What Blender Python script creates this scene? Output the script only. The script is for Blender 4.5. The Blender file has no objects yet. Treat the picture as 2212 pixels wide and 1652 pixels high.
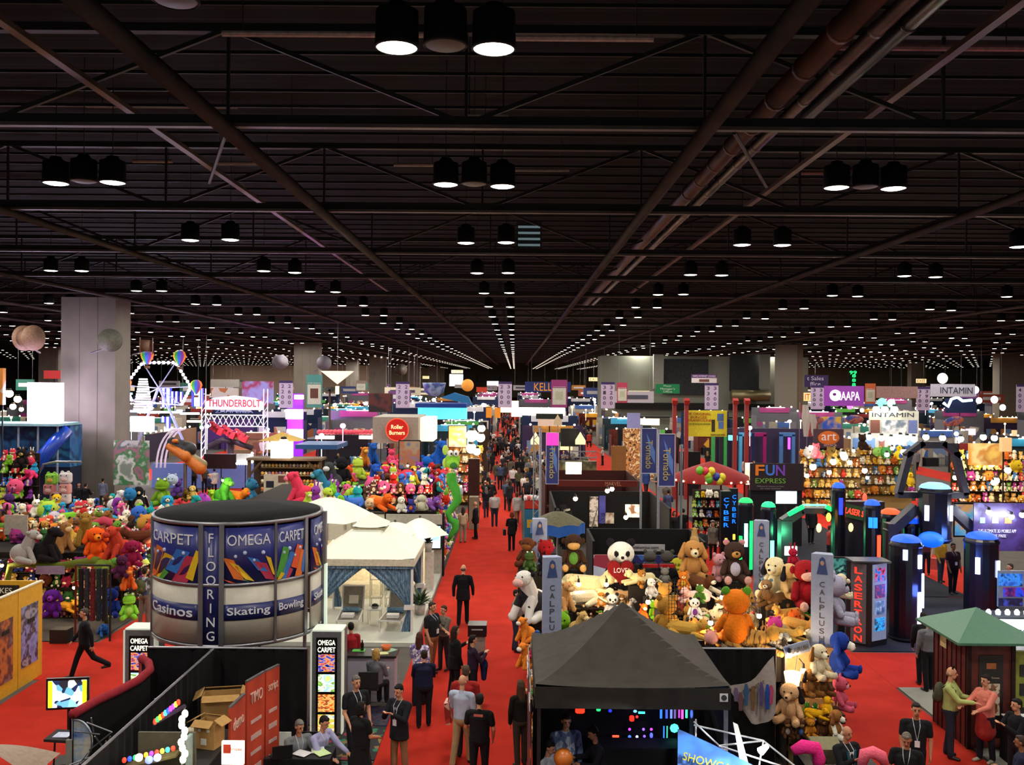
import bpy,bmesh,math,random
import numpy as np
from mathutils import Vector,Matrix,Euler
R=math.radians
random.seed(7)
SC=bpy.context.scene
COL=SC.collection
# ---------------------------------------------------------------- camera, world, exposure
F,W,H=2000.0,2212.0,1652.0
CH=7.65
cam=bpy.data.cameras.new('camera');camo=bpy.data.objects.new('camera',cam);COL.objects.link(camo)
cam.sensor_fit='HORIZONTAL';cam.sensor_width=36;cam.lens=36*F/W
cam.clip_start=.1;cam.clip_end=900
_rot=Matrix.Rotation(R(.17),3,'Z')@Matrix.Rotation(R(90-.17),3,'X')@Matrix.Rotation(R(.45),3,'Z')
camo.matrix_world=Matrix.Translation((0,0,CH))@_rot.to_4x4()
SC.camera=camo
SC.view_settings.view_transform='Standard';SC.view_settings.look='None'
SC.view_settings.gamma=1;SC.view_settings.exposure=0.0;SC.view_settings.use_curve_mapping=False
SC.cycles.max_bounces=4;SC.cycles.diffuse_bounces=2;SC.cycles.glossy_bounces=2;SC.cycles.transmission_bounces=3
SC.cycles.transparent_max_bounces=6
SC.cycles.use_light_tree=True;SC.cycles.sample_clamp_indirect=3.0;SC.cycles.sample_clamp_direct=20
SC.cycles.caustics_reflective=False;SC.cycles.caustics_refractive=False
SC.cycles.use_denoising=True;SC.cycles.use_adaptive_sampling=True;SC.cycles.adaptive_threshold=.03
wd=bpy.data.worlds.new('world');SC.world=wd;wd.use_nodes=True
wb=wd.node_tree.nodes['Background'];wb.inputs[0].default_value=(.95,.9,.84,1);wb.inputs[1].default_value=.14

def ray(px,py):
    return _rot @Vector(((px-W/2)/F,-(py-H/2)/F,-1))
def P(px,py,D):
    d=ray(px,py);return Vector((0,0,CH))+d*(D/d.y)
def G(px,py,z=0.):
    d=ray(px,py);return Vector((0,0,CH))+d*((z-CH)/d.z)

# ---------------------------------------------------------------- materials
_M={}
def srgb(c):
    if isinstance(c,str):
        c=[int(c[i:i+2],16)/255 for i in (0,2,4)]
    return [(x/12.92 if x <=.04045 else ((x+.055)/1.055)**2.4)for x in c]
def M(c,rough=.7,metal=0.,emit=0.,var=.12,scale=12.,bump=0.,ec=None):
    """procedural material: base colour with noise variation"""
    key=('m',str(c),rough,metal,emit,var,scale,bump,str(ec))
    if key in _M:return _M[key]
    m=bpy.data.materials.new('surface');m.use_nodes=True;nt=m.node_tree;b=nt.nodes['Principled BSDF']
    col=srgb(c)
    b.inputs['Roughness'].default_value=rough;b.inputs['Metallic'].default_value=metal
    if rough>.6:b.inputs['Specular IOR Level'].default_value=.25
    if var>0:
        n=nt.nodes.new('ShaderNodeTexNoise');n.inputs['Scale'].default_value=scale;n.inputs['Detail'].default_value=2
        tc=nt.nodes.new('ShaderNodeTexCoord');nt.links.new(tc.outputs['Object'],n.inputs['Vector'])
        r=nt.nodes.new('ShaderNodeValToRGB')
        r.color_ramp.elements[0].position=.3;r.color_ramp.elements[1].position=.7
        r.color_ramp.elements[0].color=(*[x*(1-var)for x in col],1)
        r.color_ramp.elements[1].color=(*[min(1,x*(1+var)+.002)for x in col],1)
        nt.links.new(n.outputs['Fac'],r.inputs['Fac']);nt.links.new(r.outputs['Color'],b.inputs['Base Color'])
        if bump:
            bp=nt.nodes.new('ShaderNodeBump');bp.inputs['Strength'].default_value=bump;bp.inputs['Distance'].default_value=.02
            nt.links.new(n.outputs['Fac'],bp.inputs['Height']);nt.links.new(bp.outputs['Normal'],b.inputs['Normal'])
    else:
        b.inputs['Base Color'].default_value=(*col,1)
    if emit:
        b.inputs['Emission Color'].default_value=(*(srgb(ec)if ec else col),1);b.inputs['Emission Strength'].default_value=emit
    _M[key]=m;return m
def PIC(cols,scale=3.,emit=0.,kind='v',seed=0.,rough=.4,stretch=(1,1,1)):
    """printed picture: patches of several colours"""
    key=('p',tuple(cols),scale,emit,kind,seed,rough,stretch)
    if key in _M:return _M[key]
    m=bpy.data.materials.new('printed_picture');m.use_nodes=True;nt=m.node_tree;b=nt.nodes['Principled BSDF']
    tc=nt.nodes.new('ShaderNodeTexCoord');mp=nt.nodes.new('ShaderNodeMapping')
    mp.inputs['Location'].default_value=(seed*3.7,seed*1.3,seed*2.1);mp.inputs['Scale'].default_value=stretch
    nt.links.new(tc.outputs['Object'],mp.inputs['Vector'])
    if kind=='v':
        n=nt.nodes.new('ShaderNodeTexVoronoi');n.inputs['Scale'].default_value=scale;out=n.outputs['Color']
        s=nt.nodes.new('ShaderNodeSeparateColor');nt.links.new(out,s.inputs[0]);out=s.outputs[0]
    else:
        n=nt.nodes.new('ShaderNodeTexNoise');n.inputs['Scale'].default_value=scale;n.inputs['Detail'].default_value=3;out=n.outputs['Fac']
    nt.links.new(mp.outputs['Vector'],n.inputs['Vector'])
    r=nt.nodes.new('ShaderNodeValToRGB');r.color_ramp.interpolation='CONSTANT' if kind=='v' else 'EASE'
    k=len(cols);lo,hi=(0,1)if kind=='v' else (.33,.67)
    for i,c in enumerate(cols):
        p=lo+(hi-lo)*i/(k if kind=='v' else max(1,k-1))
        e=r.color_ramp.elements[i]if i<2 else r.color_ramp.elements.new(min(1,p))
        e.position=min(1,p);e.color=(*srgb(c),1)
    nt.links.new(out,r.inputs['Fac']);nt.links.new(r.outputs['Color'],b.inputs['Base Color'])
    b.inputs['Roughness'].default_value=rough
    if emit:
        nt.links.new(r.outputs['Color'],b.inputs['Emission Color']);b.inputs['Emission Strength'].default_value=emit
    _M[key]=m;return m
def E(c,s=3.):return M(c,rough=.5,emit=s,var=0.,ec=c)

# ---------------------------------------------------------------- mesh building
class B:
    def __init__(self):self.v=[];self.f=[];self.mi=[];self.c=0
    def mat(self,i):self.c=i;return self
    def add(self,vs,fs):
        o=len(self.v);self.v+=[tuple(x)for x in vs];self.f+=[tuple(o+i for i in q)for q in fs];self.mi+=[self.c]*len(fs);return self
    def box(self,x,y,z,sx,sy,sz,rz=0.,ry=0.,rx=0.):
        m=Euler((rx,ry,rz)).to_matrix()
        vs=[m @Vector((a*sx/2,b*sy/2,c*sz/2))+Vector((x,y,z))for a in (-1,1)for b in (-1,1)for c in (-1,1)]
        return self.add(vs,[(0,1,3,2),(4,6,7,5),(0,4,5,1),(2,3,7,6),(0,2,6,4),(1,5,7,3)])
    def tube(self,p0,p1,r0,r1=None,n=8,cap=True):
        p0=Vector(p0);p1=Vector(p1);r1=r0 if r1 is None else r1
        d=(p1-p0).normalized();a=d.orthogonal().normalized();b=d.cross(a)
        vs=[]
        for p,r in ((p0,r0),(p1,r1)):
            vs+=[p+(a*math.cos(t)+b*math.sin(t))*r for t in [2*math.pi*i/n for i in range(n)]]
        fs=[(i,(i+1)%n,n+(i+1)%n,n+i)for i in range(n)]
        if cap:fs+=[tuple(range(n-1,-1,-1)),tuple(range(n,2*n))]
        return self.add(vs,fs)
    def path(self,pts,r,n=6):
        """one continuous swept tube; r a number or a list"""
        pts=[Vector(p)for p in pts];k=len(pts);rr=r if isinstance(r,(list,tuple))else [r]*k
        vs=[];a=None
        for i,p in enumerate(pts):
            d=(pts[min(k-1,i+1)]-pts[max(0,i-1)]).normalized()
            a=d.orthogonal().normalized()if a is None else (a-d*a.dot(d)).normalized()
            b=d.cross(a)
            vs+=[p+(a*math.cos(t)+b*math.sin(t))*rr[i]for t in [2*math.pi*j/n for j in range(n)]]
        fs=[(i*n+j,i*n+(j+1)%n,(i+1)*n+(j+1)%n,(i+1)*n+j)for i in range(k-1)for j in range(n)]
        fs+=[tuple(range(n-1,-1,-1)),tuple(range((k-1)*n,k*n))]
        return self.add(vs,fs)
    def ell(self,c,r,seg=12,rings=8,rot=None):
        c=Vector(c);r=(r,r,r)if not isinstance(r,(tuple,list))else r
        m=Euler(rot).to_matrix()if rot else Matrix.Identity(3)
        vs=[m @Vector((0,0,r[2]))+c]
        for i in range(1,rings):
            t=math.pi*i/rings
            vs+=[m @Vector((r[0]*math.sin(t)*math.cos(u),r[1]*math.sin(t)*math.sin(u),r[2]*math.cos(t)))+c for u in [2*math.pi*j/seg for j in range(seg)]]
        vs.append(m @Vector((0,0,-r[2]))+c)
        fs=[(0,1+j,1+(j+1)%seg)for j in range(seg)]
        for i in range(rings-2):
            fs+=[(1+i*seg+j,1+(i+1)*seg+j,1+(i+1)*seg+(j+1)%seg,1+i*seg+(j+1)%seg)for j in range(seg)]
        l=len(vs)-1;o=1+(rings-2)*seg
        fs+=[(l,o+(j+1)%seg,o+j)for j in range(seg)]
        return self.add(vs,fs)
    def lathe(self,prof,x=0,y=0,z=0,n=24,a0=0,a1=360):
        full=abs(a1-a0)>=359.9;k=n if full else n+1
        vs=[]
        for r,h in prof:
            vs+=[(x+r*math.cos(R(a0+(a1-a0)*j/n)),y+r*math.sin(R(a0+(a1-a0)*j/n)),z+h)for j in range(k)]
        fs=[]
        for i in range(len(prof)-1):
            for j in range(n):
                q=(j+1)%k
                fs.append((i*k+j,i*k+q,(i+1)*k+q,(i+1)*k+j))
        return self.add(vs,fs)
    def prism(self,poly,h,axis='z',off=0.):
        """poly 2-D, extruded from off to off+h along axis (y: poly is x,z)"""
        n=len(poly)
        if axis=='z':f=lambda a,b,t:(a,b,t)
        elif axis=='y':f=lambda a,b,t:(a,t,b)
        else:f=lambda a,b,t:(t,a,b)
        vs=[f(a,b,off)for a,b in poly]+[f(a,b,off+h)for a,b in poly]
        fs=[tuple(range(n)),tuple(range(2*n-1,n-1,-1))]+[(i,(i+1)%n,n+(i+1)%n,n+i)for i in range(n)]
        return self.add(vs,fs)
    def mesh(self,name,smooth=False):
        me=bpy.data.meshes.new(name);me.from_pydata(self.v,[],self.f)
        bm=bmesh.new();bm.from_mesh(me);bmesh.ops.recalc_face_normals(bm,faces=bm.faces)
        bm.faces.ensure_lookup_table()
        for i,f in enumerate(bm.faces):f.material_index=self.mi[i];f.smooth=smooth
        bm.to_mesh(me);bm.free();return me
    def obj(self,name,mats,parent=None,smooth=False,loc=(0,0,0),rot=(0,0,0),**kw):
        me=self.mesh(name,smooth)
        for m in (mats if isinstance(mats,(list,tuple))else [mats]):me.materials.append(m)
        o=bpy.data.objects.new(name,me);COL.objects.link(o);o.location=loc;o.rotation_euler=rot
        if parent:o.parent=parent
        if kw.get('label'):tag(o,kw['label'],kw.get('cat'),kw.get('group'))
        if kw.get('kind'):o['kind']=kw['kind']
        return o
def tag(o,label,cat=None,group=None,kind=None):
    o['label']=label
    if cat:o['category']=cat
    if group:o['group']=group
    if kind:o['kind']=kind
    return o
def thing(name,label,cat,loc=(0,0,0),rz=0.,group=None,scale=1.):
    o=bpy.data.objects.new(name,None);o.empty_display_size=.1;COL.objects.link(o);o.location=loc;o.rotation_euler=(0,0,rz);o.scale=(scale,)*3
    return tag(o,label,cat,group)
def copy_tree(o,parent=None):
    c=o.copy();COL.objects.link(c)
    if parent:c.parent=parent
    for ch in o.children:copy_tree(ch,c)
    return c
def text(s,size,m,parent=None,loc=(0,0,0),rot=(math.pi/2,0,0),name='lettering',ext=.006,align='CENTER',warp=None,sp=1.,bold=0.,shear=0.,fit=None,lsp=1.):
    cu=bpy.data.curves.new('t','FONT');cu.body=s;cu.size=size;cu.extrude=ext;cu.align_x=align;cu.align_y='CENTER'
    cu.space_character=sp;cu.offset=bold;cu.shear=shear;cu.resolution_u=3;cu.space_line=lsp
    to=bpy.data.objects.new('t',cu);COL.objects.link(to)
    me=bpy.data.meshes.new_from_object(to.evaluated_get(bpy.context.evaluated_depsgraph_get()));bpy.data.objects.remove(to)
    xs=[v.co.x for v in me.vertices];ys=[v.co.y for v in me.vertices]
    if fit and xs:
        k=fit[0]/(max(xs)-min(xs))if fit[0]else 1;q=fit[1]/(max(ys)-min(ys))if fit[1]else 1
        cx=(max(xs)+min(xs))/2;cy=(max(ys)+min(ys))/2
        for v in me.vertices:v.co.x=(v.co.x-cx)*k;v.co.y=(v.co.y-cy)*q
    if warp:
        for v in me.vertices:v.co=warp(v.co)
    me.materials.clear();me.materials.append(m)
    o=bpy.data.objects.new(name,me);COL.objects.link(o);o.location=loc;o.rotation_euler=rot
    if parent:o.parent=parent
    return o

# ---------------------------------------------------------------- shell of the hall
HZ=CH
def struct(b,name,m,**k):return b.obj(name,m,kind='structure',**k)
CEIL=CH+7.4;FAR=400.
flo=M('8a8884',rough=.95,var=.1,scale=3)
def carpet(c,var=.1):
    key=('c',c)
    if key in _M:return _M[key]
    m=M(c,rough=.96,var=var,scale=1.7).copy();nt=m.node_tree;b=nt.nodes['Principled BSDF'];b.inputs['Specular IOR Level'].default_value=.1
    n=nt.nodes.new('ShaderNodeTexNoise');n.inputs['Scale'].default_value=220;n.inputs['Detail'].default_value=2
    tc=nt.nodes['Texture Coordinate'];nt.links.new(tc.outputs['Object'],n.inputs['Vector'])
    bp=nt.nodes.new('ShaderNodeBump');bp.inputs['Strength'].default_value=.35;bp.inputs['Distance'].default_value=.01
    nt.links.new(n.outputs['Fac'],bp.inputs['Height']);nt.links.new(bp.outputs['Normal'],b.inputs['Normal'])
    _M[key]=m;return m
REDC=carpet('b42b1d');GREYC=carpet('45423f');DARKC=carpet('2a2b33');LGREYC=carpet('8d8c82')
b=B();b.box(0,FAR/2+2,-.1,300,FAR-2,.2);struct(b,'floor',carpet('5a5550'))
AX=[-1.15+9.14*k for k in range(-9,13)]
for i,x in enumerate(AX):                                   # red runner carpet of every aisle
    w=3.2 if x>-30 else 3.0
    b=B();b.box(x,205,.006,w,392,.012)
    struct(b,'floor_aisle_carpet',REDC)
b=B()
b.box(-46,24.9,.005,68.2,3.3,.01);struct(b,'floor_cross_aisle_carpet',REDC)
b=B();b.box(28.5,24.7,.005,37.8,3.0,.01);struct(b,'floor_cross_aisle_carpet',REDC)
# booth carpets
for (x0,x1,y0,y1,m)in [(-21,-12.0,26.6,44,GREYC),(9.66,14,12,23.2,LGREYC),(9.66,30,26.3,33,DARKC),(9.7,16.3,33.1,52,DARKC),
                            (-8.85,-2.75,36.4,60,GREYC),(.42,6.45,8,60,GREYC),(8.95-2.5,6.46,8,9,GREYC)]:
    b=B();b.box((x0+x1)/2,(y0+y1)/2,.02,x1-x0,y1-y0,.012);struct(b,'floor_booth_carpet',m)
b=B();b.box(0,FAR/2,CEIL+.05,300,FAR+10,.1);
cm=M('0d0c0c',rough=.9,var=0).copy();nt=cm.node_tree;bs=nt.nodes['Principled BSDF']
wv=nt.nodes.new('ShaderNodeTexWave');wv.bands_direction='Y';wv.inputs['Scale'].default_value=.55;wv.inputs['Distortion'].default_value=.4
tc=nt.nodes.new('ShaderNodeTexCoord');nt.links.new(tc.outputs['Object'],wv.inputs['Vector'])
rp=nt.nodes.new('ShaderNodeValToRGB');rp.color_ramp.elements[0].position=.9;rp.color_ramp.elements[0].color=(.002,.002,.002,1);rp.color_ramp.elements[1].color=(.013,.012,.012,1)
nt.links.new(wv.outputs['Color'],rp.inputs['Fac']);nt.links.new(rp.outputs['Color'],bs.inputs['Base Color'])
struct(b,'ceiling',cm)
b=B();b.box(0,FAR,CEIL/2,300,.4,CEIL)
struct(b,'wall_back',M('a3977c',rough=.9,var=.15,scale=.15))
BLK=M('100e0c',rough=.6,var=.3,scale=2);STEEL=M('342d28',rough=.55,metal=.3,var=.35,scale=.8)
BROWN=M('4a2a1c',rough=.5,metal=.2,var=.4,scale=1.1);ALU=M('8b8b90',rough=.35,metal=.8,var=.15,scale=2)
GALV=M('6e6a68',rough=.4,metal=.7,var=.3,scale=1.5)
HT=CH+4.8
for k in range(28):                                          # steel trusses across the hall
    y=17.8+8.95*k;b=B();n=26 if k<8 else 30
    b.box(0,y,HT+.04,260,.16,.07);b.mat(1);b.box(0,y,HT+.17,260,.05,.16)
    b.box(0,y,HT+1.9,260,.2,.16)
    if k<9:
        hw=20+k*7;x=-hw+3.6
        xs=[3.6+4.575*j for j in range(-int(hw/4.5),int(hw/4.5)+1)]
        for j,xx in enumerate(xs[:-1]):
            b.tube((xx,y,HT+.1 if j %2 else HT+1.9),(xs[j+1],y,HT+1.9 if j %2 else HT+.1),.06,n=4)
            b.tube((xx,y,HT+.1),(xx,y,HT+1.9),.04,n=4)
    struct(b,'ceiling_beam',[M('5a5552',rough=.5,metal=.3,var=.3,scale=1.2),M('0d0c0b',rough=.6,metal=.1,var=.3,scale=1.2)])  # bottom chord paler: its lit line is put into the colour
b=B()
for j in range(60):
    y=8+1.28*j;b.box(0,y,CEIL-.55,120,.05,.07)
struct(b,'ceiling_joists',M('12100f',rough=.6,metal=.2))
for j in range(-7,9):
    x=3.6+9.15*j
    if j==2:continue
    b=B();r=.155 if j in (-1,0)else .12
    b.path([(x,6,HT-.05),(x,330,HT-.05)],r,n=12)
    b.obj('ceiling_pipe',STEEL,smooth=True,label='long grey steel tube running the hall under the trusses',cat='ceiling tube',group='main grey tubes under the hall ceiling')
def longpipe(x,z,r,m,y0,y1,label,rings=0):
    o=thing('ceiling_duct',label,'ceiling pipe',(x,y0,z))
    B().path([(0,0,0),(0,y1-y0,0)],r,n=12).obj('pipe',m,o,smooth=True)
    for i in range(rings):
        B().tube((0,1.2+i*1.8,0),(0,1.32+i*1.8,0),r*1.12,n=12).obj('coupling',m,o,smooth=True)
longpipe(5.05,CH+5.5,.2,BROWN,6,70,'thick rust-brown pipe running lengthwise overhead',12)
longpipe(5.6,CH+5.5,.12,GALV,6,70,'thinner metallic pipe beside the thick rust-brown pipe',14)
longpipe(6.1,CH+5.6,.14,M('3a3a3c',rough=.3,metal=.6),6,19.5,'short dark pipe ending in a valve near the rust-brown pipe',5)
for x,y0,y1,lb in ((7.25,7,60,'slim brown conduit tray running beyond the rust-brown pipe'),(-8.0,9,60,'slim brown conduit tray high above the toy booths')):
    o=thing('cable_tray',lb,'cable tray',(x,y0,CH+5.5));B().box(0,(y1-y0)/2,0,.16,y1-y0,.1).obj('tray',M('5d4a40',rough=.5,metal=.3,var=.4,scale=.7),o)
for s,lb in ((-1,'diagonal brace bar under the trusses, darker one over the drum sign'),(1,'diagonal brace bar crossing the rust-brown pipe')):
    x0=-5.6 if s<0 else 4.2
    B().tube((x0,17.9,HT),(x0-s*-1.9 if s>0 else x0-1.9,22.6,HT-.05),.04,n=6).obj('brace_bar',STEEL,label=lb,cat='brace')
# louvre vent and hanging crosswise pipes high in the structure
o=thing('ceiling_vent','pale louvred vent panel high between the trusses','vent',P(1143,508,40),0)
b=B()
for i in range(4):b.box(0,0,-.42+i*.26,.95,.05,.09)
b.obj('slats',M('86a2aa',emit=.35,ec='86a2aa',var=0),o);B().box(0,.05,0,1.1,.04,1.2).obj('panel',M('2a3234'),o)
for i,(px,py,D,w,c)in enumerate([(1230,83,16,2.9,'b09a92'),(700,68,16,3.6,'b09a92'),(2020,92,16,3.4,'9a6a6a'),(1050,240,19,.9,'a09890'),(130,214,24,6.5,'6a5c50'),(330,214,24,4,'6a5c50'),
          (1790,360,26,1.2,'7c5048'),(890,340,27,1.3,'84706a'),(300,330,27,1.2,'8a7a74'),(500,332,27,1.8,'8a7a74'),(1150,345,27,2.3,'6a6460'),(1220,218,21,4.6,'6a6460'),(800,215,21,5.4,'7a746a'),(1980,222,22,1.2,'a0704a'),(2060,224,23,1.0,'7a6a60')]):
    p=P(px,py,D);p.y+=.13*i;o=thing('sprinkler_pipe','short pale crosswise pipe hung between the trusses','pipe',p,0,'short crosswise pipes between the trusses');B().tube((-w/2,0,0),(w/2,0,0),.055,n=8).obj('pipe',M(c,rough=.5,var=.2),o)
    for s in (-1,1):B().tube((s*w*.4,0,0),(s*w*.4,0,CEIL-p.z),.01,n=4).obj('hanger',BLK,o)
# ---------------------------------------------------------------- high-bay lamps
def lamp_proto(unlit=False):
    o=thing('high_bay_lamp','lit round high-bay lamp hanging under the black ceiling','ceiling lamp',(0,0,0),0,'lit high-bay lamps of the hall')
    b=B();b.lathe([(.0,.62),(.12,.62),(.16,.55),(.29,.5),(.3,.06),(.31,.02),(.28,.0),(.27,.06)],n=20);b.obj('housing',M('0c0b0b',rough=.7,var=.1),o,smooth=True)
    b=B();b.lathe([(.0,-.015),(.2,-.01),(.28,.015)],n=20);b.obj('lens',M('4a443e',rough=.5,var=0)if unlit else E('fff6e6',11),o,smooth=True)
    B().tube((0,0,.6),(0,0,2.9),.012,n=4).obj('hanger',BLK,o)
    return o
lp=lamp_proto();LZ=CH+4.5
spots=[]
for n in range(42):
    y=12.6+8.92*n
    for m in range(-16,17):
        x=-.98+9.07*m
        if abs(x)>.56*y+2 or abs(x)>135 or (n==0 and m):continue
        if y>107 and 20<x<62 and y<135:pass
        for s in (-1,1):
            spots.append((y*1.0+abs(x)*.3,x+s*.66,y,n,m))
spots.sort();first=True;rest=[]
for i,(_,x,y,n,m)in enumerate(spots):
    if i<296:
        o=lp if first else copy_tree(lp);first=False
        o.location=(x,y,LZ+random.uniform(-.03,.03))
    else:rest.append((x,y))
b=B()
for x,y in rest[:1500]:b.tube((x,y,LZ),(x,y,LZ+.08),.22,n=6)
b.obj('high_bay_lamp_rows',E('fff2e0',1.5),label='distant rows of lit lamps dotting the far ceiling',cat='ceiling lamps',kind='stuff')
un=lamp_proto(True);tag(un,'unlit grey lamp hanging between two lit lamps','ceiling lamp','unlit lamps between lit pairs')
for i,(x,y)in enumerate([(-.98,12.6),(-.98,21.5),(8.09,21.5),(-10.05,21.5),(-4.4,11.9)]):  # last entry is a lamp shape added for a faint flare ring
    o=un if i==0 else copy_tree(un);o.location=(x,y,LZ+.02+(.3 if i>3 else 0))
LP=400.
for n in range(0,13):                                       # the light the lamp pairs give
    y=12.6+8.92*n
    for m in range(-5,6):
        x=-.98+9.07*m
        if abs(x)>.6*y+14:continue
        l=bpy.data.lights.new('lamp_light','AREA');l.shape='DISK';l.size=.9;l.energy=LP;l.color=(1,.93,.84)
        lo=bpy.data.objects.new('lamp_light',l);COL.objects.link(lo);lo.location=(x,y,LZ-.06)
for y,m_ in ((3.7,0),(3.7,-1),(3.7,1),(-5,0)):
    l=bpy.data.lights.new('lamp_light','AREA');l.shape='DISK';l.size=.9;l.energy=LP;l.color=(1,.93,.84)
    lo=bpy.data.objects.new('lamp_light',l);COL.objects.link(lo);lo.location=(-.98+9.07*m_,y,LZ-.06)
for n in range(13,34,3):
    for m in range(-8,9,2):
        l=bpy.data.lights.new('lamp_light','AREA');l.shape='DISK';l.size=3;l.energy=LP*5.5;l.color=(1,.93,.84)
        lo=bpy.data.objects.new('lamp_light',l);COL.objects.link(lo);lo.location=(-.98+9.07*m,12.6+8.92*n,LZ-.06)
# ================================================================ figures: one continuous skin from limbs
def _cap(p0,p1,r0,r1=None):return ('c',Vector(p0),Vector(p1),r0,r0 if r1 is None else r1)
def _el(c,r,rot=None):return ('e',Vector(c),r if isinstance(r,(tuple,list))else (r,r,r),Euler(rot).to_matrix()if rot else Matrix.Identity(3))
def union(prims,vox,smooth=1):
    """prims: list of (tag, shape); returns mesh remeshed to one surface and the tag of every face"""
    b=B()
    for t,s in prims:
        if s[0]=='c':
            n=10
            b.tube(s[1],s[2],s[3],s[4],n=n);
            b.ell(s[1],s[3]*1.0,10,7);b.ell(s[2],s[4]*1.0,10,7)
        else:b.ell(s[1],s[2],16,10,s[3].to_euler())
    me=b.mesh('u');o=bpy.data.objects.new('u',me);COL.objects.link(o)
    m=o.modifiers.new('r','REMESH');m.mode='VOXEL';m.voxel_size=vox;m.adaptivity=0
    if smooth:
        m=o.modifiers.new('s','SMOOTH');m.factor=.5;m.iterations=smooth
    out=bpy.data.meshes.new_from_object(o.evaluated_get(bpy.context.evaluated_depsgraph_get()))
    bpy.data.objects.remove(o);bpy.data.meshes.remove(me)
    n=len(out.polygons);C=np.empty(n*3);out.polygons.foreach_get('center',C);C=C.reshape(-1,3)
    best=np.full(n,1e9);idx=np.zeros(n,int);tags=[]
    for t,s in prims:
        if t not in tags:tags.append(t)
        if s[0]=='c':
            a=np.array(s[1]);d=np.array(s[2])-a;L=max(1e-9,(d*d).sum())
            u=np.clip(((C-a)@d)/L,0,1);q=C-(a+u[:,None]*d)
            dist=np.sqrt((q*q).sum(1))-(s[3]+(s[4]-s[3])*u)
        else:
            m=np.array(s[3]);q=(C-np.array(s[1]))@m;r=np.array(s[2]);k=np.sqrt(((q/r)**2).sum(1));dist=(k-1)*r.min()
        w=dist<best;best[w]=dist[w];idx[w]=tags.index(t)
    out.polygons.foreach_set('material_index',idx.astype(np.int32));out.polygons.foreach_set('use_smooth',np.ones(n,bool))
    return out,tags
def mesh_obj(name,me,mats,parent=None):
    if not len(me.materials):
        for m in mats:me.materials.append(m)
    o=bpy.data.objects.new(name,me);COL.objects.link(o)
    if parent:o.parent=parent
    return o
def relink(o,mats):
    for i,m in enumerate(mats):
        o.material_slots[i].link='OBJECT';o.material_slots[i].material=m

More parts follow.
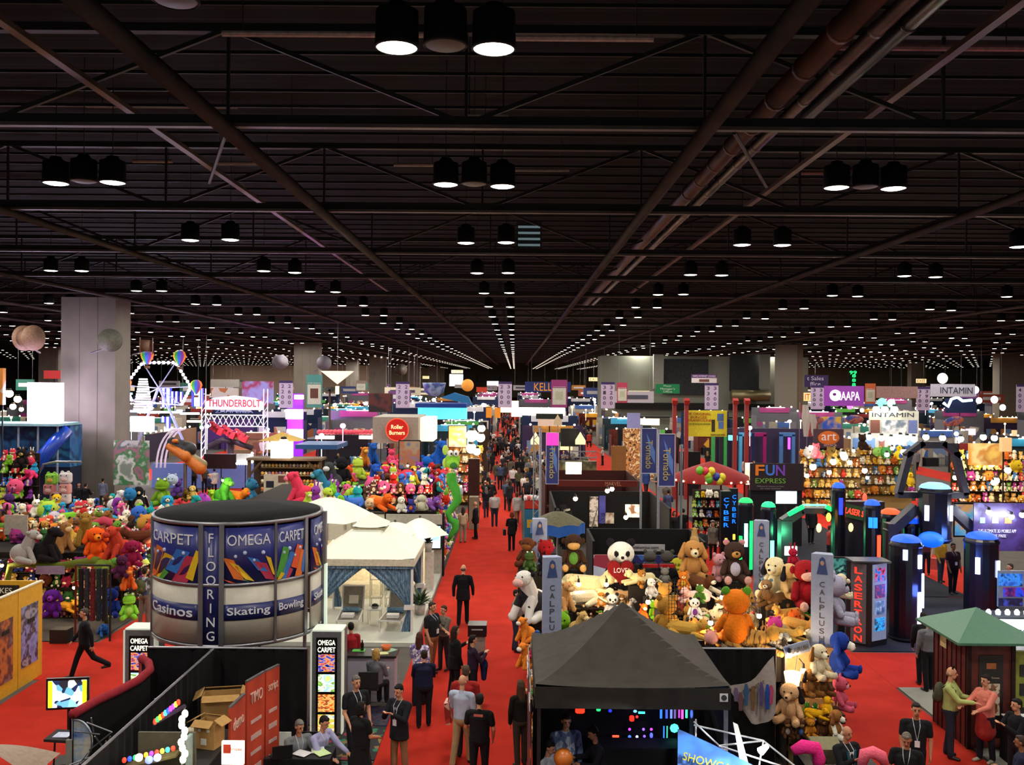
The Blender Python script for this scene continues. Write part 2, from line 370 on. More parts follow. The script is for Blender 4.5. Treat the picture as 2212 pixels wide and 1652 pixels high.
SKIN=['c98f6d','b87a58','d8a180','8a5a3c','6a4028']
def body_prims(sex='m',top='top',bot='bot',arms=((5,8,20,10),(5,8,20,10)),legs=((4,4),(-4,4)),lean=0,sleeve='short',coat=0,skirt=0,girth=1.,sit=0,head=(0,0),shoe='shoe',fingers=True,shorts=0):
    """faces -Y. arms/legs: (her/his right, left). arm=(forward pitch, spread, elbow, inward), leg=(forward pitch, knee)"""
    S=.205 if sex=='m' else .178;g=girth;pr=[]
    hz=.92
    V=Vector;ln=R(lean)
    def T(x,y,z):                                          # torso bends forward about the hips
        z-=hz;return V((x,y*math.cos(ln)-z*math.sin(ln),y*math.sin(ln)+z*math.cos(ln)+hz))
    pr.append((bot,_el(T(0,0,hz+.0),(.175*g,.135*g,.14))))
    for i in range(14):
        u=i/13;pr.append((top,_el(T(0,-.012*g*math.sin(math.pi*u),hz+.05+.36*u),((.172+.016*u)*(g*(1-u*.5)+u*.5),(.138-.006*u)*g,.1))))
    pr.append((top,_el(T(0,0,hz+.42),(.17*(g*.4+.6),.115,.12))))
    pr.append((top,_cap(T(-S+.03,.01,hz+.49),T(S-.03,.01,hz+.49),.062)))
    pr.append((top,_cap(T(0,.015,hz+.5),T(0,.015,hz+.555),.07,.05)))
    if sex=='f':pr+=[(top,_el(T(s*.07,-.09,hz+.36),.062))for s in (-1,1)]
    if coat:
        for i in range(14):pr.append((top,_el(T(0,0,hz+.12-.021*i),((.185+.0015*i)*g,(.145+.0015*i)*g,.05))))
    if skirt:pr.append((bot,_cap(V((0,0,hz)),V((0,0,hz-.45)),.14*g,.2*g)))
    nk=T(0,.01,hz+.56);tilt,turn=R(head[0]),R(head[1])
    pr.append(('skin',_cap(nk,nk+V((0,-.015,.09)),.052,.048)))
    hc=nk+V((0,-.025-math.sin(tilt)*.06,.165));hr=Euler((tilt,0,turn)).to_matrix()
    def Hd(x,y,z):return hc+hr @V((x,y,z))
    er=(tilt,0,turn)
    pr+=[('skin',_el(Hd(0,0,.02),(.073,.092,.1),er)),('skin',_el(Hd(0,-.03,-.05),(.055,.06,.062),er)),
           ('skin',_cap(Hd(0,-.088,.01),Hd(0,-.108,-.022),.01,.014)),('lip',_el(Hd(0,-.088,-.052),(.024,.008,.008),er))]
    for s in (-1,1):
        pr+=[('skin',_el(Hd(s*.077,.01,-.005),(.012,.02,.03),er)),('eye',_el(Hd(s*.03,-.083,.012),(.013,.009,.007),er)),('brow',_el(Hd(s*.03,-.089,.03),(.018,.007,.006),er))]
    low=[]
    for i,s in ((0,-1),(1,1)):
        a,k=legs[i];a=R(a);k=R(k)
        h=V((s*.085*g,0,hz));kn=h+V((s*.01,-math.sin(a)*.43,-math.cos(a)*.43));an=kn+V((0,-math.sin(a-k)*.41,-math.cos(a-k)*.41))
        mid=h.lerp(kn,.55)
        if shorts or skirt:pr+=[(bot,_cap(h,mid,.085*g,.075*g)),('skin',_cap(mid,kn,.062,.05)),('skin',_cap(kn,an,.052,.036))]
        else:pr+=[(bot,_cap(h,kn,.096*g,.07)),(bot,_cap(kn,an,.07,.06))]
        pr+=[(shoe,_cap(an+V((0,.02,-.045)),an+V((s*.02,-.15,-.06)),.042,.034))]
        low.append(an.z-.098)
        p,sp,el,inw=arms[i];p=R(p)-ln*0;sp=R(sp);el=R(el);inw=R(inw)
        sh=T(s*S,.01,hz+.47)
        u=V((s*math.sin(sp),-math.sin(p)*math.cos(sp),-math.cos(p)*math.cos(sp)))
        eb=sh+u*.285;q=p+el
        f=V((-s*math.sin(inw)+s*math.sin(sp)*.4,-math.sin(q)*math.cos(inw),-math.cos(q)*math.cos(inw))).normalized()
        wr=eb+f*.25
        if sleeve=='short':m2=sh.lerp(eb,.62);pr+=[(top,_cap(sh,m2,.07,.062)),('skin',_cap(m2,eb,.046,.042)),('skin',_cap(eb,wr,.041,.028))]
        elif sleeve=='none':pr+=[('skin',_cap(sh,eb,.052,.042)),('skin',_cap(eb,wr,.041,.028))]
        else:pr+=[(top,_cap(sh,eb,.07,.058)),(top,_cap(eb,wr,.056,.042))]
        side=f.cross(V((0,0,1)));side=side.normalized()if side.length>.1 else V((0,-1,0)).cross(f).normalized()
        side=V((0,-1,0))if abs(f.z)>.8 else V((-s,0,0)).lerp(side,.0)
        side=(side-f*side.dot(f)).normalized();pn=side.cross(f)*(-s)
        if fingers:
            pr.append(('skin',_el(wr+f*.05,(.04,.04,.04))))if False else None
            pr+=[('skin',_cap(wr+side*.014,wr+f*.085+side*.026,.018,.015)),('skin',_cap(wr-side*.014,wr+f*.085-side*.026,.018,.015)),('skin',_cap(wr,wr+f*.08,.02,.016))]
            for j,L_ in ((0,.068),(1,.078),(2,.074),(3,.056)):
                o_=wr+f*.088+side*(.033-.022*j);m_=o_+(f+pn*.25).normalized()*L_*.5;e_=m_+(f+pn*.9).normalized()*L_*.5
                pr+=[('skin',_cap(o_,m_,.0095,.009)),('skin',_cap(m_,e_,.009,.0075))]
            t0=wr+f*.03+side*.03;t1=t0+(f+side*.9).normalized()*.045
            pr+=[('skin',_cap(t0,t1,.013,.011)),('skin',_cap(t1,t1+(f+side*.2).normalized()*.03,.0105,.009))]
        else:pr.append(('skin',_cap(wr,wr+f*.13,.033,.025)))
    pr=[x for x in pr if x]
    return pr,hc,hr,er,min(low),T
def hair_prims(kind,hc,hr):
    V=Vector;Hd=lambda x,y,z:hc+hr @V((x,y,z));er=tuple(hr.to_euler())
    if kind=='bald':return []
    pr=[('h',_el(Hd(0,.022,.042),(.082,.09,.09),er)),('h',_el(Hd(0,.045,.0),(.076,.06,.075),er)),('h',_el(Hd(0,-.03,.085),(.06,.055,.035),er))]
    if kind=='rim':pr=[('h',_el(Hd(0,.045,-.01),(.081,.058,.05),er))]
    if kind=='long':pr+=[('h',_cap(Hd(0,.05,0),hc+V((0,.075,-.26)),.085,.07)),('h',_cap(Hd(-.06,.02,0),hc+V((-.075,.03,-.17)),.035,.03)),('h',_cap(Hd(.06,.02,0),hc+V((.075,.03,-.17)),.035,.03))]
    if kind=='bob':pr+=[('h',_cap(Hd(-.05,.03,.02),Hd(-.065,.03,-.09),.05,.04)),('h',_cap(Hd(.05,.03,.02),Hd(.065,.03,-.09),.05,.04)),('h',_cap(Hd(0,.05,0),Hd(0,.06,-.09),.07,.06))]
    if kind=='pony':pr+=[('h',_cap(Hd(0,.1,.02),hc+V((0,.12,-.2)),.035,.02))]
    return pr
CLOTH={}
def cloth(c,pat=None):
    if pat=='plaid':return PIC([c,'c8d2e2','3c4c74',c],14,kind='v',rough=.9,stretch=(1,1,.6))
    if pat=='floral':return PIC([c,'d9d2e6','6d5a9a','f2eff5','8a7ab0'],22,kind='v',rough=.9)
    return M(c,rough=.92,var=.14,scale=6,bump=.3)
def person(label,px,py,head_py=None,rz=0.,top='333',bot='222',hair='short',hc='2a1c14',skin=0,shoe='15110f',name='person',h=1.75,D=None,vox=.0085,pat=None,coat_in=None,badge=None,pack=None,extra=None,z0=0.,wear=None,**kw):
    """px,py: where the feet stand in the photo"""
    p=G(px,py,z0)if D is None else P(px,py,D)
    if D is not None:p.z=z0
    pr,hcn,hr,er,low,T=body_prims(**kw)
    me,tags=union(pr,vox,1)
    mm={'top':cloth(top,pat),'bot':cloth(bot),'skin':M(SKIN[skin]if isinstance(skin,int)else skin,rough=.55,var=.06,scale=9),'eye':M('1a120e',rough=.3,var=0),'brow':M('3a2a20' if hair !='bald' else '6a5040',rough=.9,var=0),'lip':M('9a4f44',rough=.5,var=0),'shoe':M(shoe,rough=.5)}
    o=thing(name,label,'person',(p.x,p.y,z0-low*h/1.75 if not kw.get('sit')else z0),R(rz),kw.get('group'),h/1.75)
    bd=mesh_obj('body',me,[mm[t]for t in tags],o)
    hp=hair_prims(hair,hcn,hr)
    if hp:
        m2,_=union(hp,max(vox,.01),1);mesh_obj('hair',m2,[M(hc,rough=.75,var=.35,scale=40,bump=.6)],o)
    g=kw.get('girth',1.)
    if coat_in:                                              # shirt seen inside an open jacket
        b=B();a=T(-.035,-.118*g-.012,1.36);c=T(.035,-.118*g-.012,1.36);d=T(.02,-.125*g-.01,1.0);e=T(-.02,-.125*g-.01,1.0)
        t_=Vector((0,.03,0));b.add([a,c,d,e,a+t_,c+t_,d+t_,e+t_],[(0,1,2,3),(7,6,5,4),(0,4,5,1),(1,5,6,2),(2,6,7,3),(3,7,4,0)]);b.obj('shirt_front',cloth(coat_in),o)
    if badge:
        b=B();b.path([T(-.06,.02,1.49),T(-.05,-.1*g-.02,1.38),T(0,-.135*g-.01,1.13)],.006,5);b.path([T(.06,.02,1.49),T(.05,-.1*g-.02,1.38),T(0,-.135*g-.01,1.13)],.006,5);ly=b.obj('lanyard',M(badge,rough=.6),o)
        q=T(0,-.137*g-.012,1.08);B().box(q.x,q.y,q.z,.085,.012,.11).obj('badge',M('e6e4e8',rough=.4),ly)
    if pack:
        q=T(0,.2,1.23);m2,_=union([('p',_el(q,(.15,.1,.21))),('p',_el(T(0,.27,1.13),(.11,.06,.11)))],.016,2);bk=mesh_obj('backpack',m2,[M(pack,rough=.8,var=.35,scale=9)],o)
        b=B()
        for s in (-1,1):b.path([T(s*.1,.13,1.36),T(s*.11,.02,1.465),T(s*.11,-.11,1.35),T(s*.12,-.09,1.15),T(s*.11,.1,1.08)],.014,5)
        b.obj('strap',M('2a2a2a',rough=.7),bk)
    if extra:extra(o,T,hcn,hr)
    return o
# ================================================================ plush toys
def plush_prims(kind):
    """unit toys about 1 high, facing -Y; list of (part, tag, shape)"""
    e,c=_el,_cap;L=[]
    def two(part,tagn,f):
        for s in (-1,1):L.append((part+('~' if s<0 else '*'),tagn,f(s)))
    if kind in ('bear','monkey','dog','panda','frog','rabbit'):
        L.append(('torso','main',e((0,0,.27),(.21,.18,.26))))
        L.append(('belly_patch','belly',e((0,-.09,.29),(.13,.12,.17))))
        two('arm','limb',lambda s:c((s*.17,-.02,.42),(s*.27,-.13,.22),.075,.07))
        two('leg','limb',lambda s:c((s*.13,-.08,.1),(s*.21,-.33,.09),.1,.09))
        two('foot','paw',lambda s:e((s*.215,-.4,.11),(.085,.045,.095)))
        L.append(('head','head',e((0,-.03,.68),(.225,.2,.2))))
        if kind in ('bear','panda'):
            L.append(('muzzle','muzzle',e((0,-.2,.63),(.1,.08,.075))));two('ear','ear',lambda s:e((s*.17,0,.86),(.075,.035,.075)))
            if kind=='panda':two('eye_patch','ear',lambda s:e((s*.085,-.2,.7),(.05,.025,.065),(0,s*.5,0)))
        if kind=='monkey':
            L.append(('muzzle','muzzle',e((0,-.17,.61),(.16,.1,.1))));two('ear','ear',lambda s:e((s*.24,0,.7),(.06,.03,.08)))
        if kind=='dog':
            L.append(('muzzle','muzzle',c((0,-.15,.64),(0,-.27,.61),.1,.085)));two('ear','ear',lambda s:c((s*.19,-.01,.8),(s*.27,-.03,.52),.04,.08))
        if kind=='rabbit':
            L.append(('muzzle','muzzle',e((0,-.19,.63),(.08,.06,.06))));two('ear','ear',lambda s:c((s*.08,0,.82),(s*.12,.02,1.12),.045,.04))
        if kind=='frog':
            L.append(('muzzle','muzzle',e((0,-.14,.6),(.2,.1,.07))));two('eye_bump','main',lambda s:e((s*.11,-.06,.87),.07));two('eye','eyew',lambda s:e((s*.11,-.115,.88),.045))
        if kind !='frog':two('eye','eye',lambda s:e((s*.08,-.215,.72),.026))
        if kind in ('dog','bear','panda'):L.append(('nose','eye',e((0,-.285 if kind !='dog' else -.35,.66 if kind !='dog' else .64),(.04,.025,.03))))
    if kind=='lying':                                      # beast lying on its belly, facing -Y
        L.append(('torso','main',c((0,.05,.3),(0,.75,.3),.24,.25)));L.append(('head','head',e((0,-.3,.52),(.2,.19,.19))))
        L.append(('neck','main',c((0,-.05,.35),(0,-.25,.48),.17,.15)));L.append(('muzzle','muzzle',e((0,-.47,.47),(.11,.09,.08))));two('ear','ear',lambda s:e((s*.15,-.27,.69),(.06,.03,.06)))
        two('arm','limb',lambda s:c((s*.19,-.02,.18),(s*.24,-.55,.09),.1,.085));two('leg','limb',lambda s:c((s*.22,.75,.18),(s*.34,.45,.1),.14,.09))
        two('eye','eye',lambda s:e((s*.07,-.46,.57),.024));L.append(('nose','eye',e((0,-.56,.5),(.035,.02,.025))));L.append(('tail','main',c((0,.95,.3),(.2,1.25,.12),.05,.05)))
    if kind=='ball':
        L.append(('torso','main',e((0,0,.45),(.46,.43,.45))));two('ear','ear',lambda s:e((s*.26,0,.86),(.1,.06,.1)));L.append(('muzzle','muzzle',e((0,-.38,.38),(.16,.1,.11))));two('eye','eye',lambda s:e((s*.15,-.4,.56),.045))
        two('foot','limb',lambda s:e((s*.2,-.25,.06),(.12,.16,.07)))
    if kind=='tall':                                       # long-bodied sitting beast seen from the side: big rump, upright neck
        L.append(('torso','main',e((0,.12,.3),(.26,.34,.3))));L.append(('neck','main',c((0,-.02,.45),(0,-.15,.78),.2,.16)))
        L.append(('head','head',e((0,-.22,.86),(.17,.2,.16))));L.append(('muzzle','muzzle',e((0,-.4,.8),(.12,.1,.09))));two('arm','limb',lambda s:c((s*.14,-.15,.45),(s*.2,-.32,.08),.09,.085))
        two('leg','limb',lambda s:c((s*.22,.1,.15),(s*.28,-.25,.08),.13,.08));two('ear','ear',lambda s:e((s*.17,-.13,.95),(.05,.07,.06)));two('eye','eye',lambda s:e((s*.08,-.37,.92),.024))
    if kind=='bird':
        L.append(('torso','main',e((0,0,.32),(.27,.25,.33))));L.append(('belly_patch','belly',e((0,-.12,.3),(.18,.16,.24))));L.append(('head','head',e((0,-.02,.76),(.2,.19,.19))));L.append(('beak','paw',c((0,-.17,.73),(0,-.32,.7),.07,.02)))
        two('wing','ear',lambda s:c((s*.25,0,.5),(s*.35,.02,.2),.06,.05));two('foot','paw',lambda s:e((s*.12,-.15,.04),(.1,.14,.05)));two('eye','eye',lambda s:e((s*.075,-.19,.82),.03))
    return L
_PB={};_PM={}
TAGDEF={'eye':'15100c','eyew':'f4f4ee'}
def plush_cols(main,**k):
    d=dict(main=main,head=main,limb=main,belly=main,muzzle=main,paw=main,ear=main,eye='15100c',eyew='f4f4ee');d.update(k);return d
def fur(c,pat=None):
    if pat=='stripe':
        key=('stripe',c)
        if key in _M:return _M[key]
        m=PIC([c,c,'4a2c14',c,c],2.6,kind='n',rough=.95,stretch=(1,3.5,1)).copy();_M[key]=m;return m
    if pat=='cow':return PIC([c,c,c,'17141a',c],3.2,kind='v',rough=.95)
    return M(c,rough=1,var=.1,scale=30,bump=.7)
PN={'bear':'plush_bear','dog':'plush_dog','monkey':'plush_monkey','panda':'plush_panda','frog':'plush_frog','rabbit':'plush_rabbit','lying':'plush_animal','ball':'plush_ball','tall':'plush_beast','bird':'plush_bird'}
def plush(kind,size,cols,loc,rz=0.,label='',group=None,hero=False,pat=None,name=None,rot=None,ground=None):
    name=name or PN[kind]
    if hero:
        if kind not in _PB:
            parts={}
            for part,t,s in plush_prims(kind):parts.setdefault(part,[]).append((t,s))
            _PB[kind]=[(p,*union(q,.02 if len(q)>1 or True else .02,1))for p,q in parts.items()]
        o=thing(name,label,'plush toy',loc,rz,group,size)
        for p,me,tags in _PB[kind]:
            c=mesh_obj(p.strip('~*'),me,[fur('888888')]*len(tags),o);relink(c,[fur(cols[t],pat if t in ('main','limb')else None)for t in tags])
        if rot:o.rotation_euler=rot
        return o
    if kind not in _PM:_PM[kind]=union([(t,s)for p,t,s in plush_prims(kind)],.035,1)
    me,tags=_PM[kind]
    o=mesh_obj(name,me,[fur('888888')]*len(tags));relink(o,[fur(cols[t],pat if t in ('main','limb')else None)for t in tags])
    o.location=loc;o.rotation_euler=rot or (0,0,rz);o.scale=(size,)*3;tag(o,label,'plush toy',group)
    return o
HT_={'bear':.93,'dog':.88,'monkey':.88,'panda':.93,'frog':.95,'rabbit':1.15,'lying':.75,'ball':.95,'tall':1.02,'bird':.95}
def toy(kind,px,py,hpx,z,cols,rz,label,hero=True,**k):
    """toy whose base shows at px,py on a surface at height z and is hpx tall in the photo"""
    p=G(px,py,z);s=hpx*p.y/F/HT_[kind]
    return plush(kind,s,cols,(p.x,p.y,z),R(rz),label,hero=hero,**k)
# ================================================================ booth furniture helpers
def board(name,label,cat,px0,py0,px1,py1,D,m,texts=(),group=None,thick=.05,frame=None,parts=(),rz=0.):
    """upright board filling the pixel box at depth D; texts: (string, fx, fy, w_frac, h_frac, material)"""
    a=P(px0,py0,D);c=P(px1,py1,D);w=c.x-a.x;h=a.z-c.z
    o=thing(name,label,cat,((a.x+c.x)/2,D,c.z),rz,group)
    pn=B().box(0,0,h/2,w,thick,h).obj('panel',m,o)
    for s,fx,fy,fw,fh,tm in texts:
        text(s,1,tm,pn,loc=((fx-.5)*w,-thick/2-.016-.006*len(parts),(1-fy)*h),fit=(fw*w,fh*h))
    for i_,(nm,fx0,fy0,fx1,fy1,pm)in enumerate(parts):
        B().box(((fx0+fx1)/2-.5)*w,-thick/2-.004-.005*i_,(1-(fy0+fy1)/2)*h,(fx1-fx0)*w,.016,(fy1-fy0)*h).obj(nm,pm,pn)
    if frame:
        b=B();t=min(w,h)*.04
        for s in (-1,1):b.box(s*(w/2),-.01,h/2,t,thick+.03,h+t)
        b.box(0,-.01,0,w,thick+.03,t);b.box(0,-.01,h,w,thick+.03,t);b.obj('frame',frame,o)
    return o
def hang(o,zt,xs=(0,),r=.008):
    """cables up to the trusses"""
    b=B();z=zt-o.location.z
    for x in xs:B().tube((x,0,z),(x,0,HT-o.location.z),r,n=4).obj('cable',M('55555a',rough=.4,metal=.5),o)
def drape(x0,y0,x1,y1,h,c,label,z0=0.,name='drape_wall',group=None,cat='drape'):
    L=math.hypot(x1-x0,y1-y0);o=thing(name,label,cat,(x0,y0,0),math.atan2(y1-y0,x1-x0),group)
    n=max(8,int(L/.09));t=.025
    f=lambda s:.03*math.sin(s*2*math.pi/.26)+.012*math.sin(s*9.1)
    pts=[(L*i/n,f(L*i/n))for i in range(n+1)]
    b=B();vs=[]
    for dy in (0,t):
        for z in (z0+.02,h):vs+=[(x,y+dy,z)for x,y in pts]
    k=n+1;fs=[]
    for i in range(n):fs+=[(i,i+1,k+i+1,k+i),(2*k+i,3*k+i,3*k+i+1,2*k+i+1),(k+i,k+i+1,3*k+i+1,3*k+i)]
    b.add(vs,fs);b.obj('drape',M(c,rough=.95,var=.25,scale=3,bump=.2),o)
    B().tube((0,.01,h+.015),(L,.01,h+.015),.022,n=8).obj('rail',ALU,o)
    for i in range(0,max(2,int(L/3)+2)):
        x=min(L,i*L/max(1,int(L/3)+1));B().tube((x,.06,0),(x,.06,h),.022,n=8).obj('upright',ALU,o)
    return o
def skirt_table(x,y,w,d,h,label,top='e8e6e0',skirt='121114',rz=0.,name='skirted_table',group=None):
    o=thing(name,label,'table',(x,y,0),rz,group)
    B().box(0,0,h-.015,w,d,.03).obj('tabletop',M(top,rough=.6),o)
    n=40;b=B();per=[]
    for i in range(n):
        t=i/n*4;k=int(t);u=t-k
        q=[(-w/2+u*w,-d/2),(w/2,-d/2+u*d),(w/2-u*w,d/2),(-w/2,d/2-u*d)][k];per.append(q)
    vs=[(a*1.0,c*1.0,h-.02)for a,c in per]+[(a*(1.02+.02*(i %2)),c*(1.03+.03*(i %2)),.01)for i,(a,c)in enumerate(per)]
    b.add(vs,[(i,(i+1)%n,n+(i+1)%n,n+i)for i in range(n)]);b.obj('skirt',M(skirt,rough=.95,var=.2),o)
    return o
def bulb(p,power=30,c=(1,.72,.42),r=.05,es=30,label='small warm display lamp',group='warm display lamps of the toy booths',size=None):
    o=thing('display_lamp',label,'lamp',p,0,group)
    B().ell((0,0,0),r,10,8).obj('bulb',E('%02x%02x%02x'%tuple(int(255*min(1,x**.45))for x in c),es),o,smooth=True)
    b=B();b.tube((0,0,r*.8),(0,0,r+.08),r*.6,r*.5,n=10);b.obj('socket',BLK,o);
    B().tube((0,0,r+.08),(0,.25,r+.1),.012,n=5).obj('arm',BLK,o)
    if power:
        l=bpy.data.lights.new('bulb_light','POINT');l.energy=power;l.color=c;l.shadow_soft_size=r
        lo=bpy.data.objects.new('bulb_light',l);COL.objects.link(lo);lo.parent=o;lo.location=(0,-.0,-r-.04)
    return o
def wpt(px,py,z):return G(px,py,z)
WHITE=M('e9e8e2',rough=.5,var=.04);CREAM=M('d9d4be',rough=.7,var=.05);NAVY=M('1e2360',rough=.35,var=.05);TXW=M('d9dbe2',rough=.4,var=0)

# ---------------------------------------------------------------- yellow booth at the far end of the cross aisle
YEL=M('d9a21c',rough=.6,var=.06)
o=thing('exhibit_booth','yellow walled booth with landscape photo panels beside the red aisle','booth',(-12.1,21.4,0))
for i in range(2):
    B().box(0,.55+1.17*i,1.2,.06,1.14,2.4).obj('side_panel',YEL,o)
    ph=B().box(.036,.5+1.17*i,1.1+.1*i,.016,.78,1.5).obj('photo_panel',PIC([['3a2230','c0703a','5a3a3a','8a6a6a'],['6a74b0','8a90c8','2c2c40','a09aa8','40506a']][i],2.2,kind='n',seed=i),o)
    B().box(.05,.55+1.17*i,1.55,.02,.3,.1).obj('caption_plate',M('2a2320'),o)
    B().box(0,.55+1.17*i,2.41,.08,1.16,.03).obj('cap_rail',M('e8e0c8'),o)
b=B();b.box(-1.6,2.3,1.2,3.2,.06,2.4);b.obj('rear_panel',YEL,o)
B().box(-1.0,2.25,2.15,.9,.03,.28).obj('name_plate',M('2a2320'),o)
text('TAKES',.2,M('e8e0c8'),o,loc=(-1.0,2.22,2.15))
B().box(-1.7,2.25,1.3,1.1,.03,1.0).obj('photo_panel',PIC(['6a4a30','c0906a','3a3a3a','8a6a4a'],3,kind='n',seed=5),o)
# ---------------------------------------------------------------- television on a pole
p=P(147,1497,18.3)
o=thing('television','flat television on a pole showing people in white shirts','TV',(p.x,p.y,0),R(9))
B().box(0,0,p.z,.8,.06,.62).obj('casing',M('0c0c0e',rough=.3),o)
B().box(0,-.035,p.z,.72,.01,.53).obj('screen',PIC(['8fd0e0','20242c','cfe6e8','1a2a50','6ab0c8','e8f0f0'],7,emit=1.3,seed=2),o)
for s in (-1,1):B().box(s*.32,-.04,p.z,.08,.012,.52).obj('screen_band',E('e6d820',1.2),o)
B().tube((0,.05,0),(0,.05,p.z-.3),.03).obj('pole',BLK,o);B().box(0,.05,.02,.5,.5,.04).obj('base',BLK,o)
# ---------------------------------------------------------------- curved pop-up wall with the red top
cp=[wpt(*q,2.3)for q in ((157,1545),(205,1517),(255,1494),(300,1470),(325,1448),(322,1432),(306,1423))]
o=thing('popup_wall','curved black display wall with a padded red top edge','display wall',(cp[2].x,cp[2].y,0))
q=[c-cp[2]for c in cp]
fine=[]
for i in range(len(q)-1):
    for t in (0,.25,.5,.75):fine.append(q[i].lerp(q[i+1],t))
fine.append(q[-1])
b=B();n=len(fine);b.add([(v.x,v.y,.02)for v in fine]+[(v.x,v.y,2.28)for v in fine]+[(v.x-.05,v.y+.06,.02)for v in fine]+[(v.x-.05,v.y+.06,2.28)for v in fine],
      [f for i in range(n-1)for f in ((i,i+1,n+i+1,n+i),(2*n+i,3*n+i,3*n+i+1,2*n+i+1))]);b.obj('black_lining',M('0c0b0c',rough=.9),o,smooth=True)
b=B();b.path([(v.x-.02,v.y+.03,2.3)for v in fine],.075,8);b.obj('padded_rim',M('8a1f2a',rough=.9,bump=.3),o,smooth=True)
b=B();b.add([(v.x-.07,v.y+.09,.02)for v in fine]+[(v.x-.07,v.y+.09,2.32)for v in fine]+[(v.x-.1,v.y+.11,.02)for v in fine]+[(v.x-.1,v.y+.11,2.32)for v in fine],[f for i in range(n-1)for f in ((i,i+1,n+i+1,n+i),(2*n+i,3*n+i,3*n+i+1,2*n+i+1),(n+i,n+i+1,3*n+i+1,3*n+i))]);b.obj('red_facing',M('8a1f2a',rough=.9),o,smooth=True)
# ---------------------------------------------------------------- black drapes of the front booths
drape(-7.0,17.75,-3.95,17.75,2.44,'0d0c0e','black back drape below the round carpet sign')
drape(-5.72,9.5,-5.72,17.7,2.44,'0d0c0e','black side drape running forward with a metal rail on top')
drape(3.55,18.0,5.12,18.0,2.44,'0c0a0a','black drape wall behind the cloth banner beside the dark tent')
# ---------------------------------------------------------------- lit carpet kiosks
def tower(px0,px1,D,label):
    a=P(px0,1375,D);c=P(px1,1375,D);w=c.x-a.x;h=2.22
    o=thing('kiosk_tower',label,'kiosk',((a.x+c.x)/2,D+.28,0))
    B().box(0,0,h/2,w,.55,h).obj('cabinet',M('77777a',rough=.4,metal=.3),o)
    B().box(0,0,h+.015,w*.96,.5,.03).obj('lit_top',E('c8d0c0',.6),o)  # top glows: the pale light on it is put into the material
    bf=B().box(0,-.285,h/2-.02,w*.66,.02,h-.2).obj('black_face',M('08080a',rough=.3),o)
    text('OMEGA\nCARPET',.1,E('f6f2d8',2.0),bf,loc=(0,-.305,h-.3),fit=(w*.56,.26))
    for i,cs in enumerate((['2a2a80','c04a50','e8a040','3a50c8','101020'],['b8e060','5a9a40','f0f4d8','9ad0f0','d8f080'],['c04020','e88a30','f0c070','803018','e06030'],['f0d060','a8d048','e8a050','fff0c0','60a8d0'])):
        B().box(0,-.3,h-.66-.43*i,w*.52,.012,.37).obj('lit_photo',PIC(cs,5 if i %2 else 8,emit=1.1,kind='n',seed=i+len(label)*.1,stretch=(1,1,2.2)),bf)
    for s in (-1,1):B().box(s*w*.49,-.2,h/2,.03,.2,h).obj('light_strip',E('c8ccb8',.5),o)  # side edges glow: their lit look is put into the material
    return o
tower(268,335,19.8,'grey kiosk with backlit floor pictures below the drum sign, beside the red-topped wall')
tower(672,740,19.8,'grey kiosk with four backlit floor pictures beside the white counter')
# ---------------------------------------------------------------- round drum sign
dc=Vector((-6.08,20.5,0));DR=1.8
o=thing('round_sign','huge round drum sign with blue carpet pictures on silver frame','sign',dc)
def arc(b,r,a0,a1,z0,z1,t=.03,n=None):
    n=n or max(2,int(abs(a1-a0)/4));vs=[]
    for rr in (r,r-t):
        for z in (z0,z1):vs+=[(rr*math.cos(R(a0+(a1-a0)*i/n)),rr*math.sin(R(a0+(a1-a0)*i/n)),z)for i in range(n+1)]
    k=n+1;fs=[]
    for i in range(n):fs+=[(i,i+1,k+i+1,k+i),(2*k+i,3*k+i,3*k+i+1,2*k+i+1),(k+i,k+i+1,3*k+i+1,3*k+i),(i,2*k+i,2*k+i+1,i+1)]
    fs+=[(0,k,3*k,2*k),(n,2*k+n,3*k+n,k+n)]
    return b.add(vs,fs)
def wrap(r,a_c):                                            # text bent round the drum; a_c = angle of its middle
    def f(co):
        a=R(a_c)+co.x/r;rr=r+co.z;return Vector((rr*math.cos(a),rr*math.sin(a),co.y))
    return f
def ang(px):                                                 # angle on the drum front that shows at pixel px
    best=None
    for a in range(-1800,0):
        t=R(a/10);x=dc.x+DR*math.cos(t);y=dc.y+DR*math.sin(t)
        q=1112+x/y*F
        # facing the camera
        if (x*math.cos(t)+y*math.sin(t))<0:
            d=abs(q-px)
            if best is None or d<best[0]:best=(d,a/10)
    return best[1]
edges=[ang(x)for x in (332,437,481,597,662)]
ZB,ZT=2.2,4.68
blue=M('23286e',rough=.35,var=.45,scale=1.3)
secs=[(edges[0],edges[1],'CARPET','Casinos'),(edges[2],edges[3],'OMEGA','Skating'),(edges[3],edges[4],'CARPET','Bowling')]
a=edges[4]+7
span=edges[3]-edges[2]
while a<edges[0]+360-10:secs.append((a,min(a+33,edges[0]+360),'OMEGA' if int(a)%2 else 'CARPET','Skating'));a+=33
